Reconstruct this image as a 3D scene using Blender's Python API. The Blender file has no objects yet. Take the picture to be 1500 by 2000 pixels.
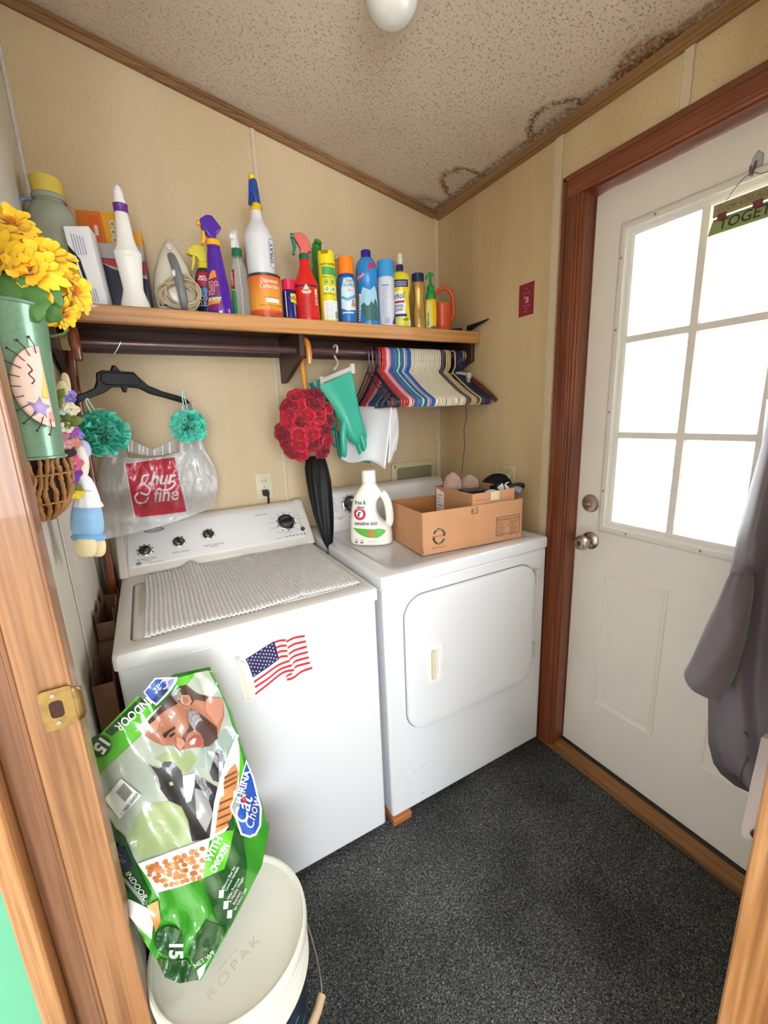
import bpy, bmesh, math, random
from mathutils import Vector, Matrix, Quaternion
from math import pi, sin, cos, radians
random.seed(7)
C = bpy.context.scene.collection
SC = bpy.context.scene

# ---------------------------------------------------------------- camera
CAM = Vector((-1.3474, -1.8086, 1.4241)); YAW, PIT, ROL, F = 0.50426, -0.22722, -0.04154, 823.8
_f = Vector((sin(YAW)*cos(PIT), cos(YAW)*cos(PIT), sin(PIT)))
_r0 = Vector((cos(YAW), -sin(YAW), 0)); _u0 = _r0.cross(_f)
_r = cos(ROL)*_r0 + sin(ROL)*_u0; _u = -sin(ROL)*_r0 + cos(ROL)*_u0
cam = bpy.data.cameras.new('camera'); camo = bpy.data.objects.new('camera', cam); C.objects.link(camo)
M3 = Matrix((_r, _u, -_f)).transposed()
camo.matrix_world = Matrix.Translation(CAM) @ M3.to_4x4()
cam.sensor_fit = 'VERTICAL'; cam.sensor_height = 24.0; cam.lens = 24.0*F/2000.0
cam.clip_start = 0.01; cam.clip_end = 200
SC.camera = camo

def at(px, py, x=None, y=None, z=None):
    "the world point seen at a photo pixel, at a known x, y or z"
    d = _f + (px-750)/F*_r - (py-1000)/F*_u
    k, v = (0, x) if x is not None else ((1, y) if y is not None else (2, z))
    return CAM + d*((v-CAM[k])/d[k])

# ---------------------------------------------------------------- light, view
def s2l(c):
    return tuple((v/12.92 if v <= .04045 else ((v+.055)/1.055)**2.4) for v in c)
def hexc(h):
    h = h.lstrip('#'); return s2l(tuple(int(h[i:i+2], 16)/255 for i in (0, 2, 4)))
world = bpy.data.worlds.new('daylight'); SC.world = world; world.use_nodes = True
bg = world.node_tree.nodes['Background']; bg.inputs[0].default_value = (.86, .93, 1.0, 1); bg.inputs[1].default_value = 12.0
def light(name, kind, loc, rot, energy, color=(1, 1, 1), **kw):
    l = bpy.data.lights.new(name, kind); l.energy = energy; l.color = color
    for k, v in kw.items(): setattr(l, k, v)
    o = bpy.data.objects.new(name, l); o.location = loc; o.rotation_euler = rot; C.objects.link(o); return o
# daylight arriving through the door glass and an unseen hall window, then added fill
for nm, loc, rot, sx, sy in (('door_daylight_portal', (.14, -1.225, 1.47), (0, radians(90), 0), 1.02, .70),
                             ('hall_window_portal', (-2.0, -4.98, 1.45), (radians(90), 0, 0), 1.9, 1.5)):
    o = light(nm, 'AREA', loc, rot, 1, shape='RECTANGLE', size=sx, size_y=sy); o.data.cycles.is_portal = True
sun = light('sun', 'SUN', (3, -3, 4), (0, radians(50), radians(10)), 1.6, (1, .96, .9), angle=radians(4))
hl = light('hall_fill_overhead', 'AREA', (-1.75, -3.0, 2.36), (0, 0, 0), 13, (.97, .98, 1), shape='DISK', size=.5)  # overhead fill added out of view, with no ceiling fixture behind it
light('hall_fill_side', 'POINT', (-2.6, -2.4, 1.75), (0, 0, 0), 6, (.97, .98, 1), shadow_soft_size=.25)  # second unseen fill added in the hall, no lamp stands there
SC.view_settings.view_transform = 'Standard'; SC.view_settings.look = 'None'
SC.view_settings.gamma = 1; SC.view_settings.use_curve_mapping = False
SC.view_settings.exposure = 0.54
SC.cycles.max_bounces = 10; SC.cycles.diffuse_bounces = 6; SC.cycles.transparent_max_bounces = 16
SC.cycles.use_denoising = True; SC.cycles.sample_clamp_indirect = 6; SC.cycles.caustics_reflective = False

# ---------------------------------------------------------------- materials
_M = {}
def nt(m): return m.node_tree.nodes, m.node_tree.links
def mat(name, col, rough=.5, metal=0, spec=.5, trans=0, alpha=1, ior=1.45, coat=0, bump=0, bscale=40, var=0, vscale=6, sheen=0, sss=0):
    "principled material; var mottles the colour a little, bump roughens it"
    if name in _M: return _M[name]
    m = bpy.data.materials.new(name); m.use_nodes = True; n, l = nt(m); b = n['Principled BSDF']
    c = hexc(col) if isinstance(col, str) else col
    b.inputs['Base Color'].default_value = (*c, 1); b.inputs['Roughness'].default_value = rough
    b.inputs['Metallic'].default_value = metal; b.inputs['Specular IOR Level'].default_value = spec
    b.inputs['Transmission Weight'].default_value = trans; b.inputs['IOR'].default_value = ior
    b.inputs['Alpha'].default_value = alpha; b.inputs['Coat Weight'].default_value = coat
    b.inputs['Sheen Weight'].default_value = sheen; b.inputs['Subsurface Weight'].default_value = sss
    if sss: b.inputs['Subsurface Radius'].default_value = (.01, .01, .01)
    tc = n.new('ShaderNodeTexCoord')
    if var:
        nz = n.new('ShaderNodeTexNoise'); nz.inputs['Scale'].default_value = vscale; nz.inputs['Detail'].default_value = 6
        l.new(tc.outputs['Object'], nz.inputs['Vector'])
        r = n.new('ShaderNodeMapRange'); r.inputs['From Min'].default_value = .3; r.inputs['From Max'].default_value = .7
        r.inputs['To Min'].default_value = 1-var; r.inputs['To Max'].default_value = 1+var
        l.new(nz.outputs[0], r.inputs['Value'])
        mx = n.new('ShaderNodeVectorMath'); mx.operation = 'SCALE'; mx.inputs[0].default_value = c
        l.new(r.outputs[0], mx.inputs['Scale']); l.new(mx.outputs[0], b.inputs['Base Color'])
    if bump:
        nz = n.new('ShaderNodeTexNoise'); nz.inputs['Scale'].default_value = bscale; nz.inputs['Detail'].default_value = 4
        l.new(tc.outputs['Object'], nz.inputs['Vector']); bp = n.new('ShaderNodeBump')
        bp.inputs['Strength'].default_value = bump; bp.inputs['Distance'].default_value = .002
        l.new(nz.outputs[0], bp.inputs['Height']); l.new(bp.outputs[0], b.inputs['Normal'])
    _M[name] = m; return m
def wood(name, c1, c2, axis='X', scale=1.0, rough=.35, coat=.2, c3=None, bands=1.0):
    if name in _M: return _M[name]
    m = mat(name, c1, rough, coat=coat); n, l = nt(m); b = n['Principled BSDF']
    tc = n.new('ShaderNodeTexCoord'); mp = n.new('ShaderNodeMapping')
    s = [26*scale]*3; s['XYZ'.index(axis)] = 1.3*scale; mp.inputs['Scale'].default_value = s
    l.new(tc.outputs['Object'], mp.inputs['Vector'])
    nz = n.new('ShaderNodeTexNoise'); nz.inputs['Scale'].default_value = 1.0; nz.inputs['Detail'].default_value = 7; nz.inputs['Distortion'].default_value = .6
    l.new(mp.outputs[0], nz.inputs['Vector'])
    mp2 = n.new('ShaderNodeMapping'); s2 = [170*scale]*3; s2['XYZ'.index(axis)] = 4*scale; mp2.inputs['Scale'].default_value = s2
    l.new(tc.outputs['Object'], mp2.inputs['Vector'])
    nf = n.new('ShaderNodeTexNoise'); nf.inputs['Scale'].default_value = 1.0; nf.inputs['Detail'].default_value = 3
    l.new(mp2.outputs[0], nf.inputs['Vector'])
    ad = n.new('ShaderNodeMath'); ad.operation = 'MULTIPLY_ADD'; ad.inputs[1].default_value = .45; l.new(nf.outputs[0], ad.inputs[0]); 
    ml = n.new('ShaderNodeMath'); ml.operation = 'MULTIPLY'; ml.inputs[1].default_value = .62*bands; l.new(nz.outputs[0], ml.inputs[0]); l.new(ml.outputs[0], ad.inputs[2])
    r = n.new('ShaderNodeValToRGB'); e = r.color_ramp.elements
    e[0].position = .36; e[0].color = (*hexc(c2), 1); e[1].position = .62; e[1].color = (*hexc(c1), 1)
    if c3: k = e.new(.48); k.color = (*hexc(c3), 1)
    l.new(ad.outputs[0], r.inputs[0]); l.new(r.outputs[0], b.inputs['Base Color'])
    bp = n.new('ShaderNodeBump'); bp.inputs['Strength'].default_value = .15; bp.inputs['Distance'].default_value = .001
    l.new(ad.outputs[0], bp.inputs['Height']); l.new(bp.outputs[0], b.inputs['Normal'])
    return m
def thin(name, col, alpha=.3, rough=.1):
    "thin clear film or pane: part see-through, part glossy"
    if name in _M: return _M[name]
    m = bpy.data.materials.new(name); m.use_nodes = True; n, l = nt(m); n.clear()
    o = n.new('ShaderNodeOutputMaterial'); t = n.new('ShaderNodeBsdfTransparent'); p = n.new('ShaderNodeBsdfPrincipled')
    p.inputs['Base Color'].default_value = (*hexc(col), 1); p.inputs['Roughness'].default_value = rough; p.inputs['IOR'].default_value = 1.5
    mx = n.new('ShaderNodeMixShader'); lw = n.new('ShaderNodeFresnel'); lw.inputs[0].default_value = 1.45
    a = n.new('ShaderNodeMath'); a.operation = 'ADD'; a.inputs[1].default_value = alpha; a.use_clamp = True
    l.new(lw.outputs[0], a.inputs[0]); l.new(a.outputs[0], mx.inputs[0]); l.new(t.outputs[0], mx.inputs[1]); l.new(p.outputs[0], mx.inputs[2])
    l.new(mx.outputs[0], o.inputs[0]); _M[name] = m; return m

# ---------------------------------------------------------------- objects
MW = {}
def tag(o, label, cat, group=None):
    o['label'] = label; o['category'] = cat
    if group: o['group'] = group
    return o
def thing(name, label, cat, loc=(0, 0, 0), rot=(0, 0, 0), group=None):
    o = bpy.data.objects.new(name, None); C.objects.link(o); o.empty_display_size = .05
    o.location = loc; o.rotation_euler = rot; tag(o, label, cat, group)
    from mathutils import Euler
    MW[o.name] = Matrix.Translation(Vector(loc)) @ Euler(rot).to_matrix().to_4x4()
    return o
def root_of(o):
    while o.parent: o = o.parent
    return o
class MB:
    "collects shapes, then builds them as ONE mesh object"
    def __init__(s): s.v = []; s.f = []; s.m = []
    def add(s, vs, fs, m=0, M=None):
        k = len(s.v)
        s.v += [tuple(M @ Vector(p)) if M else tuple(p) for p in vs]
        s.f += [[i+k for i in f] for f in fs]; s.m += [m]*len(fs); return s
    def box(s, x0, x1, y0, y1, z0, z1, m=0, M=None):
        vs = [(x, y, z) for z in (z0, z1) for y in (y0, y1) for x in (x0, x1)]
        return s.add(vs, [(0, 2, 3, 1), (4, 5, 7, 6), (0, 1, 5, 4), (2, 6, 7, 3), (0, 4, 6, 2), (1, 3, 7, 5)], m, M)
    def prism(s, pts, h0, h1, ax='z', m=0, M=None):
        "polygon pts (2D) extruded between h0 and h1 along an axis"
        g = {'z': lambda a, b, h: (a, b, h), 'y': lambda a, b, h: (a, h, b), 'x': lambda a, b, h: (h, a, b)}[ax]
        n = len(pts); vs = [g(a, b, h) for h in (h0, h1) for a, b in pts]
        fs = [list(range(n))[::-1], list(range(n, 2*n))] + [(i, (i+1) % n, n+(i+1) % n, n+i) for i in range(n)]
        return s.add(vs, fs, m, M)
    def loft(s, rings, m=0, cap=(True, True), closed=True, M=None):
        n = len(rings[0]); vs = [p for r in rings for p in r]; fs = []
        for i in range(len(rings)-1):
            for j in range(n if closed else n-1):
                a, b = i*n+j, i*n+(j+1) % n; fs.append((a, b, b+n, a+n))
        if closed and cap[0]: fs.append(list(range(n))[::-1])
        if closed and cap[1]: fs.append([len(vs)-n+j for j in range(n)])
        return s.add(vs, fs, m, M)
    def lathe(s, prof, seg=28, m=0, M=None, sx=1, sy=1, pw=2, cap=(True, True)):
        rings = []
        for r, z in prof:
            ring = []
            for k in range(seg):
                a = 2*pi*k/seg; c, d = cos(a), sin(a)
                if pw != 2: c = math.copysign(abs(c)**(2/pw), c); d = math.copysign(abs(d)**(2/pw), d)
                ring.append((r*sx*c, r*sy*d, z))
            rings.append(ring)
        return s.loft(rings, m, cap, True, M)
    def tube(s, pts, r, seg=8, m=0, M=None, closed=False):
        pts = [Vector(p) for p in pts]; n = len(pts); rings = []; up = None
        for i, p in enumerate(pts):
            if closed: t = (pts[(i+1) % n]-pts[i-1])
            else: t = pts[min(i+1, n-1)]-pts[max(i-1, 0)]
            t.normalize()
            if up is None: up = t.orthogonal().normalized()
            else: up = (up - t*up.dot(t)).normalized()
            b = t.cross(up); rr = r[i] if isinstance(r, (list, tuple)) else r
            rings.append([p + rr*(cos(2*pi*k/seg)*up + sin(2*pi*k/seg)*b) for k in range(seg)])
        if closed: rings.append(rings[0]); return s.loft(rings, m, (False, False), True, M)
        return s.loft(rings, m, (True, True), True, M)
    def ball(s, c, r, m=0, seg=16, rings=10, sc=(1, 1, 1), M=None):
        T = Matrix.Translation(Vector(c)) @ Matrix.Diagonal((*sc, 1)); T = (M @ T) if M else T
        prof = [(max(r*sin(pi*i/rings), r*.002), -r*cos(pi*i/rings)) for i in range(rings+1)]
        return s.lathe(prof, seg, m, T)
    def grid(s, fn, nu, nv, m=0, M=None, mfn=None):
        vs = [fn(i/nu, j/nv) for j in range(nv+1) for i in range(nu+1)]
        k0 = len(s.m)
        s.add(vs, [(j*(nu+1)+i, j*(nu+1)+i+1, (j+1)*(nu+1)+i+1, (j+1)*(nu+1)+i) for j in range(nv) for i in range(nu)], m, M)
        if mfn:
            for j in range(nv):
                for i in range(nu): s.m[k0+j*nu+i] = mfn((i+.5)/nu, (j+.5)/nv)
        return s
    def flat(s, pts, mp, m=0, L=.012):
        "a flat 2D outline laid onto a surface by mp(u,v), cut fine enough to follow it"
        bm = bmesh.new(); vs = [bm.verts.new((a, b, 0)) for a, b in pts]; bm.faces.new(vs)
        return s._lay(bm, mp, m, L)
    def _lay(s, bm, mp, m, L):
        bmesh.ops.triangulate(bm, faces=bm.faces[:])
        for _ in range(7):
            e = [x for x in bm.edges if x.calc_length() > L]
            if not e or len(bm.faces) > 12000: break
            bmesh.ops.subdivide_edges(bm, edges=e, cuts=1); bmesh.ops.triangulate(bm, faces=[f for f in bm.faces if len(f.verts) > 3])
        bm.verts.ensure_lookup_table(); bm.verts.index_update()
        vs = [mp(v.co.x, v.co.y) for v in bm.verts]; fs = [[v.index for v in f.verts] for f in bm.faces]
        bm.free(); return s.add(vs, fs, m)
    def text(s, body, size, mp, m=0, at=(0, 0), rot=0, align='CENTER', bold=0, shear=0, sx=1, L=.012, sp=1):
        vs, fs = glyphs(body, align, bold, shear, sp)
        bm = bmesh.new(); c, d = cos(rot), sin(rot); bv = []
        for x, y in vs:
            x, y = x*size*sx, y*size; bv.append(bm.verts.new((at[0]+c*x-d*y, at[1]+d*x+c*y, 0)))
        for f in fs:
            try: bm.faces.new([bv[i] for i in f])
            except ValueError: pass
        return s._lay(bm, mp, m, L)
    def stroke(s, pts, w, mp, m=0):
        "an even-width line drawn on a surface"
        P = [Vector((a, c, 0)) for a, c in pts]; vs = []; n = len(P)
        for i, p in enumerate(P):
            d = (P[min(i+1, n-1)]-P[max(i-1, 0)]).normalized(); q = Vector((-d.y, d.x, 0))*(w[i] if isinstance(w, list) else w)/2
            vs += [mp((p+q).x, (p+q).y), mp((p-q).x, (p-q).y)]
        return s.add(vs, [(2*i, 2*i+1, 2*i+3, 2*i+2) for i in range(n-1)], m)
    def merge(s, o, M=None, moff=0):
        k = len(s.v); s.v += [tuple(M @ Vector(p)) if M else p for p in o.v]
        s.f += [[i+k for i in f] for f in o.f]; s.m += [m+moff for m in o.m]; return s
    def build(s, name, mats, parent=None, smooth=38, bevel=0, seg=2, world=False, kind=None, sub=0, solid=0, label=None, weld=0):
        if not isinstance(mats, (list, tuple)): mats = [mats]
        vs = s.v
        if world and parent is not None:
            I = MW[root_of(parent).name].inverted(); vs = [tuple(I @ Vector(p)) for p in vs]
        me = bpy.data.meshes.new(name); me.from_pydata(vs, [], s.f); me.validate(verbose=False)
        for m in mats: me.materials.append(m)
        if len(me.polygons) == len(s.m): me.polygons.foreach_set('material_index', s.m)
        bm = bmesh.new(); bm.from_mesh(me)
        if weld: bmesh.ops.remove_doubles(bm, verts=bm.verts[:], dist=weld)
        if not any(len(x.link_faces) == 1 for x in bm.edges) or solid: bmesh.ops.recalc_face_normals(bm, faces=bm.faces[:])
        bm.to_mesh(me); bm.free()
        if smooth: 
            me.polygons.foreach_set('use_smooth', [True]*len(me.polygons)); me.set_sharp_from_angle(angle=radians(smooth))
        me.update()
        o = bpy.data.objects.new(name, me); C.objects.link(o)
        if parent is not None: o.parent = parent
        if solid: d = o.modifiers.new('thickness', 'SOLIDIFY'); d.thickness = solid; d.offset = 0
        if bevel:
            d = o.modifiers.new('bevel', 'BEVEL'); d.width = bevel; d.segments = seg; d.limit_method = 'ANGLE'; d.angle_limit = radians(35)
            d.harden_normals = False
        if sub: d = o.modifiers.new('subdivision', 'SUBSURF'); d.levels = sub; d.render_levels = sub
        if kind: o['kind'] = kind
        if label: o['label'] = label
        return o
_G = {}
def glyphs(body, align, bold, shear, sp=1):
    k = (body, align, bold, shear, sp)
    if k not in _G:
        c = bpy.data.curves.new('t', 'FONT'); c.body = body; c.align_x = align; c.size = 1; c.resolution_u = 3; c.fill_mode = 'FRONT'
        c.offset = bold; c.shear = shear; c.space_character = sp; c.space_line = .85
        o = bpy.data.objects.new('t', c); C.objects.link(o)
        me = bpy.data.meshes.new_from_object(o.evaluated_get(bpy.context.evaluated_depsgraph_get()))
        _G[k] = ([(v.co.x, v.co.y) for v in me.vertices], [list(p.vertices) for p in me.polygons])
        bpy.data.objects.remove(o); bpy.data.curves.remove(c); bpy.data.meshes.remove(me)
    return _G[k]
def rr(x0, x1, y0, y1, r, n=5):
    "rounded rectangle outline"
    o = []
    for cx, cy, a in ((x1-r, y1-r, 0), (x0+r, y1-r, 90), (x0+r, y0+r, 180), (x1-r, y0+r, 270)):
        for k in range(n+1): t = radians(a+90*k/n); o.append((cx+r*cos(t), cy+r*sin(t)))
    return o
def circ(cx, cy, r, n=24, ry=None): return [(cx+r*cos(2*pi*k/n), cy+(ry or r)*sin(2*pi*k/n)) for k in range(n)]
def smoothpath(pts, n=6):
    "Catmull-Rom through points"
    P = [Vector(p) for p in pts]; out = []
    for i in range(len(P)-1):
        a, b, c, d = P[max(i-1, 0)], P[i], P[i+1], P[min(i+2, len(P)-1)]
        for k in range(n):
            t = k/n; out.append(.5*((2*b)+(c-a)*t+(2*a-5*b+4*c-d)*t*t+(3*b-a-3*c+d)*t**3))
    out.append(P[-1]); return out
def RZ(a): return Matrix.Rotation(a, 4, 'Z')
def RX(a): return Matrix.Rotation(a, 4, 'X')
def RY(a): return Matrix.Rotation(a, 4, 'Y')
def T(x, y, z): return Matrix.Translation((x, y, z))
def facecam(x, y): return math.atan2(CAM.y-y, CAM.x-x)+pi/2     # z-rotation that turns a thing's -y side to the doorway
# ================================================================ room shell
def wallmat(name, c, dirt, w=.05):
    m = mat(name, c, .55, spec=.35); n, l = nt(m); b = n['Principled BSDF']; tc = n.new('ShaderNodeTexCoord')
    def noise(sc, det=5, vec=None):
        z = n.new('ShaderNodeTexNoise'); z.inputs['Scale'].default_value = sc; z.inputs['Detail'].default_value = det
        l.new(vec or tc.outputs['Object'], z.inputs['Vector']); return z
    mp = n.new('ShaderNodeMapping'); mp.inputs['Scale'].default_value = (1, 1, .22); l.new(tc.outputs['Object'], mp.inputs[0])
    big = noise(2.2, 8, mp.outputs[0]); r = n.new('ShaderNodeValToRGB'); e = r.color_ramp.elements
    e[0].position = .38; e[0].color = (*hexc(dirt), 1); e[1].position = .66; e[1].color = (*hexc(c), 1)
    l.new(big.outputs[0], r.inputs[0])
    sp = noise(150, 2); sr = n.new('ShaderNodeMapRange'); sr.inputs['From Min'].default_value = .30; sr.inputs['From Max'].default_value = .44
    sr.inputs['To Min'].default_value = .80; sr.inputs['To Max'].default_value = 1; l.new(sp.outputs[0], sr.inputs['Value'])
    mu = n.new('ShaderNodeVectorMath'); mu.operation = 'SCALE'; l.new(r.outputs[0], mu.inputs[0]); l.new(sr.outputs[0], mu.inputs['Scale'])
    sm = noise(3.1, 9); s2 = n.new('ShaderNodeMapRange'); s2.inputs['From Min'].default_value = .69; s2.inputs['From Max'].default_value = .78; l.new(sm.outputs[0], s2.inputs['Value'])
    mx = n.new('ShaderNodeMixRGB'); mx.inputs[2].default_value = (*hexc('#9c7f60'), 1); l.new(s2.outputs[0], mx.inputs[0]); l.new(mu.outputs[0], mx.inputs[1])
    l.new(mx.outputs[0], b.inputs['Base Color'])
    mp3 = n.new('ShaderNodeMapping'); mp3.inputs['Scale'].default_value = (300, 300, 300); l.new(tc.outputs['Object'], mp3.inputs[0])
    w_ = noise(1, 3, mp3.outputs[0]); bp = n.new('ShaderNodeBump'); bp.inputs['Strength'].default_value = .25; bp.inputs['Distance'].default_value = .001
    l.new(w_.outputs[0], bp.inputs['Height']); l.new(bp.outputs[0], b.inputs['Normal']); return m
W_BACK = wallmat('wallpaper_back', '#dcc6a3', '#c8b08a'); W_RIGHT = wallmat('wallpaper_right', '#dcc7a0', '#b99f76')
W_LEFT = wallmat('wallpaper_left', '#e0dbd0', '#cdc7ba'); W_BAT = wallmat('wall_batten', '#dccdb0', '#c9b798')
H0, SL = 2.333, -.2           # ceiling height at the right wall and its rise to the left
def hz(x): return H0+SL*x
XL = -1.547
b = MB(); b.prism([(XL-.12, 0), (.12, 0), (.12, 2.6), (XL-.12, 2.9)], 0, .1, 'y'); b.build('wall_back', W_BACK, kind='structure')
# right wall with the doorway cut out
DY0, DY1, DZ1 = -.782, -1.662, 2.10
b = MB(); b.box(0, .11, DY0, 0, 0, 2.5); b.box(0, .11, -1.85, DY1, 0, 2.5); b.box(0, .11, DY1, DY0, DZ1, 2.5); b.box(0, .11, DY1, DY0, -.05, -.002)
b.build('wall_right', W_RIGHT, kind='structure', smooth=0)
# left wall: room side, doorway opening, hall beyond
b = MB(); b.box(XL-.09, XL, -1.068, .0, 0, 2.75); b.box(XL-.09, XL, -2.15, -1.068, 2.08, 2.8); b.build('wall_left', W_LEFT, kind='structure', smooth=0)
# front partition seen end-on at the lower right
b = MB(); b.box(-.735, 0, -1.78, -1.672, 0, 2.6); b.build('wall_front', W_RIGHT, kind='structure', smooth=0)
oakv = wood('oak_jamb', '#9c6f49', '#653f23', 'Z', 1.0, .36, .25, '#845834'); oakb = wood('oak_bright', '#b48559', '#7f522d', 'Z', 1.1, .36, .25, '#9c6b3e')
oakd = wood('oak_stop', '#85583a', '#54321b', 'Z', 1.0, .4, .2)
b = MB(); b.box(-.752, -.735, -1.80, -1.655, 0, 2.1); b.box(-.760, -.752, -1.79, -1.735, 0, 2.1); b.build('trim_1', oakb, kind='structure', bevel=.004)
# left doorway jamb facing the hall: reveal, stop, outer casing
b = MB(); b.box(-1.552, -1.492, -1.10, -1.068, 0, 2.12); b.box(-1.497, -1.4905, -1.104, -1.062, 0, 2.12); b.build('trim_2', oakv, kind='structure', bevel=.002)
b = MB(); b.box(-1.592, -1.552, -1.092, -1.068, 0, 2.12); b.box(-1.560, -1.552, -1.098, -1.09, 0, 2.12); b.build('trim_3', oakd, kind='structure', bevel=.002)
b = MB(); b.box(-1.612, -1.592, -1.125, -1.02, 0, 2.16); b.box(-1.622, -1.608, -1.118, -1.03, 0, 2.16); b.build('trim_4', oakb, kind='structure', bevel=.004)
# hall
teal = mat('teal_paint', '#5aa888', .4, var=.05); tealb = mat('teal_edge', '#4f8d76', .5)
b = MB(); b.box(-1.70, -1.632, -1.07, -1.04, 0, 2.2); b.box(-1.72, -1.708, -1.075, -1.045, 0, 2.2); b.build('wall_hall', teal, kind='structure', bevel=.003)
hallw = mat('hall_paint', '#e6e4e0', .7)
b = MB(); b.box(-3.6, -3.5, -5.1, 1.0, -.05, 2.5); b.box(-3.5, XL-.3, .6, .7, 0, 2.5)
b.box(1.0, 1.1, -5.1, -1.78, -.05, 2.5); b.box(.11, 1.0, -1.9, -1.8, -.05, 2.5)
b.box(-3.5, -2.95, -5.1, -5, 0, 2.5); b.box(-1.05, 1.0, -5.1, -5, 0, 2.5); b.box(-2.95, -1.05, -5.1, -5, 0, .7); b.box(-2.95, -1.05, -5.1, -5, 2.2, 2.5)
b.build('wall_hall_far', hallw, kind='structure', smooth=0)
b = MB(); b.box(-3.6, 1.1, -5.1, -1.80, 2.42, 2.5); b.box(-3.6, XL-.09, -1.8, .7, 2.42, 2.5); b.build('ceiling_hall', hallw, kind='structure', smooth=0)
tile = mat('hall_tile', '#e6ddc8', .3); n, l = nt(tile); tc = n.new('ShaderNodeTexCoord'); br = n.new('ShaderNodeTexBrick')
br.offset = 0; br.inputs['Color1'].default_value = (*hexc('#e8e0cc'), 1); br.inputs['Color2'].default_value = (*hexc('#e1d6bd'), 1); br.inputs['Mortar'].default_value = (*hexc('#b7aa8e'), 1)
br.inputs['Scale'].default_value = 1; br.inputs['Brick Width'].default_value = .2; br.inputs['Row Height'].default_value = .2; br.inputs['Mortar Size'].default_value = .003
l.new(tc.outputs['Object'], br.inputs[0]); l.new(br.outputs[0], n['Principled BSDF'].inputs['Base Color'])
b = MB(); b.box(-3.6, 1.1, -5.1, -1.80, -.05, 0); b.box(-3.6, XL-.05, -1.8, .7, -.05, 0); b.build('floor_hall', tile, kind='structure', smooth=0)
# carpeted floor
car = mat('charcoal_carpet', '#34363a', .95, spec=.1); n, l = nt(car); p_ = n['Principled BSDF']; tc = n.new('ShaderNodeTexCoord')
def nz(sc, det=3, vec=None, dist=0):
    z = n.new('ShaderNodeTexNoise'); z.inputs['Scale'].default_value = sc; z.inputs['Detail'].default_value = det; z.inputs['Distortion'].default_value = dist
    l.new(vec or tc.outputs['Object'], z.inputs['Vector']); return z
a1 = nz(260, 3, None, 1.5); rp = n.new('ShaderNodeValToRGB'); e = rp.color_ramp.elements
e[0].position = .38; e[0].color = (*hexc('#202226'), 1); e[1].position = .68; e[1].color = (*hexc('#979894'), 1); k = e.new(.54); k.color = (*hexc('#4e4e4d'), 1)
l.new(a1.outputs[0], rp.inputs[0]); a2 = nz(3.2, 6); mr = n.new('ShaderNodeMapRange'); mr.inputs['From Min'].default_value = .35; mr.inputs['From Max'].default_value = .68
mr.inputs['To Min'].default_value = .62; mr.inputs['To Max'].default_value = 1.25; l.new(a2.outputs[0], mr.inputs['Value'])
vm = n.new('ShaderNodeVectorMath'); vm.operation = 'SCALE'; l.new(rp.outputs[0], vm.inputs[0]); l.new(mr.outputs[0], vm.inputs['Scale']); l.new(vm.outputs[0], p_.inputs['Base Color'])
bp = n.new('ShaderNodeBump'); bp.inputs['Strength'].default_value = .8; bp.inputs['Distance'].default_value = .004; l.new(a1.outputs[0], bp.inputs['Height']); l.new(bp.outputs[0], p_.inputs['Normal'])
b = MB(); b.box(XL-.05, 0, -1.80, 0, -.05, 0); b.build('floor', car, kind='structure', smooth=0)
# ceiling: sloped, stippled, with brown water stains along the right wall
cm = mat('stippled_ceiling', '#d8c8b4', .8, spec=.2); n, l = nt(cm); p_ = n['Principled BSDF']; tc = n.new('ShaderNodeTexCoord')
a1 = nz(150, 3, None, .3); rp = n.new('ShaderNodeMapRange'); rp.inputs['From Min'].default_value = .60; rp.inputs['From Max'].default_value = .72; l.new(a1.outputs[0], rp.inputs['Value'])
bp = n.new('ShaderNodeBump'); bp.inputs['Strength'].default_value = .9; bp.inputs['Distance'].default_value = .004; l.new(rp.outputs[0], bp.inputs['Height']); l.new(bp.outputs[0], p_.inputs['Normal'])
tone = nz(1.6, 5); rt = n.new('ShaderNodeValToRGB'); e = rt.color_ramp.elements; e[0].position = .35; e[0].color = (*hexc('#cabba6'), 1); e[1].position = .65; e[1].color = (*hexc('#d9ccbc'), 1)
l.new(tone.outputs[0], rt.inputs[0]); cur = rt.outputs[0]
sep = n.new('ShaderNodeSeparateXYZ'); l.new(tc.outputs['Object'], sep.inputs[0])
def math_(op, a, b_=None, c_=None, clamp=False):
    q = n.new('ShaderNodeMath'); q.operation = op; q.use_clamp = clamp
    for i, v in enumerate((a, b_, c_)):
        if v is None: continue
        if isinstance(v, (int, float)): q.inputs[i].default_value = v
        else: l.new(v, q.inputs[i])
    return q.outputs[0]
wob = nz(14, 6); wv = math_('MULTIPLY_ADD', wob.outputs[0], .075, -.0375)
wob2 = nz(60, 4); wv = math_('ADD', wv, math_('MULTIPLY_ADD', wob2.outputs[0], .055, -.0275)); spk = nz(90, 5); spr = n.new('ShaderNodeMapRange'); spr.inputs['From Min'].default_value = .38; spr.inputs['From Max'].default_value = .56; l.new(spk.outputs[0], spr.inputs['Value'])
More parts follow.
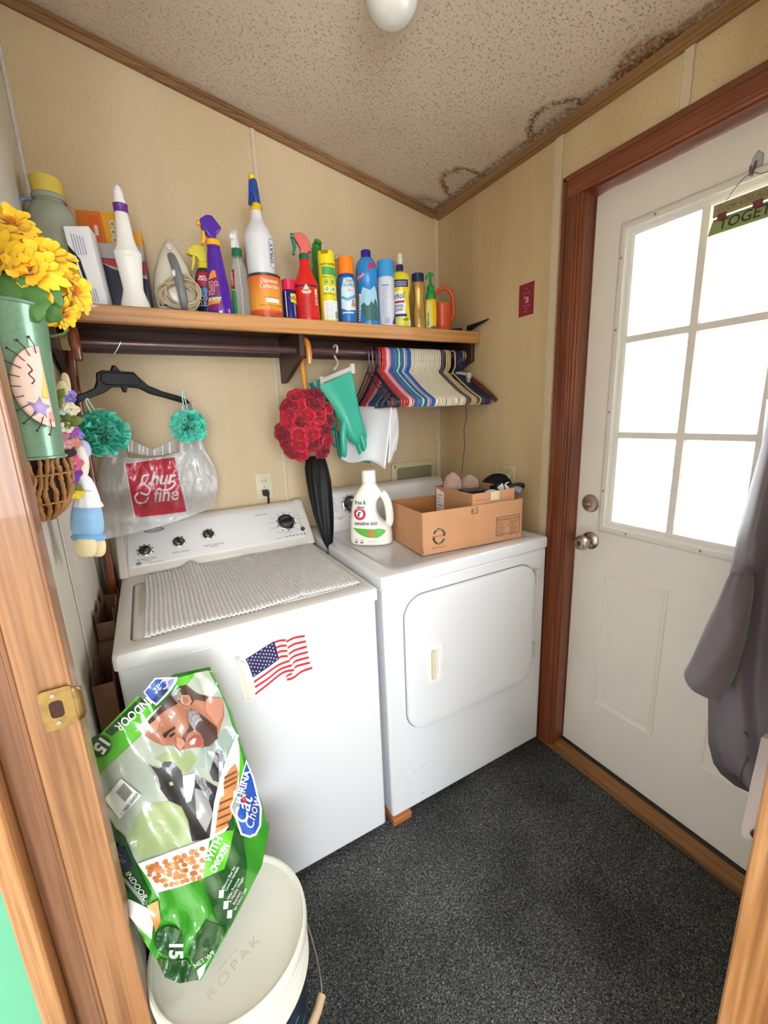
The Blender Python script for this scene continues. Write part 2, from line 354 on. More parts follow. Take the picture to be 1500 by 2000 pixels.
def blob(cx, cy, rx, ry, ringw, col, amount, fill, cur):
    dx = math_('DIVIDE', math_('SUBTRACT', sep.outputs[0], cx), rx); dy = math_('DIVIDE', math_('SUBTRACT', sep.outputs[1], cy), ry)
    d = math_('SQRT', math_('ADD', math_('MULTIPLY', dx, dx), math_('MULTIPLY', dy, dy)))
    d = math_('ADD', d, math_('MULTIPLY', wv, 5.0))
    ring = math_('SUBTRACT', 1.0, math_('DIVIDE', math_('ABSOLUTE', math_('SUBTRACT', d, 1.0)), ringw), None, True)
    ins = math_('MULTIPLY', math_('LESS_THAN', d, 1.0), fill)
    f = math_('MULTIPLY', math_('MULTIPLY', math_('MAXIMUM', ring, ins), math_('MULTIPLY_ADD', spr.outputs[0], .65, .35)), amount, None, True)
    mx = n.new('ShaderNodeMixRGB'); mx.inputs[2].default_value = (*hexc(col), 1); l.new(f, mx.inputs[0]); l.new(cur, mx.inputs[1]); return mx.outputs[0]
cur = blob(.02, -.235, .15, .10, .17, '#6f4424', 1.0, .20, cur)
cur = blob(.0, -.675, .085, .10, .22, '#5f341a', 1.0, .25, cur)
cur = blob(.0, -.955, .055, .075, .4, '#7c5430', .95, .8, cur)
cur = blob(.0, -1.15, .03, .20, .5, '#8a6238', .7, .5, cur)
cur = blob(-.01, -.02, .10, .05, .6, '#6b4a30', .6, .3, cur)
cur = blob(.0, -.45, .026, .6, .8, '#6f4e32', .8, .7, cur)
l.new(cur, p_.inputs['Base Color'])
x0, x1 = XL-.1, .1
b = MB(); vs = [(x, y, hz(x)+dz) for dz in (0, .06) for x, y in ((x0, .1), (x1, .1), (x1, -1.80), (x0, -1.80))]
b.add(vs, [(3, 2, 1, 0), (4, 5, 6, 7), (0, 1, 5, 4), (1, 2, 6, 5), (2, 3, 7, 6), (3, 0, 4, 7)]); b.build('ceiling', cm, kind='structure', smooth=0)
b = MB(); b.prism([(XL-.1, 2.4), (.1, 2.4), (.1, hz(.1)+.02), (XL-.1, hz(XL)+.06)], -1.84, -1.80, 'y'); b.build('wall_hall_gable', hallw, kind='structure')
# wooden ceiling trims
tw = wood('trim_wood', '#97704a', '#6c4a2c', 'X', .8, .5, .05); twy = wood('trim_wood_y', '#a47d52', '#765436', 'Y', .8, .5, .05)
b = MB(); b.prism([(XL, hz(XL)), (0, hz(0)), (0, hz(0)-.036), (XL, hz(XL)-.036)], -.012, 0, 'y'); b.prism([(XL, hz(XL)-.008), (0, hz(0)-.008), (0, hz(0)-.016), (XL, hz(XL)-.016)], -.016, -.012, 'y'); b.build('trim_5', tw, kind='structure')
b = MB(); b.box(-.012, 0, -1.672, -.012, H0-.038, H0-.001); b.box(-.016, -.012, -1.672, -.016, H0-.03, H0-.022); b.build('trim_6', twy, kind='structure')
# battens over panel seams and in the corners
b = MB(); b.box(-.845, -.828, -.006, 0, 0, hz(-.84)-.036); b.build('trim_7', W_BAT, kind='structure', bevel=.002)
b = MB(); b.box(-.024, 0, -.010, 0, 0, H0-.03); b.build('trim_8', W_BAT, kind='structure', bevel=.002)
b = MB(); b.box(-.006, 0, -.70, -.672, 0, H0-.036); b.box(-.004, 0, -.672, -.664, 0, H0-.036); b.build('trim_9', W_BAT, kind='structure', bevel=.002)
b = MB(); b.box(-.006, 0, -1.085, -1.060, 2.165, H0-.036); b.build('trim_10', W_BAT, kind='structure', bevel=.002)
b = MB(); b.box(XL, XL+.010, -.022, 0, 0, hz(XL)-.04); b.box(XL, XL+.004, -.62, -.60, 0, 2.6); b.build('trim_11', W_LEFT, kind='structure', bevel=.002)
# ---- exterior door in its stained casing
cas = wood('stained_casing', '#85492d', '#562817', 'Z', .9, .35, .25, '#703a22'); casy = wood('stained_casing_y', '#85492d', '#562817', 'Y', .9, .35, .25, '#703a22')
b = MB(); b.box(-.018, 0, -.782, -.716, 0, 2.155); b.box(-.012, .0, -.792, -.78, 0, 2.10); b.box(-.022, -.018, -.735, -.722, 0, 2.15); b.box(-.022, -.018, -.776, -.768, 0, 2.09)
b.box(-.003, .06, -.797, -.782, 0, 2.095); b.build('trim_12', cas, kind='structure', bevel=.003)
b = MB(); b.box(-.0185, 0, -1.672, -.716, 2.092, 2.158); b.box(-.022, -.0185, -1.672, -.722, 2.14, 2.152); b.box(-.022, -.0185, -1.672, -.768, 2.098, 2.106); b.box(-.003, .06, -1.66, -.797, 2.087, 2.10)
b.build('trim_13', casy, kind='structure', bevel=.003)
b = MB(); b.box(.045, .06, -.80, -.79, .03, 2.09, 0); b.box(.0, .06, -1.66, -1.648, 0, 2.09); b.build('trim_14', cas, kind='structure', bevel=.001)
th = wood('threshold_wood', '#94643a', '#553619', 'Y', .8, .5, .05, '#765028')
thd = mat('threshold_rubber', '#2a2622', .7, var=.2, vscale=20)
b = MB(); b.prism([(-.012, 0), (-.012, .008), (.0, .016), (.036, .028), (.05, .03), (.05, 0)], -1.66, -.79, 'y', 0); b.box(-.02, -.012, -1.66, -.716, 0, .012, 0); b.box(.036, .11, -1.66, -.782, .0, .034, 1)
b.build('trim_15', [th, thd], kind='structure', bevel=.001)

dw = mat('door_paint', '#ebe6df', .38, var=.03, vscale=3, bump=.08, bscale=25); dframe = mat('lite_frame', '#e4e1dc', .32)
door = bpy.data.objects.new('door_1', None); C.objects.link(door); door.location = (.05, -1.225, .035); door['kind'] = 'structure'; MW['door_1'] = T(.05, -1.225, .035)
Y0, Y1, Z0, Z1 = -.800, -1.646, .035, 2.083; GX0, GX1, GZ0, GZ1 = -.918, -1.532, 1.005, 1.945
b = MB()
for q in ((Y1, GX1, Z0, Z1), (GX0, Y0, Z0, Z1), (GX1, GX0, Z0, GZ0), (GX1, GX0, GZ1, Z1)): b.box(.05, .095, q[0], q[1], q[2], q[3])
def panel(ya, yb, za, zb):
    def ring(i, x): return [(x, ya-i, za+i), (x, yb+i, za+i), (x, yb+i, zb-i), (x, ya-i, zb-i)]
    b.loft([ring(0, .0499), ring(.003, .046), ring(.008, .046), ring(.011, .0495), ring(.014, .047), ring(.020, .0495), ring(.028, .0499), ring(.045, .047), ring(.046, .0485)], 0, (False, True))
panel(-.922, -1.148, .283, .834); panel(-1.292, -1.52, .283, .834)
b.build('slab', dw, door, world=True, smooth=25, weld=.00001)
# lite frame with rounded steps, screws, muntins
b = MB()
def fring(i, x): return [(x, GX0+.026-i, GZ0-.026+i), (x, GX1-.026+i, GZ0-.026+i), (x, GX1-.026+i, GZ1+.026-i), (x, GX0+.026-i, GZ1+.026-i)]
b.loft([fring(0, .0499), fring(.001, .042), fring(.006, .038), fring(.014, .035), (fring(.024, .036)), fring(.026, .040), fring(.034, .042), fring(.040, .050), fring(.044, .052), fring(.045, .072)], 0, (False, False))
b.build('lite_frame', dframe, door, world=True, smooth=50)
gy0, gy1, gz0, gz1 = GX0-.018, GX1+.018, GZ0+.018, GZ1-.018
for k in (1, 2):
    yy = gy0+(gy1-gy0)*k/3; b = MB(); b.prism([(yy-.014, .056), (yy-.010, .0476), (yy+.010, .0476), (yy+.014, .056), (yy+.010, .0644), (yy-.010, .0644)], gz0-.002, gz1+.002, 'z')
    b.v = [(v[1], v[0], v[2]) for v in b.v]; b.build('muntin', dframe, door, world=True)
    zz = gz0+(gz1-gz0)*k/3; b = MB(); b.prism([(.056, zz-.013), (.0482, zz-.009), (.0482, zz+.009), (.056, zz+.013), (.0638, zz+.009), (.0638, zz-.009)], gy1-.002, gy0+.002, 'y'); b.build('muntin', dframe, door, world=True)
b = MB(); b.box(.068, .072, gy1-.01, gy0+.01, gz0-.01, gz1+.01); b.build('pane', thin('door_glass', '#ffffff', .02, .02), door, world=True)
scr = mat('screw_metal', '#9a948c', .3, metal=.9)
for yy, zz in [(GX0+.012, z) for z in (1.13, 1.40, 1.66, 1.87)]+[(y, GZ1+.012) for y in (-1.0, -1.225, -1.45)]+[(y, GZ0-.012) for y in (-1.0, -1.225, -1.45)]:
    b = MB(); b.lathe([(.0038, 0), (.0038, .0015), (.002, .0028)], 10, 0, T(.036, yy, zz) @ RY(-pi/2)); b.build('screw', scr, door, world=True)
nick = mat('satin_nickel', '#b9b2aa', .28, metal=1)
b = MB(); b.lathe([(.033, 0), (.033, .004), (.029, .009), (.014, .011), (.010, .016), (.001, .017)], 32, 0, T(.05, -.852, 1.075) @ RY(-pi/2)); b.build('deadbolt', nick, door, world=True)
b = MB(); b.box(.026, .041, -.865, -.839, 1.069, 1.081); b.build('thumb_turn', nick, door, world=True, bevel=.003)
b = MB(); b.lathe([(.033, 0), (.033, .004), (.027, .010), (.014, .013), (.012, .026), (.016, .032), (.024, .038), (.0275, .046), (.0275, .054), (.024, .062), (.016, .066), (.010, .067), (.0095, .065), (.001, .065)], 32, 0, T(.05, -.862, .935) @ RY(-pi/2))
b.build('knob', nick, door, world=True)
b = MB(); b.box(-.0225, -.0155, -.866, -.858, .926, .944); b.build('knob_lock', mat('dark_slot', '#55504a', .3, metal=.8), door, world=True, bevel=.001)
b = MB(); b.box(.0495, .052, Y0-.001, Y0+.004, Z0, Z1); b.build('weatherstrip', mat('strip', '#d8d3c9', .5), door, world=True)
# storm door and porch beyond the glass
st = mat('storm_white', '#dfe6ee', .4)
b = MB()
for q in ((-.84, -.79, .03, 2.09), (-1.65, -1.60, .03, 2.09), (-1.6, -.84, 1.245, 1.285), (-1.6, -.84, .03, .3), (-1.6, -.84, 1.99, 2.09)): b.box(.175, .2, q[0], q[1], q[2], q[3])
b.box(.17, .175, -.86, -.855, 1.22, 2.0); b.box(.17, .2, -1.6, -.85, 1.195, 1.207); b.build('door_2', [st], kind='structure', bevel=.002)
pw = mat('porch_wood', '#d9a88c', .7, var=.2); 
b = MB(); b.box(1.0, 1.1, -3.5, 1.5, 2.33, 2.52); b.box(2.3, 2.42, -3.5, 2.2, 2.50, 2.75); b.build('trim_16', pw, kind='structure')
b = MB(); b.box(.11, 3.5, -4, 2, -.4, -.3); b.build('floor_porch', mat('porch_floor', '#cfcac0', .8), kind='structure')
# ================================================================ washer and dryer
enam = mat('white_enamel', '#e1e2e6', .22, spec=.5, coat=.3); enam2 = mat('aged_enamel', '#dcdad6', .30, var=.02); plast = mat('console_plastic', '#dfdad0', .38)
panelw = mat('console_panel', '#eceae9', .25, coat=.3); blk = mat('black_plastic', '#1d1c1d', .35); gap = mat('dark_gap', '#3d3a37', .8); ink = mat('grey_ink', '#6a6a6c', .5)
chrome = mat('chrome', '#cfcac4', .15, metal=1); smoke = mat('smoked_knob', '#77757a', .18, metal=.6)
def PX(y0, z0, ang):        # console face frame: u -> x, v -> up the tilted face
    def f(u, v, off=0): return Vector((u, y0+v*sin(ang)-off*cos(ang), z0+v*cos(ang)+off*sin(ang)))
    return f
wz = thing('washing_machine', 'white top-load washing machine with a flag magnet on its front', 'washing machine', (-1.14, -.39, 0))
wx0, wx1, wy = -1.484, -.795, -.742
b = MB(); b.box(wx0+.006, wx1-.006, wy, -.03, .025, .874); b.build('cabinet', enam, wz, world=True, bevel=.008, seg=3)
b = MB(); b.box(wx0+.02, wx1-.02, wy+.03, -.04, .0, .03); b.build('base', gap, wz, world=True)
# top panel with a recess for the lid
lx0, lx1, ly0, ly1 = -1.448, -.822, -.694, -.250
b = MB()
def rg(x0, x1, y0, y1, z, r=.02): return [(x, y, z) for x, y in rr(x0, x1, y0, y1, r, 5)]
b.loft([rg(wx0, wx1, wy-.010, -.03, .876, .012), rg(wx0, wx1, wy-.010, -.03, .905, .012), rg(wx0+.003, wx1-.003, wy-.006, -.034, .912, .012), rg(wx0+.010, wx1-.010, wy+.002, -.04, .9145, .012),
        rg(lx0-.006, lx1+.006, ly0-.006, ly1+.006, .9145, .03), rg(lx0, lx1, ly0, ly1, .911, .026), rg(lx0, lx1, ly0, ly1, .896, .026)], 0)
b.build('top_panel', enam2, wz, world=True, smooth=35)
b = MB(); b.loft([rg(lx0+.005, lx1-.003, ly0+.004, ly1-.003, .8965, .024), rg(lx0+.005, lx1-.003, ly0+.004, ly1-.003, .909, .024), rg(lx0+.009, lx1-.007, ly0+.008, ly1-.007, .9125, .022)]); b.build('lid', enam2, wz, world=True)
# console
ca = math.atan2(.115, .145); L_ = .178
b = MB(); prof = [(-.190, .914), (-.192, .925), (-.182, .938), (-.075, 1.066), (-.062, 1.076), (-.040, 1.078), (-.030, 1.06), (-.028, .914)]
b.prism(prof, wx0+.022, wx1-.022, 'x'); b.build('console', plast, wz, world=True, bevel=.006, seg=3)
for xa, xb, s in ((wx0-.003, wx0+.024, 1), (wx1-.026, wx1+.006, -1)):
    b = MB(); b.prism([(p[0]-.004 if p[0] < -.1 else p[0]+.002, p[1]+(.004 if p[1] > 1 else 0)) for p in prof], xa, xb, 'x'); b.build('console_end_cap', plast, wz, world=True, bevel=.008, seg=3)
cf = PX(-.182, .938, math.atan2(.107, .128)); K = lambda u, v: cf(u, v, .0012)
b = MB(); b.prism([(0, 0)]*0 or rr(wx0+.032, wx1-.034, .012, .160, .014), 0, .0, 'z') if False else None
pts = [(wx0+.028, .006), (wx1-.030, .006), (wx1-.030, .020), (wx1-.060, .150), (wx1-.075, .163), (wx0+.05, .163), (wx0+.040, .150), (wx0+.028, .03)]
b.loft([[cf(u, v, .0005) for u, v in pts], [cf(u, v, .0035) for u, v in pts], [cf(-1.14+(u+1.14)*.985, .085+(v-.085)*.95, .005) for u, v in pts]]); PB = b
K = lambda u, v: cf(u, v, .0056)
b = MB()
def ang_of(px, py): q = at(px, py, y=-.14); return q.x, (q.z-.938)/cos(math.atan2(.107, .128))
inkm = [ink, blk, mat('oval_maroon', '#8d5a66', .3, metal=.3), mat('blue_print', '#3b3f8c', .5), mat('silver_print', '#c9c4c4', .3)]
b.flat(circ(-1.362, .139, .033, 28, .0095), K, 2); b.flat(circ(-1.362, .139, .028, 28, .0068), lambda u, v: cf(u, v, .0060), 4); b.text('Whirlpool', .011, lambda u, v: cf(u, v, .0064), 2, (-1.362, .1355), shear=.4)
b.text('TEMPERATURE', .0085, K, 0, (-1.400, .027), sx=1.1); b.text('WASH/RINSE', .0045, K, 0, (-1.400, .021)); b.text('EXTRA RINSE', .0085, K, 0, (-1.290, .032), sx=1.1); b.text('FABRIC SOFTENER\nADDED', .0085, K, 0, (-1.175, .038), sx=1.05)
b.text('Auto Load Sensing', .0065, K, 0, (-1.395, .010), align='LEFT'); b.flat([(-1.432, .010), (-1.418, .010), (-1.418, .022), (-1.432, .022)], K, 0); b.flat([(-1.4305, .0115), (-1.4195, .0115), (-1.4195, .0150), (-1.4305, .0150)], lambda u, v: cf(u, v, .006), 4)
b.text('Normal Cycles', .0085, K, 0, (-.975, .135), bold=.01)
for i, (s_, a_) in enumerate((('HEAVY', 118), ('NORMAL', 90), ('LIGHT', 62), ('DELICATES', 28), ('CASUAL', 8), ('SOAK', -14), ('BULKY', -52), ('DRAIN & SPIN', -88), ('RINSE & SPIN', -128), ('HANDWASH', -160), ('WRINKLE', 172), ('CONTROL', 150))):
    rr_ = .052 if abs(cos(radians(a_))) > .5 else .047
    b.text(s_, .0052, K, 0, (-.885+rr_*1.12*cos(radians(a_)), .086+rr_*sin(radians(a_))-.002))
for k in range(10):
    a_ = radians(20+k*36); b.flat([(-.885+r_*cos(a_+d_), .086+r_*sin(a_+d_)) for r_, d_ in ((.0375, -.09), (.041, -.09), (.041, .09), (.0375, .09))], K, 3 if 1 <= k <= 2 else 1)
for k in range(6): b.flat([(-.905+k*.0155, .0195), (-.897+k*.0155, .0195), (-.897+k*.0155, .0225), (-.905+k*.0155, .0225)], K, 1)
b.text('CYCLE STATUS', .005, K, 0, (-.930, .019)); b.text('START', .005, K, 0, (-.826, .056))
for cx_, cy_ in ((-1.400, .062), (-1.290, .075), (-1.186, .087)):
    for k in range(7):
        a_ = radians(-20+k*37); b.flat([(cx_+r_*cos(a_+d_), cy_+r_*sin(a_+d_)) for r_, d_ in ((.0225, -.1), (.0265, -.1), (.0265, .1), (.0225, .1))], K, 1 if cx_ < -1.3 or k == 2 else 4)
PB.merge(b, moff=1).build('control_panel', [panelw]+inkm, wz, world=True, smooth=20)
def knob(parent, u, v, r, rot, cf, off=.005):
    q = cf(u, v, off); N = (cf(u, v, 1)-cf(u, v, 0)).normalized(); U = (cf(0, 1)-cf(0, 0)).normalized(); X_ = Vector((1, 0, 0))
    M = Matrix.Translation(q) @ Matrix((X_, U, N)).transposed().to_4x4()
    b = MB(); b.lathe([(r*1.12, 0), (r*1.12, .002), (r*.98, .004)], 32, 0, M); b.lathe([(r*.97, .002), (r*.95, .007), (r*.80, .009)], 32, 1, M); b.lathe([(r*.80, .008), (r*.78, .011), (r*.6, .0125), (.0005, .013)], 32, 2, M)
    o = b.build('dial', [chrome, blk, smoke], parent, world=True)
    b = MB(); b.loft([[((x*.9 if i else x), (y*.7 if i else y), z) for x, y in rr(-r*.26, r*.26, -r*1.0, r*.98, r*.25)] for i, z in enumerate((.006, .017+r*.1))], 0, M=M @ RZ(rot)); b.build('grip', blk, o, world=True, bevel=.002)
knob(wz, -1.400, .062, .0185, radians(-38), cf); knob(wz, -1.290, .075, .0185, radians(28), cf); knob(wz, -1.186, .087, .0185, radians(26), cf); knob(wz, -.885, .086, .032, radians(-84), cf)
b = MB(); q = cf(-.826, .043, .005); b.lathe([(.0095, 0), (.009, .003), (.001, .004)], 20, 0, Matrix.Translation(q) @ RX(radians(50))); b.build('start_button', smoke, wz, world=True)

# dryer
dz = thing('clothes_dryer', 'white front-load clothes dryer with a large rounded door beside the entry door', 'dryer', (-.40, -.38, 0))
dx0, dx1, dy = -.778, -.038, -.742
CB = MB(); CB.box(dx0+.004, dx1-.004, dy, -.03, .028, .896)
b = MB(); b.box(dx0+.05, dx1-.01, dy+.04, -.05, .0, .03); b.build('base', gap, dz, world=True)
b = MB(); b.loft([rg(dx0, dx1, dy-.004, -.03, .898, .012), rg(dx0, dx1, dy-.004, -.03, .932, .012), rg(dx0+.003, dx1-.003, dy-.001, -.034, .938, .012), rg(dx0+.010, dx1-.010, dy+.006, -.04, .940, .012), rg(dx0+.05, dx1-.05, dy+.05, -.2, .940, .03), rg(dx0+.056, dx1-.056, dy+.056, -.206, .936, .03)]); b.build('top_panel', enam, dz, world=True, smooth=35)
ang = 0
def dring(i, y, r=.075): return [(x, y, z) for x, z in rr(-.702+i, -.112-i, .352+i, .850-i, max(r-i, .01), 10)]
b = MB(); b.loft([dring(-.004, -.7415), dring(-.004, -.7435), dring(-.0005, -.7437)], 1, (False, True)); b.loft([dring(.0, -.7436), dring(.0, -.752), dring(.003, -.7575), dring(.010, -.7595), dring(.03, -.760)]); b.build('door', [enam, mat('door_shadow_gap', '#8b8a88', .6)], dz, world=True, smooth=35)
b = MB(); hx, hz0 = -.595, .592
def hr(w, h, y, r=.008, z=hz0, x=hx): return [(x+u, y, z+v) for u, v in rr(-w, w, -h, h, r, 4)]
b.loft([hr(.029, .069, -.760), hr(.029, .069, -.764), hr(.027, .067, -.766), hr(.019, .056, -.766), hr(.017, .054, -.748)], 0, (False, True)); b.build('handle', mat('handle_plastic', '#efeae0', .35), dz, world=True)
b = MB(); b.loft([[(hx-.004+u*.8, -.750-t*.02, hz0+v) for u, v in rr(-.016, .006-t*.004, -.052, .052, .006, 4)] for t in (0, .6, .9)]); b.build('pull', mat('pull_plastic', '#d9cdb2', .4), dz, world=True)
for zz in (.795, .48): b = MB(); b.box(-.114, -.104, -.762, -.742, zz-.028, zz+.028); b.lathe([(.004, -.03), (.004, .03)], 10, 0, T(-.109, -.762, zz)); b.build('hinge', mat('hinge_white', '#cfcdca', .3, metal=.3), dz, world=True)
scuf = mat('scuff', '#8a8478', .7); b = MB(); rs = random.Random(3)
for k in range(16):
    x, z = (rs.uniform(-.74, -.6), rs.uniform(.06, .2)) if k < 9 else (rs.uniform(-.7, -.08), rs.uniform(.05, .3)); a = rs.uniform(-.3, .9); L2 = rs.uniform(.004, .016)
    b.flat([(x, z), (x+L2*cos(a), z+L2*sin(a)), (x+L2*cos(a), z+L2*sin(a)+.0012), (x, z+.0012)], lambda u, v: (u, -.7424, v), 0)
CB.merge(b, moff=1).build('cabinet', [enam, scuf], dz, world=True, bevel=.010, seg=3)
dprof = [(-.165, .938), (-.168, .948), (-.160, .960), (-.112, 1.098), (-.095, 1.108), (-.05, 1.108), (-.03, .938)]
b = MB(); b.prism([(p[0], p[1]) for p in dprof], dx0+.07, dx1-.03, 'x'); b.build('console', plast, dz, world=True, bevel=.007, seg=3)
dfm = PX(-.160, .960, math.atan2(.048, .138)); pp = rr(dx0+.078, dx1-.04, .004, .140, .014)
b = MB(); b.loft([[dfm(u, v, .0) for u, v in pp], [dfm(u, v, .003) for u, v in pp], [dfm(-.4+(u+.4)*.985, .07+(v-.07)*.95, .004) for u, v in pp]]); PB = b
K2 = lambda u, v: dfm(u, v, .0046); b = MB()
for k, s_ in enumerate(('NORMAL', 'HEAVY', 'CASUAL', 'DELICATE', 'TIMED DRY', 'AIR ONLY', 'TOUCH UP')): b.text(s_, .0065, K2, 0, (-.672, .118-k*.0095))
b.text('WRINKLE SHIELD\nADDED', .0065, K2, 0, (-.655, .033)); b.text('ENERGY', .006, K2, 0, (-.60, .03)); b.flat([(-.66, .012), (-.56, .012), (-.56, .0128), (-.66, .0128)], K2, 0)
for k in range(12):
    a_ = radians(40+k*30); b.flat([(-.592+r_*cos(a_+d_), .088+r_*sin(a_+d_)) for r_, d_ in ((.040, -.16), (.0425, -.16), (.0425, .16), (.040, .16))], K2, 3 if 0 <= k <= 3 else 1)
PB.merge(b, moff=1).build('control_panel', [panelw]+inkm, dz, world=True, smooth=20); knob(dz, -.592, .088, .033, radians(-75), dfm, .004)

# flag magnet on the washer front
fm = MB(); P = lambda u, v, o=0: at(440+u/7.5, 1220+v/7.5, y=wy-.0005-o)
def fo(*pp): return [(a, -b_) for a, b_ in pp]
Fm = lambda o: (lambda u, v: P(u, -v, o))
out = [(110, 500), (130, 450), (180, 435), (230, 455), (245, 485), (300, 475), (450, 370), (600, 270), (700, 215), (850, 175), (905, 190), (1000, 140), (1160, 110), (1200, 135), (1205, 330), (1260, 540), (1320, 630), (1300, 665), (1150, 700), (1020, 800), (930, 860), (870, 860), (840, 800), (700, 880), (560, 990), (400, 1060), (375, 1120), (300, 1150), (230, 900), (150, 560)]
fm.flat(fo(*out), Fm(.0012), 0, 60); 
fm.flat(fo((295, 505), (430, 420), (560, 335), (715, 240), (745, 330), (790, 505), (650, 610), (520, 700), (405, 775), (370, 680), (340, 590)), Fm(.0016), 2, 60)
import itertools
st_ = [(685, 290), (607, 328), (653, 330), (700, 342), (533, 377), (582, 380), (627, 382), (670, 382), (714, 392), (462, 426), (510, 428), (562, 430), (605, 432), (650, 434), (692, 438), (735, 450), (396, 472), (443, 474), (492, 476), (540, 478), (583, 480), (628, 484), (670, 488), (714, 494), (754, 503), (332, 516), (378, 518), (425, 520), (471, 524), (518, 528), (566, 532), (610, 536), (655, 537), (697, 543), (358, 564), (403, 570), (450, 573), (495, 578), (546, 583), (592, 588), (640, 583), (382, 616), (430, 622), (476, 628), (522, 632), (570, 632), (405, 680), (452, 682), (500, 684), (430, 732)]
for x, y in st_: fm.flat([(x+(15 if k % 2 == 0 else 6)*sin(pi*k/5), -y+(15 if k % 2 == 0 else 6)*cos(pi*k/5)) for k in range(10)], Fm(.0019), 0, 99)
def ribbon(mb, top, w, mp, m, L=60):
    t = smoothpath([(a, b_, 0) for a, b_ in top], 5); pl = [(p.x, -p.y) for p in t]+[(p.x, -p.y-w) for p in reversed(t)]; mb.flat(pl, mp, m, L)
for dy0 in (0, 78, 155, 232): ribbon(fm, [(722+dy0*.25, 248+dy0-4), (800+dy0*.1, 218+dy0), (890+dy0*.12, 212+dy0)], 34, Fm(.0017), 1)
for tp in ([(420, 825), (600, 700), (780, 575), (945, 512)], [(435, 900), (620, 780), (800, 640), (975, 578)], [(440, 1000), (620, 860), (800, 715), (900, 665), (1005, 650)]): ribbon(fm, tp, 34, Fm(.0017), 1)
for k, (a0, y0) in enumerate(((895, 235), (912, 325), (930, 415), (945, 495), (985, 575), (1010, 652))): ribbon(fm, [(a0, y0), (1010+k*6, y0-58), (1165+k*15, 150+k*78)], 34, Fm(.0017), 1)
ribbon(fm, [(885, 800), (900, 740), (980, 700)], 30, Fm(.0018), 1); ribbon(fm, [(905, 790), (1000, 760), (1120, 670), (1275, 615)], 34, Fm(.0019), 1)
for seg in ([(180, 515), (330, 1100)], [(205, 515), (365, 1085)], [(330, 1100), (365, 1085)], [(215, 520), (300, 570), (355, 700), (375, 900), (365, 1075)]):
    ribbon(fm, seg if len(seg) > 2 else [seg[0], ((seg[0][0]+seg[1][0])/2, (seg[0][1]+seg[1][1])/2), seg[1]], 7, Fm(.0018), 3)
fm.flat([(a, -b_) for a, b_ in circ(178, 490, 28)], Fm(.0017), 3, 99); fm.flat([(a, -b_) for a, b_ in circ(178, 490, 21)], Fm(.0019), 0, 99)
tag(fm.build('flag_magnet', [mat('flag_cream', '#efe9da', .5), mat('flag_red', '#c02338', .5), mat('flag_navy', '#231f57', .5), mat('flag_line', '#55504a', .5)], smooth=0), 'waving American flag magnet with stars and stripes on the washer front', 'magnet')

# ribbed cotton mat over the washer lid
rug = mat('ribbed_cotton', '#d6d5d4', .9, bump=.5, bscale=300, sheen=.3); b = MB()
floor_ = math.floor
def rugf(u, v):
    x = -1.412+.585*u+.003*sin(v*5)*(1-u); y = -.222-.03*u-(.480-.045*u)*v+.006*sin(u*11)
    if u < .5 and v < .08: y += (.08-v)*.35*math.exp(-((u-.24)/.09)**2)
    z = .9185+.0028*(1+sin(u*2*pi*50+.12*sin(v*4)))*(.8+.2*sin(v*60))+.0008*random.random()
    z += .016*math.exp(-((u-.25-.05*v)/.035)**2)*math.exp(-(v/.22)**2)+.007*math.exp(-((u-.58)/.03)**2)*math.exp(-(v/.16)**2)+.003*math.exp(-((u-.93+.25*v)/.02)**2)
    if v > .985: z -= .002
    return (x, y, z)
b.grid(rugf, 400, 70); b.build('cotton_mat', rug, solid=.004); tag(bpy.data.objects['cotton_mat'], 'white ribbed cotton mat laid over the washer lid', 'mat')
# ================================================================ shelf, brackets, rod
shw = wood('shelf_pine', '#c48e58', '#875529', 'X', .6, .4, .25, '#ae783f', 1.15); darkw = wood('dark_stained_wood', '#4a2a22', '#2c1814', 'X', .7, .45, .1)
SZ = 1.757
sh = thing('wall_shelf', 'long honey pine wall shelf crowded with cleaning supplies', 'shelf', (-.77, -.15, 1.73))
b = MB(); b.box(XL+.005, -.003, -.285, -.003, SZ-.018, SZ); b.build('board', darkw, sh, world=True)
b = MB(); b.box(XL+.005, -.003, -.305, -.285, SZ-.047, SZ+.002); b.build('front_edge', shw, sh, world=True, bevel=.004)
b = MB(); b.box(XL+.005, -.003, -.020, -.003, SZ-.09, SZ-.018); b.box(XL+.006, XL+.024, -.28, -.02, SZ-.09, SZ-.018); b.build('cleat', darkw, sh, world=True)
for i, x in enumerate((XL+.012, -.815, -.022)):
    b = MB(); b.prism([(-.004, 1.735), (-.272, 1.735), (-.272, 1.640), (-.050, 1.566), (-.004, 1.566)], x, x+.019, 'x'); b.build('bracket', darkw, sh, world=True, bevel=.002)
RY_, RZ_ = -.215, 1.668
rod = thing('closet_rod', 'dark brown metal clothes rod running under the pine shelf', 'rod', (-.77, RY_, RZ_))
rm = mat('rod_brown', '#5a4240', .3, metal=.3, coat=.3); b = MB(); b.tube([(XL+.03, RY_, RZ_), (-.535, RY_, RZ_)], .0130, 20); b.build('outer_tube', rm, rod, world=True)
b = MB(); b.tube([(-.62, RY_, RZ_), (-.025, RY_, RZ_)], .0108, 20); b.build('inner_tube', rm, rod, world=True)
b = MB(); b.tube([(-.022, RY_, RZ_), (-.040, RY_, RZ_)], .024, 20); b.tube([(XL+.031, RY_, RZ_), (XL+.05, RY_, RZ_)], .024, 20); b.build('end_cup', mat('cup_cream', '#c9b186', .5), rod, world=True)

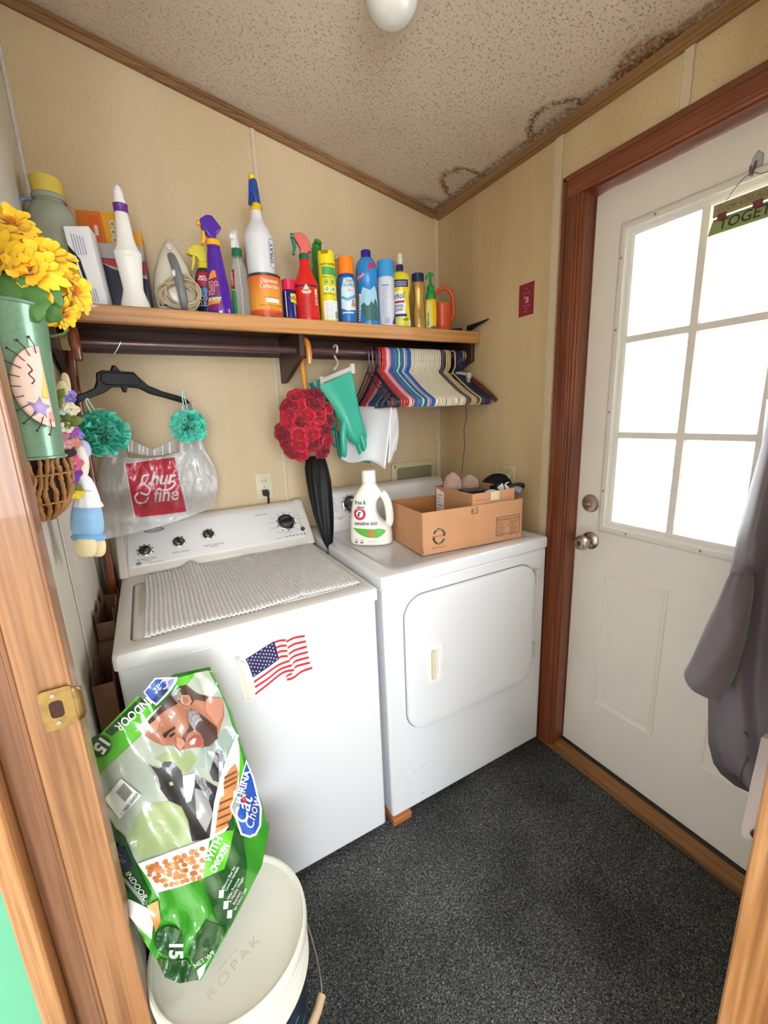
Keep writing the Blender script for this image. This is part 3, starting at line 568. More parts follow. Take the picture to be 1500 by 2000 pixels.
# ================================================================ things on the shelf
class Bot:
    def __init__(s, prof, sx=1, sy=1, pw=2): s.p = prof; s.sx = sx; s.sy = sy; s.pw = pw
    def r(s, z):
        for (r0, z0), (r1, z1) in zip(s.p, s.p[1:]):
            if z0 <= z <= z1 and z1 > z0: return r0+(r1-r0)*(z-z0)/(z1-z0)
        return s.p[-1][0]
    def S(s, a, z, off=0):
        c, d = cos(a), sin(a)
        if s.pw != 2: c = math.copysign(abs(c)**(2/s.pw), c); d = math.copysign(abs(d)**(2/s.pw), d)
        r = s.r(z); p = Vector((r*s.sx*c, r*s.sy*d, z)); n = Vector((c/s.sx, d/s.sy, 0)).normalized(); return p+n*off
    def map(s, off=.0006, R=None, a0=-pi/2):
        R = R or max(p[0] for p in s.p)*(s.sx+s.sy)/2
        return lambda u, v: s.S(a0+u/R, v, off)
    def body(s, name, m, parent, seg=32, sub=False):
        b = MB(); b.lathe(s.p, seg, 0, None, s.sx, s.sy, s.pw); return b.build(name, m, parent)
    def wrap(s, b, z0, z1, m, off=.0004, a=pi, R=None, n=14):
        R = R or max(p[0] for p in s.p)*(s.sx+s.sy)/2; mp = s.map(off, R)
        zs = [z0+(z1-z0)*k/n for k in range(n+1)]+[z for _, z in s.p if z0 < z < z1]; zs = sorted(set(zs)); h = len(zs)-1
        idx = {k: z for k, z in enumerate(zs)}
        b.grid(lambda u, v: s.S(-pi/2+(2*u-1)*a, idx[min(h, round(v*h))], off), 32, h, m)
def S_(pts, n=4):           # smooth a profile
    q = smoothpath([(r, z, 0) for r, z in pts], n); return [(max(p.x, .0004), p.y) for p in q]
def pl(c, r=.3, **k): return mat('plastic_'+c.strip('#'), c, r, **k)
INKW, INKB, INKR = pl('#f2f0ee', .5), pl('#232b6e', .5), pl('#b3232e', .5); INKK = pl('#1c1a20', .5)
def cap(parent, name, r, z0, z1, m, ribs=24, top=.86):
    b = MB(); n = ribs*2
    rings = [[((r-(.0006 if k % 2 else 0))*sc*cos(2*pi*k/n), (r-(.0006 if k % 2 else 0))*sc*sin(2*pi*k/n), z) for k in range(n)] for sc, z in ((1, z0), (1, z1-.003), (top+.08, z1-.001), (top*.97, z1))]
    b.loft(rings); return b.build(name, m, parent)
def head(parent, z, rot, prof, w, m, tm, cm, cr, ch=.018, nozzle=None, trig=None, nm=None):
    "trigger sprayer: collar, shroud (side outline, nozzle to local -x), trigger"
    cap(parent, 'collar', cr, z, z+ch, cm)
    M = T(0, 0, z+ch-.001) @ RZ(rot)
    b = MB(); b.prism(prof, -w/2, w/2, 'y', 0, M); b.build('sprayer_head', m, parent, bevel=min(w*.3, .005), seg=3)
    if trig: b = MB(); b.prism(trig, -w*.3, w*.3, 'y', 0, M); b.build('trigger', tm, parent, bevel=.0015)
    if nozzle: b = MB(); b.tube([M @ Vector((nozzle[0], 0, nozzle[1])), M @ Vector((nozzle[0]-nozzle[2], 0, nozzle[1]))], nozzle[3], 16); b.build('nozzle', nm or tm, parent)
def place(x, y, extra=0): return (x, y, SZ+.002), (0, 0, facecam(x, y)+extra)
G_ = 'cleaning supplies on the shelf'
def sup(name, label, cat, x, y, extra=0, z=None):
    l, r = place(x, y, extra)
    if z is not None: l = (x, y, z)
    return thing(name, label, cat, l, r, G_)

# grey-green gallon jug with a yellow lid
t = sup('plastic_jug', 'large cloudy grey-green plastic jug with a ribbed yellow lid', 'jug', -1.482, -.170)
jm = mat('cloudy_plastic', '#b7bcaa', .25, trans=.3, sss=.1, var=.06, vscale=20); B = Bot(S_([(.048, 0), (.058, .01), (.060, .06), (.0595, .13), (.057, .16), (.0595, .20), (.058, .245), (.047, .272), (.037, .284), (.036, .292)]), 1, 1, 2.6)
b = MB(); b.lathe(B.p, 36, 0); 
for k in range(36*0): pass
b.build('body', jm, t); b = MB(); b.lathe([(.037, .288), (.041, .290), (.041, .299), (.037, .301), (.037, .306)], 32); b.build('neck_ring', jm, t); cap(t, 'lid', .038, .304, .346, pl('#d9bf52', .4), 36)
b = MB(); b.tube(smoothpath([(-.050, -.012, .20), (-.068, -.02, .225), (-.066, -.02, .27), (-.040, -.010, .283)], 6), .006, 8); b.build('handle', mat('jug_handle', '#7a93a8', .3), t)
# cola carton, orange box on top
def carton(name, label, cat, x0, x1, y0, y1, z0, z1, mats, rot=0, deco=None, nm='carton', group=G_):
    cx, cy = (x0+x1)/2, (y0+y1)/2; t = thing(name, label, cat, (cx, cy, z0), (0, 0, rot), group); w, d, h = (x1-x0)/2, (y1-y0)/2, z1-z0
    b = MB(); b.box(-w, w, -d, d, 0, h)
    if deco: deco(b, w, d, h)
    b.build(nm, mats, t, bevel=.0015)
    return t
navy = pl('#171a3a', .3)
def cola(b, w, d, h):
    f = lambda u, v: (u, -d-.0006, v); g = lambda u, v: (w+.0006, u, v)
    b.flat([(-w, h*.80), (w, h*.80), (w, h), (-w, h)], f, 1); b.flat([(-w+.02, h*.79), (w, h*.79), (w, h*.60), (w*.3, h*.655), (-w*.2, h*.7), (-w+.02, h*.76)], lambda u, v: (u, -d-.001, v), 2)
    b.flat([(w, h*.60), (w, h*.55), (w*.3, h*.61), (-w*.2, h*.665), (-w+.03, h*.75), (-w*.2, h*.70), (w*.3, h*.655)], lambda u, v: (u, -d-.001, v), 1)
    b.flat(circ(w*.15, h*.87, .009), lambda u, v: (u, -d-.0012, v), 4); b.flat(circ(w*.15, h*.87, .007), lambda u, v: (u, -d-.0015, v), 1); b.text('pepsi', .02, lambda u, v: (u, -d-.0012, v), 3, (w*.62, h*.85))
    b.flat([(-d, h*.8), (d, h*.8), (d, h), (-d, h)], g, 1)
carton('cola_carton', 'navy blue cola carton with a red and silver band under the orange box', 'carton', -1.412, -1.256, -.165, -.03, SZ, SZ+.205, [navy, pl('#a8a3a0', .35), INKR, INKW, INKB], radians(-6), cola)
def kbox(b, w, d, h):
    f = lambda o: (lambda u, v: (u, -d-o, v))
    b.flat([(-w, 0), (w*.30, 0), (w*.18, h), (-w, h)], f(.0005), 1); b.flat([(-w*.45, .008), (w*.12, .008), (w*.08, h-.012), (-w*.42, h-.012)], f(.001), 3)
    b.flat([(-w*.22, .022), (-w*.05, .022), (-w*.05, .05), (-w*.22, .05)], f(.0014), 2)
    for k in range(3): b.flat(circ(w*.68, .013+k*.022, .0085, 16, .0095), f(.001), 2); b.flat(circ(w*.68, .012+k*.022, .0055, 12), f(.0014), 4)
    b.text('24', .02, f(.0014), 2, (-w*.72, h*.35)); b.flat([(-d, 0), (d, 0), (d, h*.6), (-d, h*.45)], lambda u, v: (w+.0005, u, v), 1)
carton('coffee_pod_box', 'orange and amber box lying on the navy cola carton', 'box', -1.414, -1.302, -.150, -.03, SZ+.2065, SZ+.2065+.088, [pl('#d79a26', .35), pl('#c9701f', .35), pl('#cfc6ae', .4), pl('#d05a24', .35), pl('#8d8a7c', .4)], radians(-14), kbox)
# torn white carton
t = thing('torn_white_carton', 'narrow white printed carton with its side torn open', 'carton', (-1.405, -.235, SZ+.002), (0, radians(-4), radians(-12)), G_)
b = MB(); w, d, h = .031, .030, .205
b.box(-w, w, -d, d, 0, h); b.build('carton', pl('#f1f0f3', .4), t, bevel=.001); b = MB(); f = lambda o: (lambda u, v: (u, -d-o, v))
for k in range(5):
    for z0, z1 in ((h-.072, h-.018), (.012, .055)): 
        b.flat([(-.018+k*.0065, z0), (-.0158+k*.0065, z0), (-.0158+k*.0065, z1-k*.002), (-.018+k*.0065, z1-k*.002)], f(.0005), 1)
b.flat([(-w, h-.045), (-w+.006, h-.055), (-w+.014, h-.068), (-w+.022, h-.083), (-w+.023, h-.10), (-w+.026, h-.13), (-w+.024, h-.150), (-w+.016, h-.155), (-w+.010, h-.162), (-w, h-.166)], f(.0006), 0)
b.flat([(-w+.010, h-.072), (-w+.014, h-.075), (-w+.015, h-.10), (-w+.018, h-.14), (-w+.014, h-.148), (-w+.010, h-.10)], f(.0009), 2); b.flat([(-d, h-.045), (d*.8, h-.055), (d*.8, h-.17), (-d, h-.166)], lambda u, v: (-w-.0006, u, v), 0)
b.build('torn_opening', [INKK, pl('#8f93b8', .5), INKW], t, smooth=0)
# small yellow box at the right end of the cola carton
carton('yellow_box', 'small yellow-orange box on the cola carton behind the white purple-collared bottle', 'box', -1.293, -1.255, -.135, -.04, SZ+.207, SZ+.207+.052, [pl('#e6a127', .3)], radians(-6))
# white bottle with purple collar
t = sup('bleach_gel_bottle', 'tall white bottle with a purple collar and cone tip', 'bottle', -1.309, -.245)
wp = mat('white_bottle', '#efece4', .3, sss=.05)
B = Bot(S_([(.036, 0), (.040, .004), (.038, .02), (.029, .05), (.0275, .065), (.031, .105), (.036, .150), (.036, .158), (.030, .168), (.0235, .19), (.019, .235), (.0165, .262)]), 1, .72)
B.body('body', wp, t); b = MB()
for k in range(6): b.tube([(.0185*1.02*cos(a)*(1-.0), -.0185*.76*sin(a), .205+k*.008) for a in [pi*(.25+.5*i/6) for i in range(7)]], .0008, 5)
b.tube(smoothpath([(-.024, -.016, .165), (-.010, -.024, .150), (.000, -.0275, .143), (.010, -.024, .150), (.026, -.014, .168)], 5), .0014, 6); b.build('grip_rib', wp, t)
cap(t, 'collar', .0185, .262, .283, pl('#6b2c86', .35), 22, 1.0); b = MB(); b.lathe(S_([(.0155, .283), (.0155, .292), (.013, .300), (.0125, .312), (.009, .324), (.004, .331), (.0004, .332)]), 20); b.build('tip', pl('#f4f3f2', .25), t)
# steam iron
t = thing('steam_iron', 'beige and grey steam iron standing on its heel with a coiled cord', 'iron', (-1.192, -.215, SZ+.002), (radians(-6), 0, radians(-8)), G_)
def io(s, y, zo=0): 
    pts = [(-.052, 0), (-.062, .03), (-.064, .07), (-.056, .12), (-.040, .17), (-.020, .21), (0, .232), (.020, .21), (.040, .17), (.056, .12), (.064, .07), (.062, .03), (.052, 0)]
    return [(x*s, y, .105+(z-.105)*s+zo) for x, z in [(p.x, p.y) for p in smoothpath([(a, c, 0) for a, c in pts], 3)]]
b = MB(); b.loft([io(1.0, .012), io(1.0, .004)]); b.build('soleplate', pl('#2a2c33', .25), t)
b = MB(); b.loft([io(.985, .004), io(.97, -.006), io(.88, -.022, .0), io(.70, -.034), io(.45, -.040)]); b.build('housing', mat('iron_beige', '#cfc6b2', .25), t)
b = MB(); 
for s in (-1, 1): b.flat([(s*.047, .02), (s*.052, .06), (s*.046, .105), (s*.030, .085), (s*.022, .05), (s*.024, .02)], lambda u, v: (u, -.0225-.012*(1-abs(u)/.06), v), 0)
b.build('side_panel', pl('#3c4753', .3), t, solid=.002)
b = MB(); hp = smoothpath([(.002, -.036, .165), (.006, -.060, .150), (.014, -.078, .11), (.020, -.080, .06), (.022, -.070, .02), (.020, -.040, .004)], 6)
b.tube(hp, [.010+.003*sin(pi*i/(len(hp)-1)) for i in range(len(hp))], 14); b.build('handle', mat('iron_grey', '#6f7470', .35), t)
b = MB(); b.ball((.012, -.088, .095), .0115, 0, 16, 8, (1, .35, 1)); b.box(.0035, .0065, -.058, -.054, .135, .158); b.build('steam_button', pl('#d5d2ca', .25), t)
b = MB(); b.tube([(.0, -.040, .185), (.0, -.048, .19)], .008, 14); b.build('water_cap', pl('#e4dfd2', .25), t)
b = MB(); rs = random.Random(5)
for k in range(9):
    cx, cz, ra, rb = .012+rs.uniform(-.01, .012), .052+rs.uniform(-.008, .008), rs.uniform(.038, .060), rs.uniform(.030, .046); ph = rs.uniform(-.3, .3)
    b.tube([(cx+ra*cos(a)*cos(ph)-rb*sin(a)*sin(ph), -.050-.010*k/9-.008*sin(2*a+k), max(.006, cz+ra*cos(a)*sin(ph)+rb*sin(a)*cos(ph))) for a in [2*pi*i/28 for i in range(28)]], .0030, 6, closed=True)
b.build('cord', mat('iron_cord', '#b5a283', .6), t)
# stain remover with yellow sprayer
t = sup('stain_remover_bottle', 'dark blue stain spray bottle with a yellow trigger head beside the iron', 'spray bottle', -1.092, -.165)
B = Bot(S_([(.028, 0), (.031, .006), (.031, .04), (.027, .07), (.029, .11), (.028, .135), (.020, .158), (.014, .166)]), 1, .65); B.body('body', mat('dark_translucent', '#3a4048', .2), t)
b = MB(); B.wrap(b, .01, .15, 0, .0004, 1.3); mp = B.map(.0008, .03); b.flat([(-.03, .105), (-.026, .148), (.012, .150), (.022, .140), (.020, .118), (.0, .106)], mp, 1)
b.text('OXI\nCLEAN', .021, mp, 2, (-.004, .062), bold=.03); b.text('MAX\nFORCE', .010, B.map(.0011, .03), 3, (-.006, .131), bold=.02); b.flat(circ(-.004, .088, .022, 20, .012), B.map(.0006, .03), 4)
b.build('label', [pl('#24304f', .3), INKR, pl('#c3ccd6', .4), INKW, pl('#4f7ea8', .3)], t)
head(t, .162, radians(6), [(-.010, 0), (-.016, .016), (-.040, .018), (-.044, .030), (-.030, .046), (-.012, .054), (.010, .050), (.016, .03), (.012, 0)], .022, pl('#d8c33a', .35), pl('#d8c33a', .35), pl('#e0cb2e', .35), .0175, .020, (-.042, .026, .005, .006), [(-.020, .018), (-.028, .018), (-.036, -.018), (-.038, -.03), (-.034, -.03), (-.024, -.006)])
# purple cleaner
t = sup('purple_cleaner_bottle', 'tall purple trigger cleaner bottle with a yellow collar', 'spray bottle', -1.066, -.250)
pur = mat('purple_plastic', '#4b1f96', .18, coat=.4); B = Bot([(.037, 0), (.040, .004), (.0385, .03), (.033, .09), (.027, .14), (.021, .19), (.0185, .208)], 1, .70); B.body('body', pur, t)
b = MB(); mp = B.map(.0006, .036, -pi/2-.45); o1 = [(-.030, .012), (.020, .012), (.022, .05), (.019, .10), (.014, .132), (.002, .134), (-.012, .122), (-.024, .10), (-.028, .06)]
b.flat(o1, mp, 0); b.flat([(-.026, .028), (.016, .034), (.018, .05), (-.026, .048)], B.map(.0009, .036, -pi/2-.45), 1); b.flat([(-.020, .103), (.014, .112), (.012, .130), (.001, .132), (-.012, .120)], B.map(.0009, .036, -pi/2-.45), 1)
b.text('409', .050, B.map(.0012, .036, -pi/2-.45), 3, (-.004, .062), bold=.07, sx=.6); b.text('409', .050, B.map(.0015, .036, -pi/2-.45), 0, (-.004, .062), bold=.02, sx=.6); b.flat([(-.012, .050), (.018, .056), (.018, .044), (-.012, .040)], B.map(.0011, .036, -pi/2-.45), 4); b.text('scent', .020, B.map(.0018, .036, -pi/2-.45), 2, (-.002, .042), shear=.4, bold=.01)
b.build('label', [pl('#7b2368', .35), pl('#e88a35', .35), INKW, pl('#f0c08a', .35), pl('#3f8a3c', .35)], t)
head(t, .207, radians(10), [(-.008, 0), (-.030, .030), (-.034, .052), (-.014, .066), (.004, .068), (.030, .036), (.022, .026), (.012, .018), (.010, 0)], .030, pur, pl('#f0a326', .35), pl('#f2b01f', .35), .0215, .017, (-.030, .044, .012, .0075), [(-.022, .022), (-.030, .022), (-.032, -.002), (-.036, -.014), (-.028, -.014), (-.022, 0)])
# clear vinegar-style bottle
clr = thin('clear_plastic', '#dfe6e2', .18, .08)
t = sup('clear_spray_bottle', 'clear plastic spray bottle with a green collar and white head', 'spray bottle', -.985, -.205)
B = Bot(S_([(.030, 0), (.034, .005), (.033, .05), (.030, .09), (.029, .13), (.024, .165), (.016, .192), (.0145, .202)]), 1, .75); B.body('body', clr, t)
b = MB(); mp = B.map(.0007, .03, -pi/2-.75); b.flat([(-.016, .10), (.004, .095), (.006, .155), (-.006, .160)], mp, 0); b.flat([(-.018, .01), (.008, .01), (.006, .09), (-.014, .095)], mp, 1); b.text('CLEAN', .013, B.map(.0011, .03, -pi/2-.75), 2, (-.002, .128), rot=pi/2, bold=.02); b.build('label', [INKR, pl('#3f9a5a', .35), INKW], t)
head(t, .200, radians(70), [(-.010, 0), (-.014, .016), (-.026, .022), (-.028, .032), (-.016, .052), (-.004, .058), (.008, .048), (.012, .02), (.010, 0)], .024, pl('#e3e0da', .3), pl('#f0eeea', .2), pl('#16704a', .35), .0165, .024, (-.026, .028, .006, .007), [(-.018, .02), (-.024, .02), (-.030, -.004), (-.026, -.004)])
b = MB(); b.tube([(0, 0, .008), (.004, 0, .1), (0, 0, .2)], .002, 6); b.build('dip_tube', pl('#d9d4c8', .3), t)
# amber bottle behind
t = sup('tan_bottle', 'tan brown bottle half hidden behind the clear spray bottle', 'bottle', -.925, -.105)
Bot(S_([(.030, 0), (.033, .006), (.032, .16), (.026, .20), (.014, .235), (.011, .25)])).body('body', mat('tan_plastic', '#a9835c', .3), t); cap(t, 'cap', .0125, .248, .268, pl('#b9a68c', .4), 18)
# paint can with a white spray bottle standing on it
t = sup('paint_can', 'orange quart paint can under the big white spray bottle', 'paint can', -.910, -.232)
B = Bot([(.0545, 0), (.0545, .134)]); b = MB(); b.lathe([(.052, .0), (.0555, .001), (.0555, .006), (.0545, .007), (.0545, .130), (.056, .131), (.056, .138), (.053, .139), (.050, .134), (.001, .134)], 40); b.build('can', mat('can_metal', '#6b6560', .3, metal=.8), t)
gr = mat('orange_gradient_label', '#e8822f', .35); n, l = nt(gr); tc = n.new('ShaderNodeTexCoord'); sx_ = n.new('ShaderNodeSeparateXYZ'); l.new(tc.outputs['Object'], sx_.inputs[0]); mr = n.new('ShaderNodeMapRange'); mr.inputs['From Max'].default_value = .134; l.new(sx_.outputs[2], mr.inputs[0])
cr = n.new('ShaderNodeValToRGB'); e = cr.color_ramp.elements; e[0].position = .18; e[0].color = (*hexc('#d9552f'), 1); e[1].position = 1; e[1].color = (*hexc('#d8622e'), 1); k = e.new(.2); k.color = (*hexc('#eda43a'), 1); k = e.new(.55); k.color = (*hexc('#e9973f'), 1); l.new(mr.outputs[0], cr.inputs[0]); l.new(cr.outputs[0], n['Principled BSDF'].inputs['Base Color'])
b = MB(); B.wrap(b, .007, .130, 0, .0006, pi); mp = B.map(.0011, .0545, -pi/2+.25); b.text('Diamond\nCollection', .0195, mp, 1, (.004, .108), shear=.25, sx=.85); b.flat([(-.012, .048), (.036, .048), (.036, .060), (-.012, .060)], mp, 1); b.flat([(-.022, .063), (.040, .063), (.040, .0638), (-.022, .0638)], mp, 2)
b.text('Latex Premium Paint', .0085, mp, 2, (.006, .036), sx=1.1); b.text('Water Based Enamel', .006, mp, 2, (.006, .028)); b.text('1 U.S. QUART', .008, mp, 2, (.010, .011), bold=.01); b.build('label', [gr, INKW, pl('#5a2c14', .5)], t)
t = sup('white_spray_bottle', 'big white spray bottle with a blue and yellow head standing on the paint can', 'spray bottle', -.914, -.232, 0, SZ+.002+.1395)
B = Bot(S_([(.041, 0), (.045, .004), (.0462, .03), (.047, .095), (.0475, .112), (.046, .122), (.036, .145), (.024, .165), (.0195, .180), (.018, .198)])); B.body('body', mat('milky_bottle', '#e6e5e6', .3, sss=.2, trans=.1), t)
b = MB(); mp = B.map(.0007, .046, -pi/2+.95); o_ = rr(-.012, .016, .02, .108, .010); b.flat(o_, mp, 1); b.flat([(u*.9+.0002, .064+(v-.064)*.96) for u, v in o_], B.map(.001, .046, -pi/2+.95), 0); b.text('SPRAY', .022, B.map(.0013, .046, -pi/2+.95), 1, (.006, .064), rot=pi/2, bold=.02, align='CENTER'); b.build('label', [pl('#e9e8ea', .3), pl('#31518f', .4)], t)
head(t, .196, radians(62), [(-.010, 0), (-.012, .014), (-.020, .020), (-.020, .034), (-.012, .070), (.004, .074), (.012, .05), (.018, .012), (.030, -.006), (.024, -.008), (.010, .006)], .022, pl('#2a4f9c', .3), pl('#24408a', .3), pl('#e9bd1e', .35), .0195, .022, None, [(-.018, .03), (-.026, .026), (-.034, -.004), (-.038, -.012), (-.032, -.014), (-.022, .008)])
b = MB(); b.ball((-.004, -.004, .294), .011, 0, 14, 8, (1, 1, .9)); b.build('nozzle', pl('#efc51f', .3), t)
# small blue can with a pink-red cap
t = sup('lubricant_can', 'small dark blue and yellow aerosol can with a pink red cap', 'aerosol can', -.829, -.245)
B = Bot([(.0235, 0), (.0235, .096)]); b = MB(); b.lathe([(.022, 0), (.0245, .001), (.0245, .004), (.0235, .005), (.0235, .095), (.020, .100), (.001, .1)], 28); b.build('can', pl('#1e1f6b', .25), t)
b = MB(); mp = B.map(.0006, .0235, -pi/2+.35); b.flat([(-.004, .060), (.030, .052), (.030, .086), (.012, .088), (-.004, .086)], mp, 0); b.text('WD-40', .0145, B.map(.001, .0235, -pi/2+.35), 1, (.0115, .067), bold=.03); b.text('LUBRICANT', .008, B.map(.001, .0235, -pi/2+.35), 2, (.012, .012), rot=pi/2, align='LEFT'); b.flat([(-.022, .012), (-.0195, .012), (-.0195, .095), (-.022, .095)], mp, 2); b.build('label', [pl('#e8c62b', .35), pl('#1e2a7c', .4), INKW], t)
cap(t, 'cap', .0225, .100, .134, pl('#d9234f', .3), 30, .93)
# red trigger bottle
t = sup('red_cleaner_bottle', 'bright red trigger bottle with a coral head and green trigger', 'spray bottle', -.762, -.240)
red = mat('red_plastic', '#d9201c', .2, coat=.3); B = Bot(S_([(.038, 0), (.0425, .004), (.0420, .03), (.0415, .10), (.0425, .118), (.041, .130), (.030, .155), (.020, .180), (.0165, .205), (.016, .212)]), 1, .8); B.body('body', red, t)
b = MB(); B.wrap(b, .012, .118, 0, .0006, 1.25); mp = B.map(.001, .040); b.flat([(-.044, .114), (.044, .114), (.044, .120), (-.044, .120)], mp, 1)
b.flat([(0, .122), (.010, .106), (.018, .100), (.012, .092), (0, .090), (-.012, .092), (-.018, .100), (-.010, .106)], B.map(.0013, .04), 2); b.text('THRIFT', .010, B.map(.0017, .04), 1, (0, .098), bold=.02)
for k in range(11): b.flat([(-.026, .078-k*.0055), (.018-(k % 3)*.004, .078-k*.0055), (.018-(k % 3)*.004, .0795-k*.0055), (-.026, .0795-k*.0055)], mp, 3)
b.flat([(.030, .055), (.041, .055), (.041, .108), (.030, .108)], mp, 2); b.text('ALERT', .011, B.map(.0014, .04), 4, (.0388, .058), rot=pi/2, align='LEFT', bold=.02); b.build('label', [pl('#cf2620', .3), pl('#3b1c50', .4), pl('#f0c9a4', .4), pl('#7b1c16', .4), INKK], t)
head(t, .208, radians(8), [(-.012, 0), (-.012, .018), (-.018, .030), (-.032, .052), (-.030, .064), (-.006, .066), (.012, .056), (.022, .034), (.026, .006), (.014, .010), (.012, 0)], .026, mat('coral', '#d9635a', .35), pl('#1c7a5c', .3), pl('#1f6b4c', .35), .0175, .018, (-.030, .056, .012, .009), [(-.028, .048), (-.040, .046), (-.036, .016), (-.040, .0), (-.032, -.004), (-.024, .020)])
# green bottle behind
t = sup('green_bottle', 'green glossy spray bottle standing behind the red trigger bottle', 'spray bottle', -.662, -.115)
grn = mat('green_gloss', '#23792c', .12, coat=.5); Bot(S_([(.028, 0), (.032, .01), (.031, .18), (.024, .22), (.018, .25)])).body('body', grn, t)
b = MB(); b.tube(smoothpath([(0, 0, .248), (0, 0, .285), (.002, 0, .305), (.010, -.012, .322)], 5), [.020]*8+[.018]*4+[.015]*3+[.012], 18); b.build('sprayer_head', grn, t)
# yellow aerosol
t = sup('yellow_aerosol', 'yellow aerosol can with a scooped yellow cap left of the orange-capped can', 'aerosol can', -.682, -.250)
B = Bot([(.0305, 0), (.0305, .190)]); b = MB(); b.lathe([(.028, 0), (.0315, .001), (.0315, .005), (.0305, .006), (.0305, .190), (.028, .192)], 32); b.build('can', pl('#e3ce1c', .25), t)
b = MB(); mp = B.map(.0007, .0305, -pi/2+.15); b.flat([(-.024, .010), (.038, .010), (.038, .075), (-.024, .072)], mp, 1); b.flat([(-.024, .160), (.038, .155), (.038, .182), (-.024, .185)], mp, 2)
b.text('SWIFT DUSTER', .0085, B.map(.0011, .0305), 4, (.004, .190), bold=.02)
for r_ in range(2):
    for c_ in range(2): b.flat(rr(-.018+c_*.024, .0+c_*.024, .103+r_*.024, .121+r_*.024, .003), mp, 3 if r_ else 1); b.flat(circ(-.009+c_*.024, .112+r_*.024, .006), B.map(.001, .0305, -pi/2+.15), 2)
b.flat([(-.024, .094), (.038, .092), (.038, .096), (-.024, .098)], mp, 2); b.flat([(-.024, .150), (.038, .148), (.038, .151), (-.024, .153)], mp, 2)
for k in range(9): b.flat([(-.016, .064-k*.006), (.012, .064-k*.006), (.012, .065-k*.006), (-.016, .065-k*.006)], B.map(.001, .0305, -pi/2+.15), 4)
for k in range(7): b.flat([(.018+k*.0022, .014), (.0192+k*.0022, .014), (.0192+k*.0022, .038), (.018+k*.0022, .038)], B.map(.001, .0305, -pi/2+.15), 4)
b.build('label', [pl('#f2de2a', .3), pl('#ededf0', .4), pl('#4aa25a', .4), pl('#b7c944', .4), pl('#4b5a34', .5)], t)
def scoop(v): return v
b = MB(); n_ = 32
b.loft([[(.030*s*cos(2*pi*k/n_), .030*s*sin(2*pi*k/n_), z if z < .21 else z-(.012 if abs((k/n_*360-250)) < 34 else 0)) for k in range(n_)] for s, z in ((1, .188), (1, .222), (.97, .238), (.80, .241))]); b.build('cap', pl('#ecd71f', .3), t)
# orange-capped can
t = sup('fabric_protector_can', 'blue fabric protector aerosol can with a bright orange cap', 'aerosol can', -.606, -.250)
B = Bot([(.0300, 0), (.0300, .164)]); b = MB(); b.lathe([(.028, 0), (.031, .001), (.031, .005), (.030, .006), (.030, .162), (.027, .172)], 32); b.build('can', pl('#1d4f9b', .22), t)
b = MB(); B.wrap(b, .008, .160, 0, .0005, 1.5); mp = B.map(.0009, .03); b.flat([(-.026, .055), (-.022, .12), (-.010, .155), (.018, .158), (.036, .14), (.036, .05), (.0, .045)], mp, 1); b.flat([(-.026, .100), (.0, .088), (.036, .104), (.036, .092), (0, .078), (-.026, .090)], B.map(.0012, .03), 4)
b.text('Stain\nGUARD', .0175, B.map(.0014, .03), 2, (.010, .142), sx=.85); b.text('fabric', .011, B.map(.0014, .03), 3, (.014, .112)); b.text('&', .034, B.map(.0014, .03), 3, (.024, .060), bold=.01); b.flat([(-.022, .036), (.022, .036), (.022, .041), (-.022, .041)], B.map(.0012, .03), 1)
b.build('label', [pl('#2a6db8', .3), pl('#cfe0ea', .4), pl('#243a6a', .4), pl('#c95a4a', .4), pl('#5a9fcf', .3)], t); cap(t, 'cap', .0300, .172, .231, pl('#f0801c', .3), 40, .92)
t = sup('frosted_pump_bottle', 'frosted clear pump bottle standing behind the orange-capped can', 'bottle', -.553, -.100)
Bot(S_([(.024, 0), (.028, .01), (.027, .18), (.016, .22), (.012, .24)])).body('body', thin('frosted', '#cfc7b8', .4, .4), t); b = MB(); b.lathe([(.014, .238), (.014, .26), (.008, .262), (.008, .28)], 16); b.tube(smoothpath([(.006, 0, .285), (0, 0, .288), (-.014, -.006, .285), (-.022, -.010, .272)], 4), .009, 10); b.build('pump', thin('frosted_pump', '#d8d0c2', .55, .35), t)
# big blue bottle
t = sup('blue_cleaner_bottle', 'large blue pour bottle with a navy screw cap and landscape label', 'bottle', -.512, -.235)
B = Bot(S_([(.036, 0), (.041, .006), (.0405, .05), (.037, .12), (.036, .150), (.040, .175), (.041, .195), (.036, .225), (.022, .246), (.0155, .250)]), 1, .75); B.body('body', mat('blue_clear', '#2f7fc0', .12, coat=.4), t)
b = MB(); B.wrap(b, .012, .235, 0, .0006, 1.5); mp = B.map(.001, .039); b.flat([(-.034, .10), (-.02, .14), (.01, .128), (.034, .145), (.046, .125), (.046, .07), (0, .075), (-.034, .06)], mp, 1); b.flat([(-.030, .075), (-.014, .085), (.0, .068), (.014, .090), (.022, .078), (.030, .100), (.040, .088), (.046, .06), (.046, .02), (-.01, .02), (-.020, .045)], B.map(.0014, .039), 2)
b.flat([(-.044, .02), (-.032, .02), (-.026, .115), (-.040, .120)], B.map(.0016, .039), 4)
for k in range(9): b.flat([(-.042, .026+k*.010), (-.032, .026+k*.010), (-.032, .0285+k*.010), (-.042, .0285+k*.010)], B.map(.002, .039), 5)
b.flat([(-.036, .16), (-.016, .175), (-.014, .195), (-.034, .182)], B.map(.0014, .039), 3); b.flat([(.006, .195), (.036, .21), (.040, .225), (.010, .222)], B.map(.0014, .039), 3); b.text('Fresh', .016, B.map(.0018, .039), 4, (-.024, .172), rot=.4, shear=.3)
b.build('label', [pl('#2f86cc', .25), pl('#a9d3e6', .35), pl('#3d6a63', .4), pl('#c2345c', .35), INKW, pl('#4b6a9a', .4)], t); cap(t, 'cap', .0190, .246, .272, pl('#20258c', .3), 22)
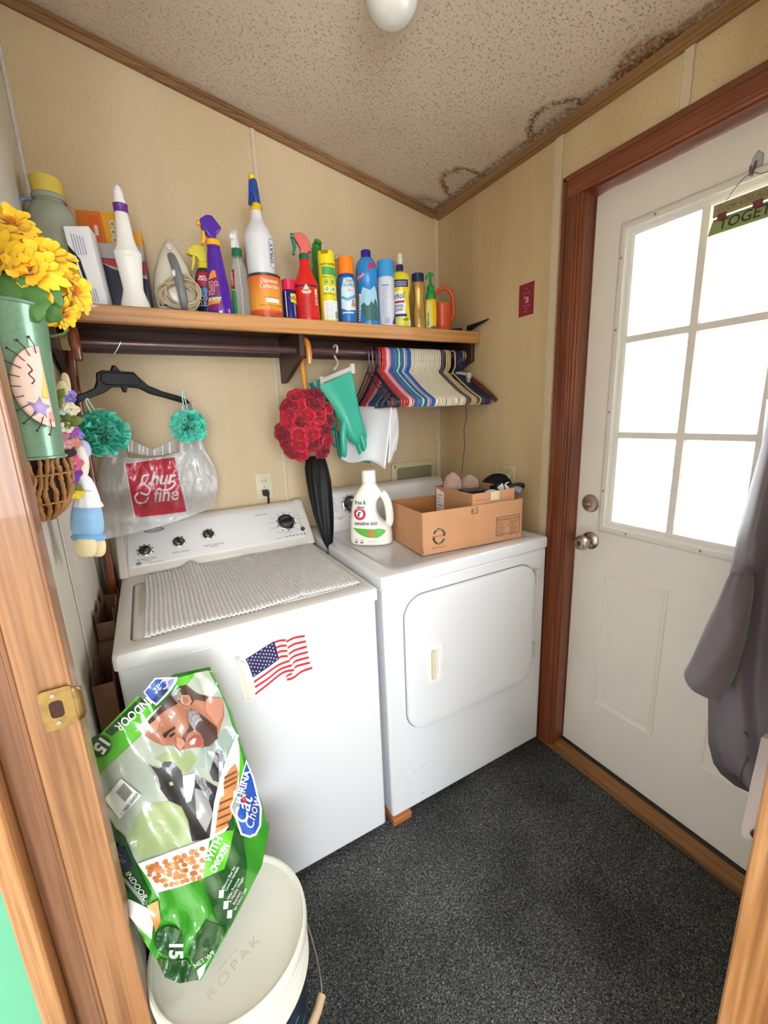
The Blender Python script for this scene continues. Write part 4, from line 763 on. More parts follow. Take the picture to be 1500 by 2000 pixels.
# light blue capped aerosol
t = sup('air_freshener_can', 'white aerosol can with a light blue cap', 'aerosol can', -.443, -.262)
B = Bot([(.0320, 0), (.0320, .176)]); b = MB(); b.lathe([(.030, 0), (.0330, .001), (.0330, .005), (.0320, .006), (.0320, .170), (.030, .178)], 32); b.build('can', pl('#d8dce8', .25), t)
b = MB(); mp = B.map(.0007, .032); b.flat([(-.018, .143), (.010, .143), (.010, .146), (-.018, .146)], mp, 1)
for k in range(17): b.flat([(-.018, .134-k*.0062), (.006-(k*7 % 5)*.0016, .134-k*.0062), (.006-(k*7 % 5)*.0016, .1355-k*.0062), (-.018, .1355-k*.0062)], mp, 2)
for k in range(8): b.flat([(-.010+k*.0026, .008), (-.0086+k*.0026, .008), (-.0086+k*.0026, .030), (-.010+k*.0026, .030)], mp, 2)
b.flat([(.020, .007), (.046, .007), (.046, .10), (.034, .04)], mp, 1); b.build('label', [INKW, pl('#2c3fa4', .35), pl('#8a8fa6', .5)], t); cap(t, 'cap', .0318, .176, .236, pl('#3f9ad8', .3), 50, .90)
# yellow lemon cleaner
t = sup('lemon_cleaner_bottle', 'yellow lemon cleaner bottle with a small navy cap', 'bottle', -.362, -.235)
B = Bot(S_([(.034, 0), (.0385, .005), (.038, .04), (.0345, .11), (.0345, .128), (.039, .150), (.0385, .188), (.032, .207), (.014, .216), (.0125, .220)]), 1, .62); B.body('body', mat('lemon_plastic', '#e7d62c', .2, coat=.3), t)
b = MB(); mp = B.map(.0007, .032); b.flat([(-.032, .155), (.030, .155), (.030, .182), (-.032, .182)], mp, 1); b.flat([(-.036, .048), (.012, .040), (.020, .09), (.012, .13), (-.036, .146)], mp, 0)
for k in range(3): b.flat([(-.022, .173-k*.006), (.022, .173-k*.006), (.022, .1745-k*.006), (-.022, .1745-k*.006)], B.map(.001, .032), 0)
b.text('Lysol', .032, B.map(.0011, .032), 1, (-.012, .114), sx=.8, bold=.01, shear=.2); b.flat([(-.022, .096), (.014, .098), (.014, .106), (-.022, .104)], B.map(.0011, .032), 2); b.text('POWER\nCLEAN', .0155, B.map(.0011, .032), 1, (-.012, .080), bold=.02, sx=.8); b.flat([(-.026, .046), (.022, .046), (.022, .056), (-.026, .056)], B.map(.0012, .032), 1)
b.flat([(.006, .034), (.018, .042), (.030, .036), (.018, .028)], B.map(.0012, .032), 3); b.flat(circ(-.006, .022, .018, 20, .014), B.map(.0010, .032), 4); b.flat(circ(.036, .022, .010, 16, .013), B.map(.0012, .032), 0)
b.build('label', [INKW, pl('#262b7c', .35), pl('#9c2334', .35), pl('#4c9a3c', .35), pl('#f0e25a', .3)], t); cap(t, 'cap', .0145, .217, .240, pl('#23286e', .3), 20)
t = sup('white_squeeze_bottle', 'white squeeze bottle with a stepped tip behind the lemon cleaner', 'bottle', -.287, -.120)
B = Bot(S_([(.020, 0), (.022, .01), (.021, .24), (.0165, .262)])); B.body('body', pl('#e3dccb', .35), t); b = MB(); b.lathe([(.0165, .26), (.0165, .278), (.010, .284), (.0135, .300), (.0085, .315), (.0085, .325), (.003, .326)], 18); b.build('cap', pl('#f0ead9', .3), t)
# gold bottle
t = sup('gold_polish_bottle', 'curvy gold polish bottle with a navy flat cap', 'bottle', -.280, -.240)
B = Bot(S_([(.026, 0), (.0300, .004), (.029, .03), (.025, .07), (.0235, .10), (.0265, .135), (.0290, .16), (.0265, .178), (.0235, .186)]), 1, .7); B.body('body', mat('gold_plastic', '#c09a52', .25, metal=.45), t)
b = MB(); mp = B.map(.0008, .027); s_ = smoothpath([(-.020, .178, 0), (-.018, .12, 0), (-.026, .07, 0), (-.020, .02, 0), (-.014, .006, 0)], 6); b.flat([(p.x, p.y) for p in s_]+[(p.x+.005, p.y) for p in reversed(s_)], mp, 0); b.text("polish", .014, mp, 1, (.008, .06), rot=pi/2, shear=.3); b.build('label', [pl('#4a2418', .4), pl('#3a2a20', .5)], t)
cap(t, 'cap', .0255, .184, .215, pl('#1f2750', .3), 30, .92)
# green and yellow dropper bottle
t = sup('drain_dropper_bottle', 'slim yellow bottle with a tall green dropper spout', 'bottle', -.232, -.262)
B = Bot(S_([(.019, 0), (.0215, .004), (.024, .04), (.024, .09), (.019, .122), (.017, .125)]), 1, .7); B.body('body', pl('#e5b81e', .25), t); b = MB(); mp = B.map(.0007, .022, -pi/2-.3); b.flat([(-.016, .01), (.004, .01), (.004, .108), (-.010, .115)], mp, 0); b.text('MIRACLE', .012, B.map(.0011, .022, -pi/2-.3), 1, (0, .018), rot=pi/2, align='LEFT', bold=.02); b.flat([(.006, .001), (.03, .001), (.03, .014), (.006, .014)], mp, 1); b.build('label', [pl('#d8d79a', .4), pl('#2c7a3a', .4)], t)
gp = pl('#1f8a3f', .3); b = MB(); b.lathe(S_([(.0205, .118), (.0205, .140), (.016, .146), (.0155, .165), (.010, .172), (.006, .180), (.005, .196), (.005, .205)], 3), 24); b.build('cap', gp, t)
b = MB(); b.tube(smoothpath([(.008, 0, .208), (0, 0, .213), (-.010, -.004, .210), (-.020, -.006, .196)], 5), [.008]*10+[.006]*5+[.004], 12); b.build('spout', gp, t)
# orange watering can
t = thing('watering_can', 'small orange plastic watering can at the right end of the shelf', 'watering can', (-.140, -.215, SZ+.002), (0, 0, radians(-20)), G_); wc = mat('terracotta_plastic', '#d3552c', .35)
b = MB(); b.lathe(S_([(.034, 0), (.038, .003), (.038, .018), (.036, .020), (.037, .022), (.036, .026), (.037, .03), (.038, .06), (.041, .112), (.040, .118)]), 32, cap=(True, False)); b.lathe([(.0405, .112), (.030, .118), (.0005, .118)], 32); b.build('body', wc, t)
b = MB(); b.tube(smoothpath([(-.036, -.002, .108), (-.032, 0, .150), (-.010, 0, .176), (.020, 0, .182), (.044, 0, .160), (.052, 0, .12), (.050, 0, .075), (.036, 0, .048)], 6), .0085, 12); b.build('handle', wc, t)
b = MB(); b.tube(smoothpath([(-.03, -.018, .05), (-.05, -.028, .09), (-.062, -.034, .125)], 5), [.010]*4+[.008]*4+[.007]*3, 10); b.build('spout', wc, t)
# black scraper at the end
t = thing('ice_scraper', 'black scraper lying at the far right end of the shelf', 'scraper', (-.06, -.24, SZ+.002), (0, 0, 0), G_)
b = MB(); b.tube([(-.13, -.200, SZ+.012), (-.05, -.225, SZ+.016), (-.042, -.228, SZ+.020)], [.009, .012, .011], 10); b.build('handle', pl('#16181a', .4), t, world=True)
b = MB(); p0, p1, p2 = at(915, 642, y=-.232), at(930, 634, x=-.020), at(948, 625, x=-.004)
b.loft([[p0+Vector((0, 0, s*.012*c+.002))+Vector((0, d*.012, 0)) for s, d in ((-1, -1), (1, -1), (1, 1), (-1, 1)) for c in (1,)], [p1+Vector((0, d*.018, s*.007)) for s, d in ((-1, -1), (1, -1), (1, 1), (-1, 1))], [p2+Vector((0, d*.022, s*.002)) for s, d in ((-1, -1), (1, -1), (1, 1), (-1, 1))]]); b.build('blade', pl('#1c2226', .35), t, world=True)
# ================================================================ things hanging from the rod
def along(o, off=0): return o
HC = {'charcoal': '#33323a', 'dark red': '#7c2a35', 'black': '#1d1c22', 'navy': '#262c52', 'red': '#c93a3c', 'coral red': '#cf4a3c', 'pink': '#e58aa0', 'pale pink': '#f0d2d6', 'teal': '#1e7f86', 'purple': '#6a54a8',
      'sea blue': '#2f93b3', 'ice blue': '#cfdde8', 'grey blue': '#8f9fb8', 'blue': '#2f62b8', 'ivory': '#e6ddc8', 'grey': '#5f6066', 'beige': '#cdb98e', 'slate navy': '#2d3a5e'}
seq = [(716, 'charcoal'), (723, 'dark red'), (730, 'black'), (733.5, 'navy'), (737, 'red'), (742.5, 'coral red'), (746, 'red'), (749.5, 'pink'), (752.5, 'pale pink'), (755.5, 'pink'), (758, 'teal'), (761, 'purple'), (764, 'purple'),
       (767, 'sea blue'), (770.5, 'teal'), (774, 'ice blue'), (778, 'teal'), (781, 'purple'), (784.5, 'ice blue'), (788, 'grey blue'), (791.5, 'blue'), (795, 'blue')]
seq += [(798.5+k*3.45, 'ivory') for k in range(17)]+[(857.5, 'grey'), (861, 'grey'), (866, 'beige'), (869.5, 'beige'), (873, 'beige'), (883, 'beige'), (887.5, 'slate navy'), (892, 'slate navy'), (896.5, 'slate navy'), (901, 'slate navy')]
def hanger_mesh(c):
    q = [(0, .0215, -.014), (0, .0215, .004), (0, .015, .0165), (0, 0, .0215), (0, -.015, .0165), (0, -.0215, .003), (0, -.0215, -.020), (0, -.020, -.048), (0, -.006, -.064), (0, .0, -.076)]
    b = MB(); b.tube(smoothpath(q, 4), .0034, 8)
    w, zt, zb = .192, -.074, -.214
    tri = [(0, -.004, zt), (0, -.06, zt-.040), (0, -.13, zt-.086), (0, -w+.012, -.186), (0, -w, -.197), (0, -w+.008, zb), (0, -w+.03, zb-.002), (0, 0, zb-.002), (0, w-.03, zb-.002), (0, w-.008, zb), (0, w, -.197), (0, w-.012, -.186), (0, .13, zt-.086), (0, .06, zt-.040), (0, .004, zt)]
    b.tube(smoothpath(tri, 3), .0034, 8)
    return b
protos = {}; ords = ['first', 'second', 'third', 'fourth', 'fifth', 'sixth']; cnt = {}; tot = {}
for _, c in seq: tot[c] = tot.get(c, 0)+1
for i, (px, c) in enumerate(seq):
    cnt[c] = cnt.get(c, 0)+1; x = at(px, 686, y=RY_).x
    if c not in protos: o = hanger_mesh(c).build('clothes_hanger', mat('hanger_'+c.replace(' ', '_'), HC[c], .35, coat=.2)); protos[c] = o
    else: o = protos[c].copy(); C.objects.link(o)
    rs = random.Random(i*7+1); yaw = radians(rs.uniform(-.55, .55)+(9-i)*(-.6 if i < 9 else 0))
    o.location = (x, RY_, RZ_-.0005); o.rotation_euler = (0, radians(rs.uniform(-.3, .3)), yaw)
    lab = ('plain ivory plastic hanger in the long white run on the rod' if c == 'ivory' else
           f'the one {c} plastic clothes hanger on the rod' if tot[c] == 1 else f'{c} plastic hanger, {ords[cnt[c]-1]} of the {c} ones from the left')
    tag(o, lab, 'clothes hanger', 'plastic hangers crowded on the rod')
# white cloth folded over the first black hanger
wcl = mat('white_cloth', '#e9e9f0', .8, sheen=.3, bump=.1, bscale=30)
def clothf(u, v):
    a, b_ = (700, 794), (766, 795); c, d = (662, 893), (752, 912)
    x = (a[0]*(1-u)+b_[0]*u)*(1-v)+(c[0]*(1-u)+d[0]*u)*v; y = (a[1]*(1-u)+b_[1]*u)*(1-v)+(c[1]*(1-u)+d[1]*u)*v+6*v*sin(u*7)
    return at(x, y, y=-.17-.22*u+.008*v*sin(u*9))
b = MB(); b.grid(clothf, 24, 14)
def cloth2(u, v): return at(762+(12+5*sin(v*3))*u-(8*v*v)*(1-u)*.5, 796+(86+22*(1-u))*v+4*sin(u*6), y=-.385+.05*u+.006*sin(v*11+u*3))
b.grid(cloth2, 8, 14); tag(b.build('white_cloth', wcl, solid=.003), 'white cloth draped over the leftmost hangers behind the teal gloves', 'cloth', None)
# reddish wooden hanger at the far end
wh = wood('mahogany', '#6b3328', '#40190f', 'Y', .8, .3, .4); b = MB(); t = thing('wooden_hanger', 'dark red wooden coat hanger at the far right end of the rod', 'clothes hanger', (-.036, RY_, RZ_), (0, 0, radians(4)))
tri = smoothpath([(0, -.215, -.205), (0, -.17, -.172), (0, -.08, -.115), (0, 0, -.082), (0, .08, -.115), (0, .17, -.172), (0, .20, -.2)], 5); b.tube(tri, [.009+.005*sin(pi*i/(len(tri)-1)) for i in range(len(tri))], 10); b.build('shoulder_bar', wh, t)
b = MB(); b.tube(smoothpath([(0, -.021, -.01), (0, -.018, .012), (0, 0, .0205), (0, .018, .012), (0, .020, -.02), (0, 0, -.05), (0, 0, -.08)], 5), .002, 6); b.build('hook', nick, t)
# small clear cup clip on the end
t = thing('clear_clip_cup', 'small frosted plastic cup shape hooked at the right end of the hangers', 'cup', tuple(at(916, 755, x=-.040)), (0, 0, 0)); b = MB(); b.lathe([(.008, -.002), (.0085, .0), (.012, .035), (.016, .058), (.015, .058), (.0105, .03), (.001, .004)], 18); b.build('cup', thin('frost_cup', '#dfdcd2', .45, .3), t)
b = MB(); b.tube([(0, .0, .05), (-.02, .04, .062), (-.03, .10, .062)], .006, 8); b.build('arm', pl('#c9c2ae', .4), t)

# cane hooked at the left end
t = thing('walking_cane', 'glossy brown wooden cane hooked over the left end of the rod', 'cane', (-1.512, RY_+.02, .75)); cw = wood('cane_wood', '#8a4a2c', '#5a2a18', 'Z', .7, .2, .6)
b = MB(); b.tube(smoothpath([(-1.478, -.262, 1.614), (-1.478, -.263, 1.66), (-1.480, -.250, 1.698), (-1.486, -.215, 1.712), (-1.494, -.186, 1.698), (-1.500, -.172, 1.655), (-1.507, -.172, 1.5), (-1.512, -.18, 1.1), (-1.513, -.18, .75)], 6), .0135, 14); b.build('shaft', cw, t, world=True)
b = MB(); b.tube([(-1.478, -.262, 1.609), (-1.478, -.262, 1.616)], [.009, .0135], 14); b.build('tip_cap', pl('#6e3a24', .2), t, world=True)

# black hanger with grocery bag and two bath poufs
hc = at(250, 744, y=-.215); dirv = Vector((.355, .215, 0)).normalized(); rz = math.atan2(dirv.y, dirv.x)
t = thing('wide_black_hanger', 'wide black plastic suit hanger with a thin metal hook holding two poufs', 'clothes hanger', tuple(hc), (0, 0, rz))
bh = pl('#0b0b0d', .45, spec=.3)
def zq(x, y): return ((x-885)/815*.43, -(y-590)/815*.40)
up = [(480, 724), (560, 694), (640, 665), (690, 640), (708, 600), (715, 552), (745, 535), (925, 533), (948, 560), (1000, 612), (1090, 648), (1200, 676), (1262, 700), (1292, 745)]
lo = [(1290, 768), (1262, 762), (1235, 728), (1110, 694), (1010, 668), (940, 634), (872, 630), (862, 662), (846, 662), (838, 630), (785, 634), (735, 668), (600, 722), (482, 768)]
b = MB(); b.prism([zq(*p) for p in up+lo], -.005, .005, 'y'); b.build('body', bh, t, bevel=.0025); b = MB(); b.prism([zq(*p) for p in [(722, 600), (728, 556), (748, 545), (922, 543), (938, 566), (958, 600), (930, 622), (745, 622)]], -.0075, .0075, 'y'); b.build('centre_block', bh, t, bevel=.003)
b = MB(); b.prism([zq(*p) for p in [(795, 536), (812, 500), (822, 500), (846, 536)]], -.006, .006, 'y'); b.build('hook_socket', bh, t, bevel=.001)
hk = [Vector((zq(815, 505)[0], 0, zq(0, 505)[1])), Vector((-.045, 0, .062)), Vector((-.060, .0, .094)), Vector((-.066, -.006, .112))]
rl = Matrix.Rotation(-rz, 4, 'Z') @ (Vector((at(236, 668, y=RY_-.018).x, RY_-.019, RZ_+.004))-hc); rm_ = Matrix.Rotation(-rz, 4, 'Z') @ (Vector((at(236, 668, y=RY_).x, RY_, RZ_+.0195))-hc); rb = Matrix.Rotation(-rz, 4, 'Z') @ (Vector((at(236, 668, y=RY_).x, RY_+.0195, RZ_-.004))-hc)
b = MB(); b.tube(smoothpath([hk[0], hk[0]+Vector((-.012, 0, .022)), (rl+hk[0])*.5+Vector((-.008, 0, 0)), rl, rm_, rb], 6), .0016, 6); b.build('hook', nick, t)
def pouf(name, label, c, R, seed):
    t = thing(name, label, 'bath pouf', tuple(c)); rs = random.Random(seed); b = MB()
    for k in range(130):
        d = Vector((rs.gauss(0, 1), rs.gauss(0, 1), rs.gauss(0, 1))).normalized()
        if d.y > .5: continue
        s = d.orthogonal().normalized(); s = Quaternion(d, rs.uniform(0, 6.28)) @ s; w2 = d.cross(s); ph = rs.uniform(0, 6); L = R*rs.choice((.8, .9, 1.0, 1.12, 1.2)); spread = rs.uniform(.3, .6); fr = rs.choice((1, 2, 2, 3))
        def f(u, v):
            a = (u-.5)*2*spread; r = L*(.35+.65*v); base = d*cos(a)*r+s*sin(a)*r
            return base+w2*(R*.17*v*v*sin((fr+1)*2*pi*u+ph)+R*.06*v*v*sin(19*u+ph))+d*(R*.07*v*v*cos(9*u+ph))
        b.grid(f, 20, 3, k % 3 == 0)
    b.build('netting', [mat('turquoise_net', '#62e0c8', .6, sheen=.3), mat('turquoise_net_deep', '#3bb79c', .6)], t)
    b = MB(); b.ball((0, 0, 0), R*.5, 0, 12, 8); b.build('core', mat('turquoise_core', '#2b9c86', .8), t)
    return t
p1 = at(203, 846, y=-.30); p2 = at(369, 834, y=-.165)
t1 = pouf('bath_pouf', 'fluffy turquoise bath pouf hanging at the left end of the black hanger', p1, .056, 1); t2 = pouf('bath_pouf', 'rounder turquoise bath pouf hanging at the right end of the black hanger', p2, .050, 2)
for tt, (a, b_), y in ((t1, (172, 783), -.318), (t2, (357, 768), -.14)):
    b = MB(); q = at(a, b_, y=y); cc = tt.location; b.tube(smoothpath([cc+Vector((-.006, 0, .02)), q+Vector((-.004, -.008, -.01)), q+Vector((0, -.004, .006)), q+Vector((.004, .008, -.01)), cc+Vector((.008, 0, .02))], 5), .0022, 6); b.build('cord_loop', pl('#bfe0d6', .5), tt, world=True)
gb = thing('grocery_bag', 'grey translucent plastic grocery bag with a red printed panel, resting behind the washer controls', 'plastic bag', tuple(at(310, 1010, y=-.15)))
from mathutils import noise as _nz
def gbase(py): k = max(0, min(1, (py-955)/55)); return -.085-.125*k*k*(3-2*k)
def gd(px, py):          # how far the bag's front stands out from the wall
    u = (px-310)/122; v = (py-965)/95
    return gbase(py)-.085*max(0, 1-u*u)**.5*max(0, 1-v*v*.8)**.5-.030*abs(_nz.noise(Vector((px*.022, py*.010, 1))))-.012*abs(_nz.noise(Vector((px*.06, py*.035, 4))))
def gl(v): return (186+12*sin(v*2.6)+ (22*v*v), 895+160*v)
def gf(u, v):
    L = (205-20*sin(v*pi)+2*v, 892+165*v); R = (392+38*sin(min(v*1.25, 1)*pi*.62)-8*v, 872+122*v); T_ = -4+16*sin(u*pi)*(1-v)**3
    x = L[0]*(1-u)+R[0]*u; y = L[1]*(1-u)+R[1]*u+T_+(6*sin(u*pi)*v); return x, y
film = mat('bag_film', '#d2d1d2', .18, spec=.8, alpha=.60, bump=.9, bscale=40, coat=.4); film2 = mat('bag_film_bright', '#d5d4d6', .25, alpha=.80, bump=.5, bscale=22)
b = MB(); b.grid(lambda u, v: (lambda p: at(p[0], p[1], y=gd(*p)))(gf(u, v)), 80, 54, 0)
b.grid(lambda u, v: (lambda p: at(p[0], p[1], y=gbase(p[1])+.012))(gf(u, v)), 12, 16, 0)
# straps up to the hanger
b.grid(lambda u, v: at(345+55*u+(8-30*u)*v, 885+(-8*u)-92*v, y=-.15-.02*sin(u*9)), 14, 10, 0); b.grid(lambda u, v: at(200+50*u-(15+30*u)*v, 893-96*v, y=-.17-.15*v-.02*sin(u*8)*(1-v)), 14, 10, 0)
b.grid(lambda u, v: at(250+95*u, 882+8*sin(u*pi)-30*v*(.4+abs(u-.5)), y=-.11+.006*sin(u*20)), 16, 4, 0)
gp_ = lambda e: (lambda u, v: at(u, -v, y=gd(u, -v)-e))
b.build('film', film, gb, world=True, smooth=80)
b = MB(); b.flat([(245, -905), (290, -898), (340, -893), (350, -940), (364, -999), (310, -1006), (266, -1011), (252, -955)], gp_(.0015), 0, 8)
for q in ([(243, -906), (245, -906), (264, -1012), (262, -1012)], [(342, -892), (344.5, -892), (368, -998), (365.5, -998)], [(243, -904), (342, -891), (342, -893), (243, -906)]): b.flat(q, gp_(.002), 1, 8)
b.text('hur', 38, gp_(.0025), 1, (316, -946), rot=.08, L=5, bold=.02, shear=.35, sx=.9); b.text('fine', 38, gp_(.0025), 1, (324, -978), rot=.10, L=5, bold=.02, shear=.25, sx=.9)
b.stroke([(q.x, q.y) for q in smoothpath([(292, -927, 0), (280, -930, 0), (278, -942, 0), (292, -954, 0), (288, -966, 0), (274, -962, 0)], 6)], 4, gp_(.0027), 1)
b.stroke([(q.x, q.y) for q in smoothpath([(270, -962, 0), (264, -972, 0), (270, -982, 0), (284, -980, 0), (290, -970, 0)], 6)], 4, gp_(.0027), 1)
b.stroke([(q.x, q.y) for q in smoothpath([(318, -958, 0), (332, -955, 0), (341, -946, 0), (338, -940, 0), (326, -944, 0)], 6)], 3.5, gp_(.0027), 1)
b.build('printed_panel', [mat('bag_red', '#b23345', .25, coat=.4, bump=.5, bscale=22), mat('bag_print_white', '#d3c9c8', .3)], gb, world=True, smooth=80)

# umbrella with roses
um = thing('umbrella', 'folded black umbrella hooked by its wooden crook between the washer and dryer', 'umbrella', (-.785, -.28, .905)); uw = wood('honey_wood', '#d58f3c', '#a8641f', 'Z', .5, .2, .6)
ux = -.779
b = MB(); b.tube(smoothpath([(ux+.006, -.245, 1.618), (ux+.006, -.247, 1.66), (ux+.004, -.240, 1.692), (ux, -.215, 1.7045), (ux-.002, -.190, 1.69), (ux-.002, -.183, 1.65), (ux-.002, -.200, 1.5), (-.789, -.225, 1.3)], 6), .0115, 14); b.build('crook_handle', uw, um, world=True)
rows = [((600, 893), (634, 890), -.225), ((598, 915), (640, 912), -.24), ((601, 940), (645, 938), -.255), ((607, 975), (648, 972), -.27), ((615, 1010), (650, 1006), -.285), ((624, 1040), (650, 1038), -.298), ((633, 1062), (649, 1060), -.306), ((640, 1073), (645, 1073), -.31)]
b = MB(); rings = []
for j in range(22):
    s = j/21*7; i = min(int(s), 6); t_ = s-i; A, B_ = rows[i], rows[i+1]
    l = Vector(A[0]).lerp(Vector(B_[0]), t_); r = Vector(A[1]).lerp(Vector(B_[1]), t_); y = A[2]*(1-t_)+B_[2]*t_
    pl_, pr_ = at(l.x, l.y, y=y), at(r.x, r.y, y=y); c = (pl_+pr_)/2; h = (pr_-pl_)/2
    rings.append([c+h*cos(a)*(1+.10*sin(5*a+j*.12))+Vector((0, 1, 0))*h.length*sin(a)*.85*(1+.16*sin(5*a+j*.12)) for a in [2*pi*k/40 for k in range(40)]])
b.loft(rings); b.build('furled_canopy', mat('black_nylon', '#0a0a0e', .5, spec=.3), um, world=True, smooth=60)
b = MB(); b.tube([at(642, 1070, y=-.309), Vector((-.782, -.312, .895))], .004, 8); b.build('ferrule', blk, um, world=True)
b = MB(); q0, q1 = at(601, 940, y=-.262), at(645, 938, y=-.262)
rb_ = thing('rose_bouquet', 'ball of red fabric roses fastened around the umbrella shaft', 'flower bouquet', tuple(at(600, 835, y=-.24)))
def rose_mb(seed):
    b = MB(); rs = random.Random(seed)
    for ring, (n, r, h, op) in enumerate(((3, .30, .62, .10), (4, .50, .62, .22), (5, .74, .50, .42), (6, .98, .30, .72))):
        for k in range(n):
            a0 = 2*pi*k/n+ring*.7+rs.uniform(-.15, .15); wd = 2.3*pi/n
            def f(u, v):
                a = a0+(u-.5)*wd*(.55+.45*sin(min(v*1.3, 1)*pi/2)); rr_ = r*(.25+.75*v**.7)+op*.25*max(0, v-.75)**1*2; zz = h*v*1.1-op*.9*max(0, v-.7)**1.2*2+.05*sin(9*u+k)-(abs(u-.5)*2)**3*.16*v
                return (rr_*cos(a), rr_*sin(a), zz)
            b.grid(f, 6, 5)
    b.ball((0, 0, .1), .3, 0, 8, 6); return b
rmat = [mat('rose_red', '#b8182e', .6, sheen=.15, var=.2, vscale=60), mat('rose_deep', '#8f1024', .6, sheen=.15, var=.2, vscale=60)]
rprot = [rose_mb(i).build('rose', rmat[i % 2], rb_, smooth=70) for i in range(2)]
rc = [(585, 795), (612, 790), (624, 814), (587, 824), (609, 847), (635, 842), (563, 827), (553, 846), (583, 848), (562, 868), (585, 868), (611, 866), (588, 889), (630, 880), (638, 861), (601, 773), (579, 776), (620, 773), (640, 798), (566, 797), (565, 812), (642, 820), (600, 812), (572, 882), (604, 830)]
cc = rb_.location.copy(); first = [0, 0]
for i, (a, b_) in enumerate(rc):
    u, v = (a-601)/50, (b_-832)/68; dd = max(0, 1-u*u*.8-v*v*.8)**.5; q = at(a, b_, y=-.225-.070*dd)-cc; n_ = Vector((u*.9, -.25-dd, -v*.8)).normalized()
    o = rprot[i % 2] if not first[i % 2] else rprot[i % 2].copy()
    if first[i % 2]: C.objects.link(o)
    first[i % 2] = 1; o.parent = rb_; o.location = q; o.rotation_euler = (n_.to_track_quat('Z', 'X') @ Quaternion((0, 0, 1), i*1.3)).to_euler(); s_ = .0300+.0035*((i*5) % 3); o.scale = (s_, s_, s_)
for i in range(14):
    a = i*2.4; q = Vector((.062*cos(a), .035+.02*((i*3) % 2), -.085+.19*i/14)); o = rprot[i % 2].copy(); C.objects.link(o); o.location = q; o.rotation_euler = (Vector((cos(a), .6, .1)).to_track_quat('Z', 'X')).to_euler(); o.scale = (.030,)*3
b = MB(); b.ball((.004, .0, 0), .060, 0, 16, 10, (1, .75, 1.55)); b.build('foam_core', mat('rose_core', '#6e0e1e', .9), rb_)

# clear skirt hanger and rubber gloves
t = thing('skirt_hanger', 'clear white plastic clip hanger holding the teal rubber gloves', 'clothes hanger', tuple(at(655, 735, y=-.25))); cp = mat('clear_white_plastic', '#dcd8d0', .25, trans=.2)
X1 = at(655, 688, y=RY_).x
b = MB(); b.tube(smoothpath([(X1-.004, RY_-.022, 1.660), (X1, RY_-.020, 1.682), (X1, RY_, 1.691), (X1+.001, RY_+.018, 1.680), (X1+.004, RY_+.019, 1.655), (X1+.004, RY_-.008, 1.625), at(653, 722, y=-.245)], 5), .0042, 8); b.build('hook', cp, t, world=True)
a_, b_ = at(628, 741, y=-.215), at(688, 716, y=-.285); b = MB(); b.tube([a_, b_], .0035, 6); b.tube([a_-Vector((0, 0, .013)), b_-Vector((0, 0, .013))], .0025, 6); b.loft([[a_+Vector((0, s*.0015, z)) for s, z in ((-1, 0), (1, 0), (1, -.013), (-1, -.013))], [b_+Vector((0, s*.0015, z)) for s, z in ((-1, 0), (1, 0), (1, -.013), (-1, -.013))]]); b.build('bar', cp, t, world=True)
for q in (a_, b_): b = MB(); M = T(*q); b.box(-.008, .008, -.006, -.003, -.026, .010, 0, M); b.box(-.008, .008, .003, .006, -.026, .010, 0, M); b.box(-.004, .004, -.004, .004, -.004, .008, 0, M); b.build('clip', cp, t, world=True, bevel=.0015)
def glove(label, rowsd, thumb, fingers, m):
    t = thing('rubber_glove', label, 'glove', tuple(at(*rowsd[0][0], y=rowsd[0][2])), group='teal rubber gloves on the clip hanger'); b = MB(); rings = []
    for l, r, y, th in rowsd:
        p, q = at(*l, y=y+.008), at(*r, y=y-.008); c = (p+q)/2; h = (q-p)/2; n_ = h.cross(Vector((0, 0, 1))).normalized()*th; rings.append([c+h*cos(a)+n_*sin(a)*(1+.18*cos(3*a)) for a in [2*pi*k/24 for k in range(24)]])
    b.loft(rings, 0, (False, True)); b.build('cuff_and_palm', m, t, world=True, smooth=80, sub=1)
    for nm, F_ in [('thumb', thumb)]+[('finger', f) for f in fingers]:
        if not F_: continue
        pts, rad, y = F_; b = MB(); P_ = smoothpath([at(a, c, y=y+dy) for a, c, dy in pts], 5); n = len(P_); b.tube(P_, [rad*(1-.15*i/n)*(1 if i < n-3 else (.9, .72, .4)[i-n+3]) for i in range(n)], 14); b.build(nm, m, t, world=True)
gm = mat('teal_rubber', '#27a085', .35, sss=.05, coat=.15, bump=.1, bscale=60); gm2 = mat('dark_teal_rubber', '#1c6f60', .4, coat=.1)
glove('front teal rubber glove with a wide flattened cuff, fingers pointing down', [((622, 755), (688, 724), -.275, .010), ((640, 781), (693, 752), -.272, .011), ((652, 800), (698, 778), -.270, .013), ((664, 822), (704, 806), -.268, .016), ((668, 838), (710, 828), -.268, .018), ((679, 856), (716, 846), -.268, .017), ((690, 872), (720, 866), -.268, .014)],
      ([(672, 826, 0), (670, 850, -.004), (671, 872, -.004), (673, 893, 0)], .0145, -.265), [([(695, 848, 0), (702, 872, 0), (708, 890, 0), (713, 902, .004)], .0135, -.262), ([(705, 850, -.008), (712, 872, -.012), (717, 890, -.01), (720, 904, 0)], .0145, -.268), ([(712, 850, 0), (718, 872, .006), (721, 888, .006), (721, 900, .01)], .012, -.262)], gm)
glove('back teal rubber glove mostly hidden behind the roses and the front glove', [((603, 750), (630, 738), -.205, .010), ((618, 775), (645, 770), -.205, .012), ((632, 810), (655, 806), -.203, .015), ((644, 845), (662, 842), -.20, .014)], ([(650, 840, 0), (653, 860, 0), (655, 874, 0)], .010, -.20), [([(656, 842, 0), (661, 868, 0), (665, 895, 0)], .011, -.196), ([(640, 840, 0), (638, 862, 0), (637, 880, 0)], .010, -.19)], gm2)

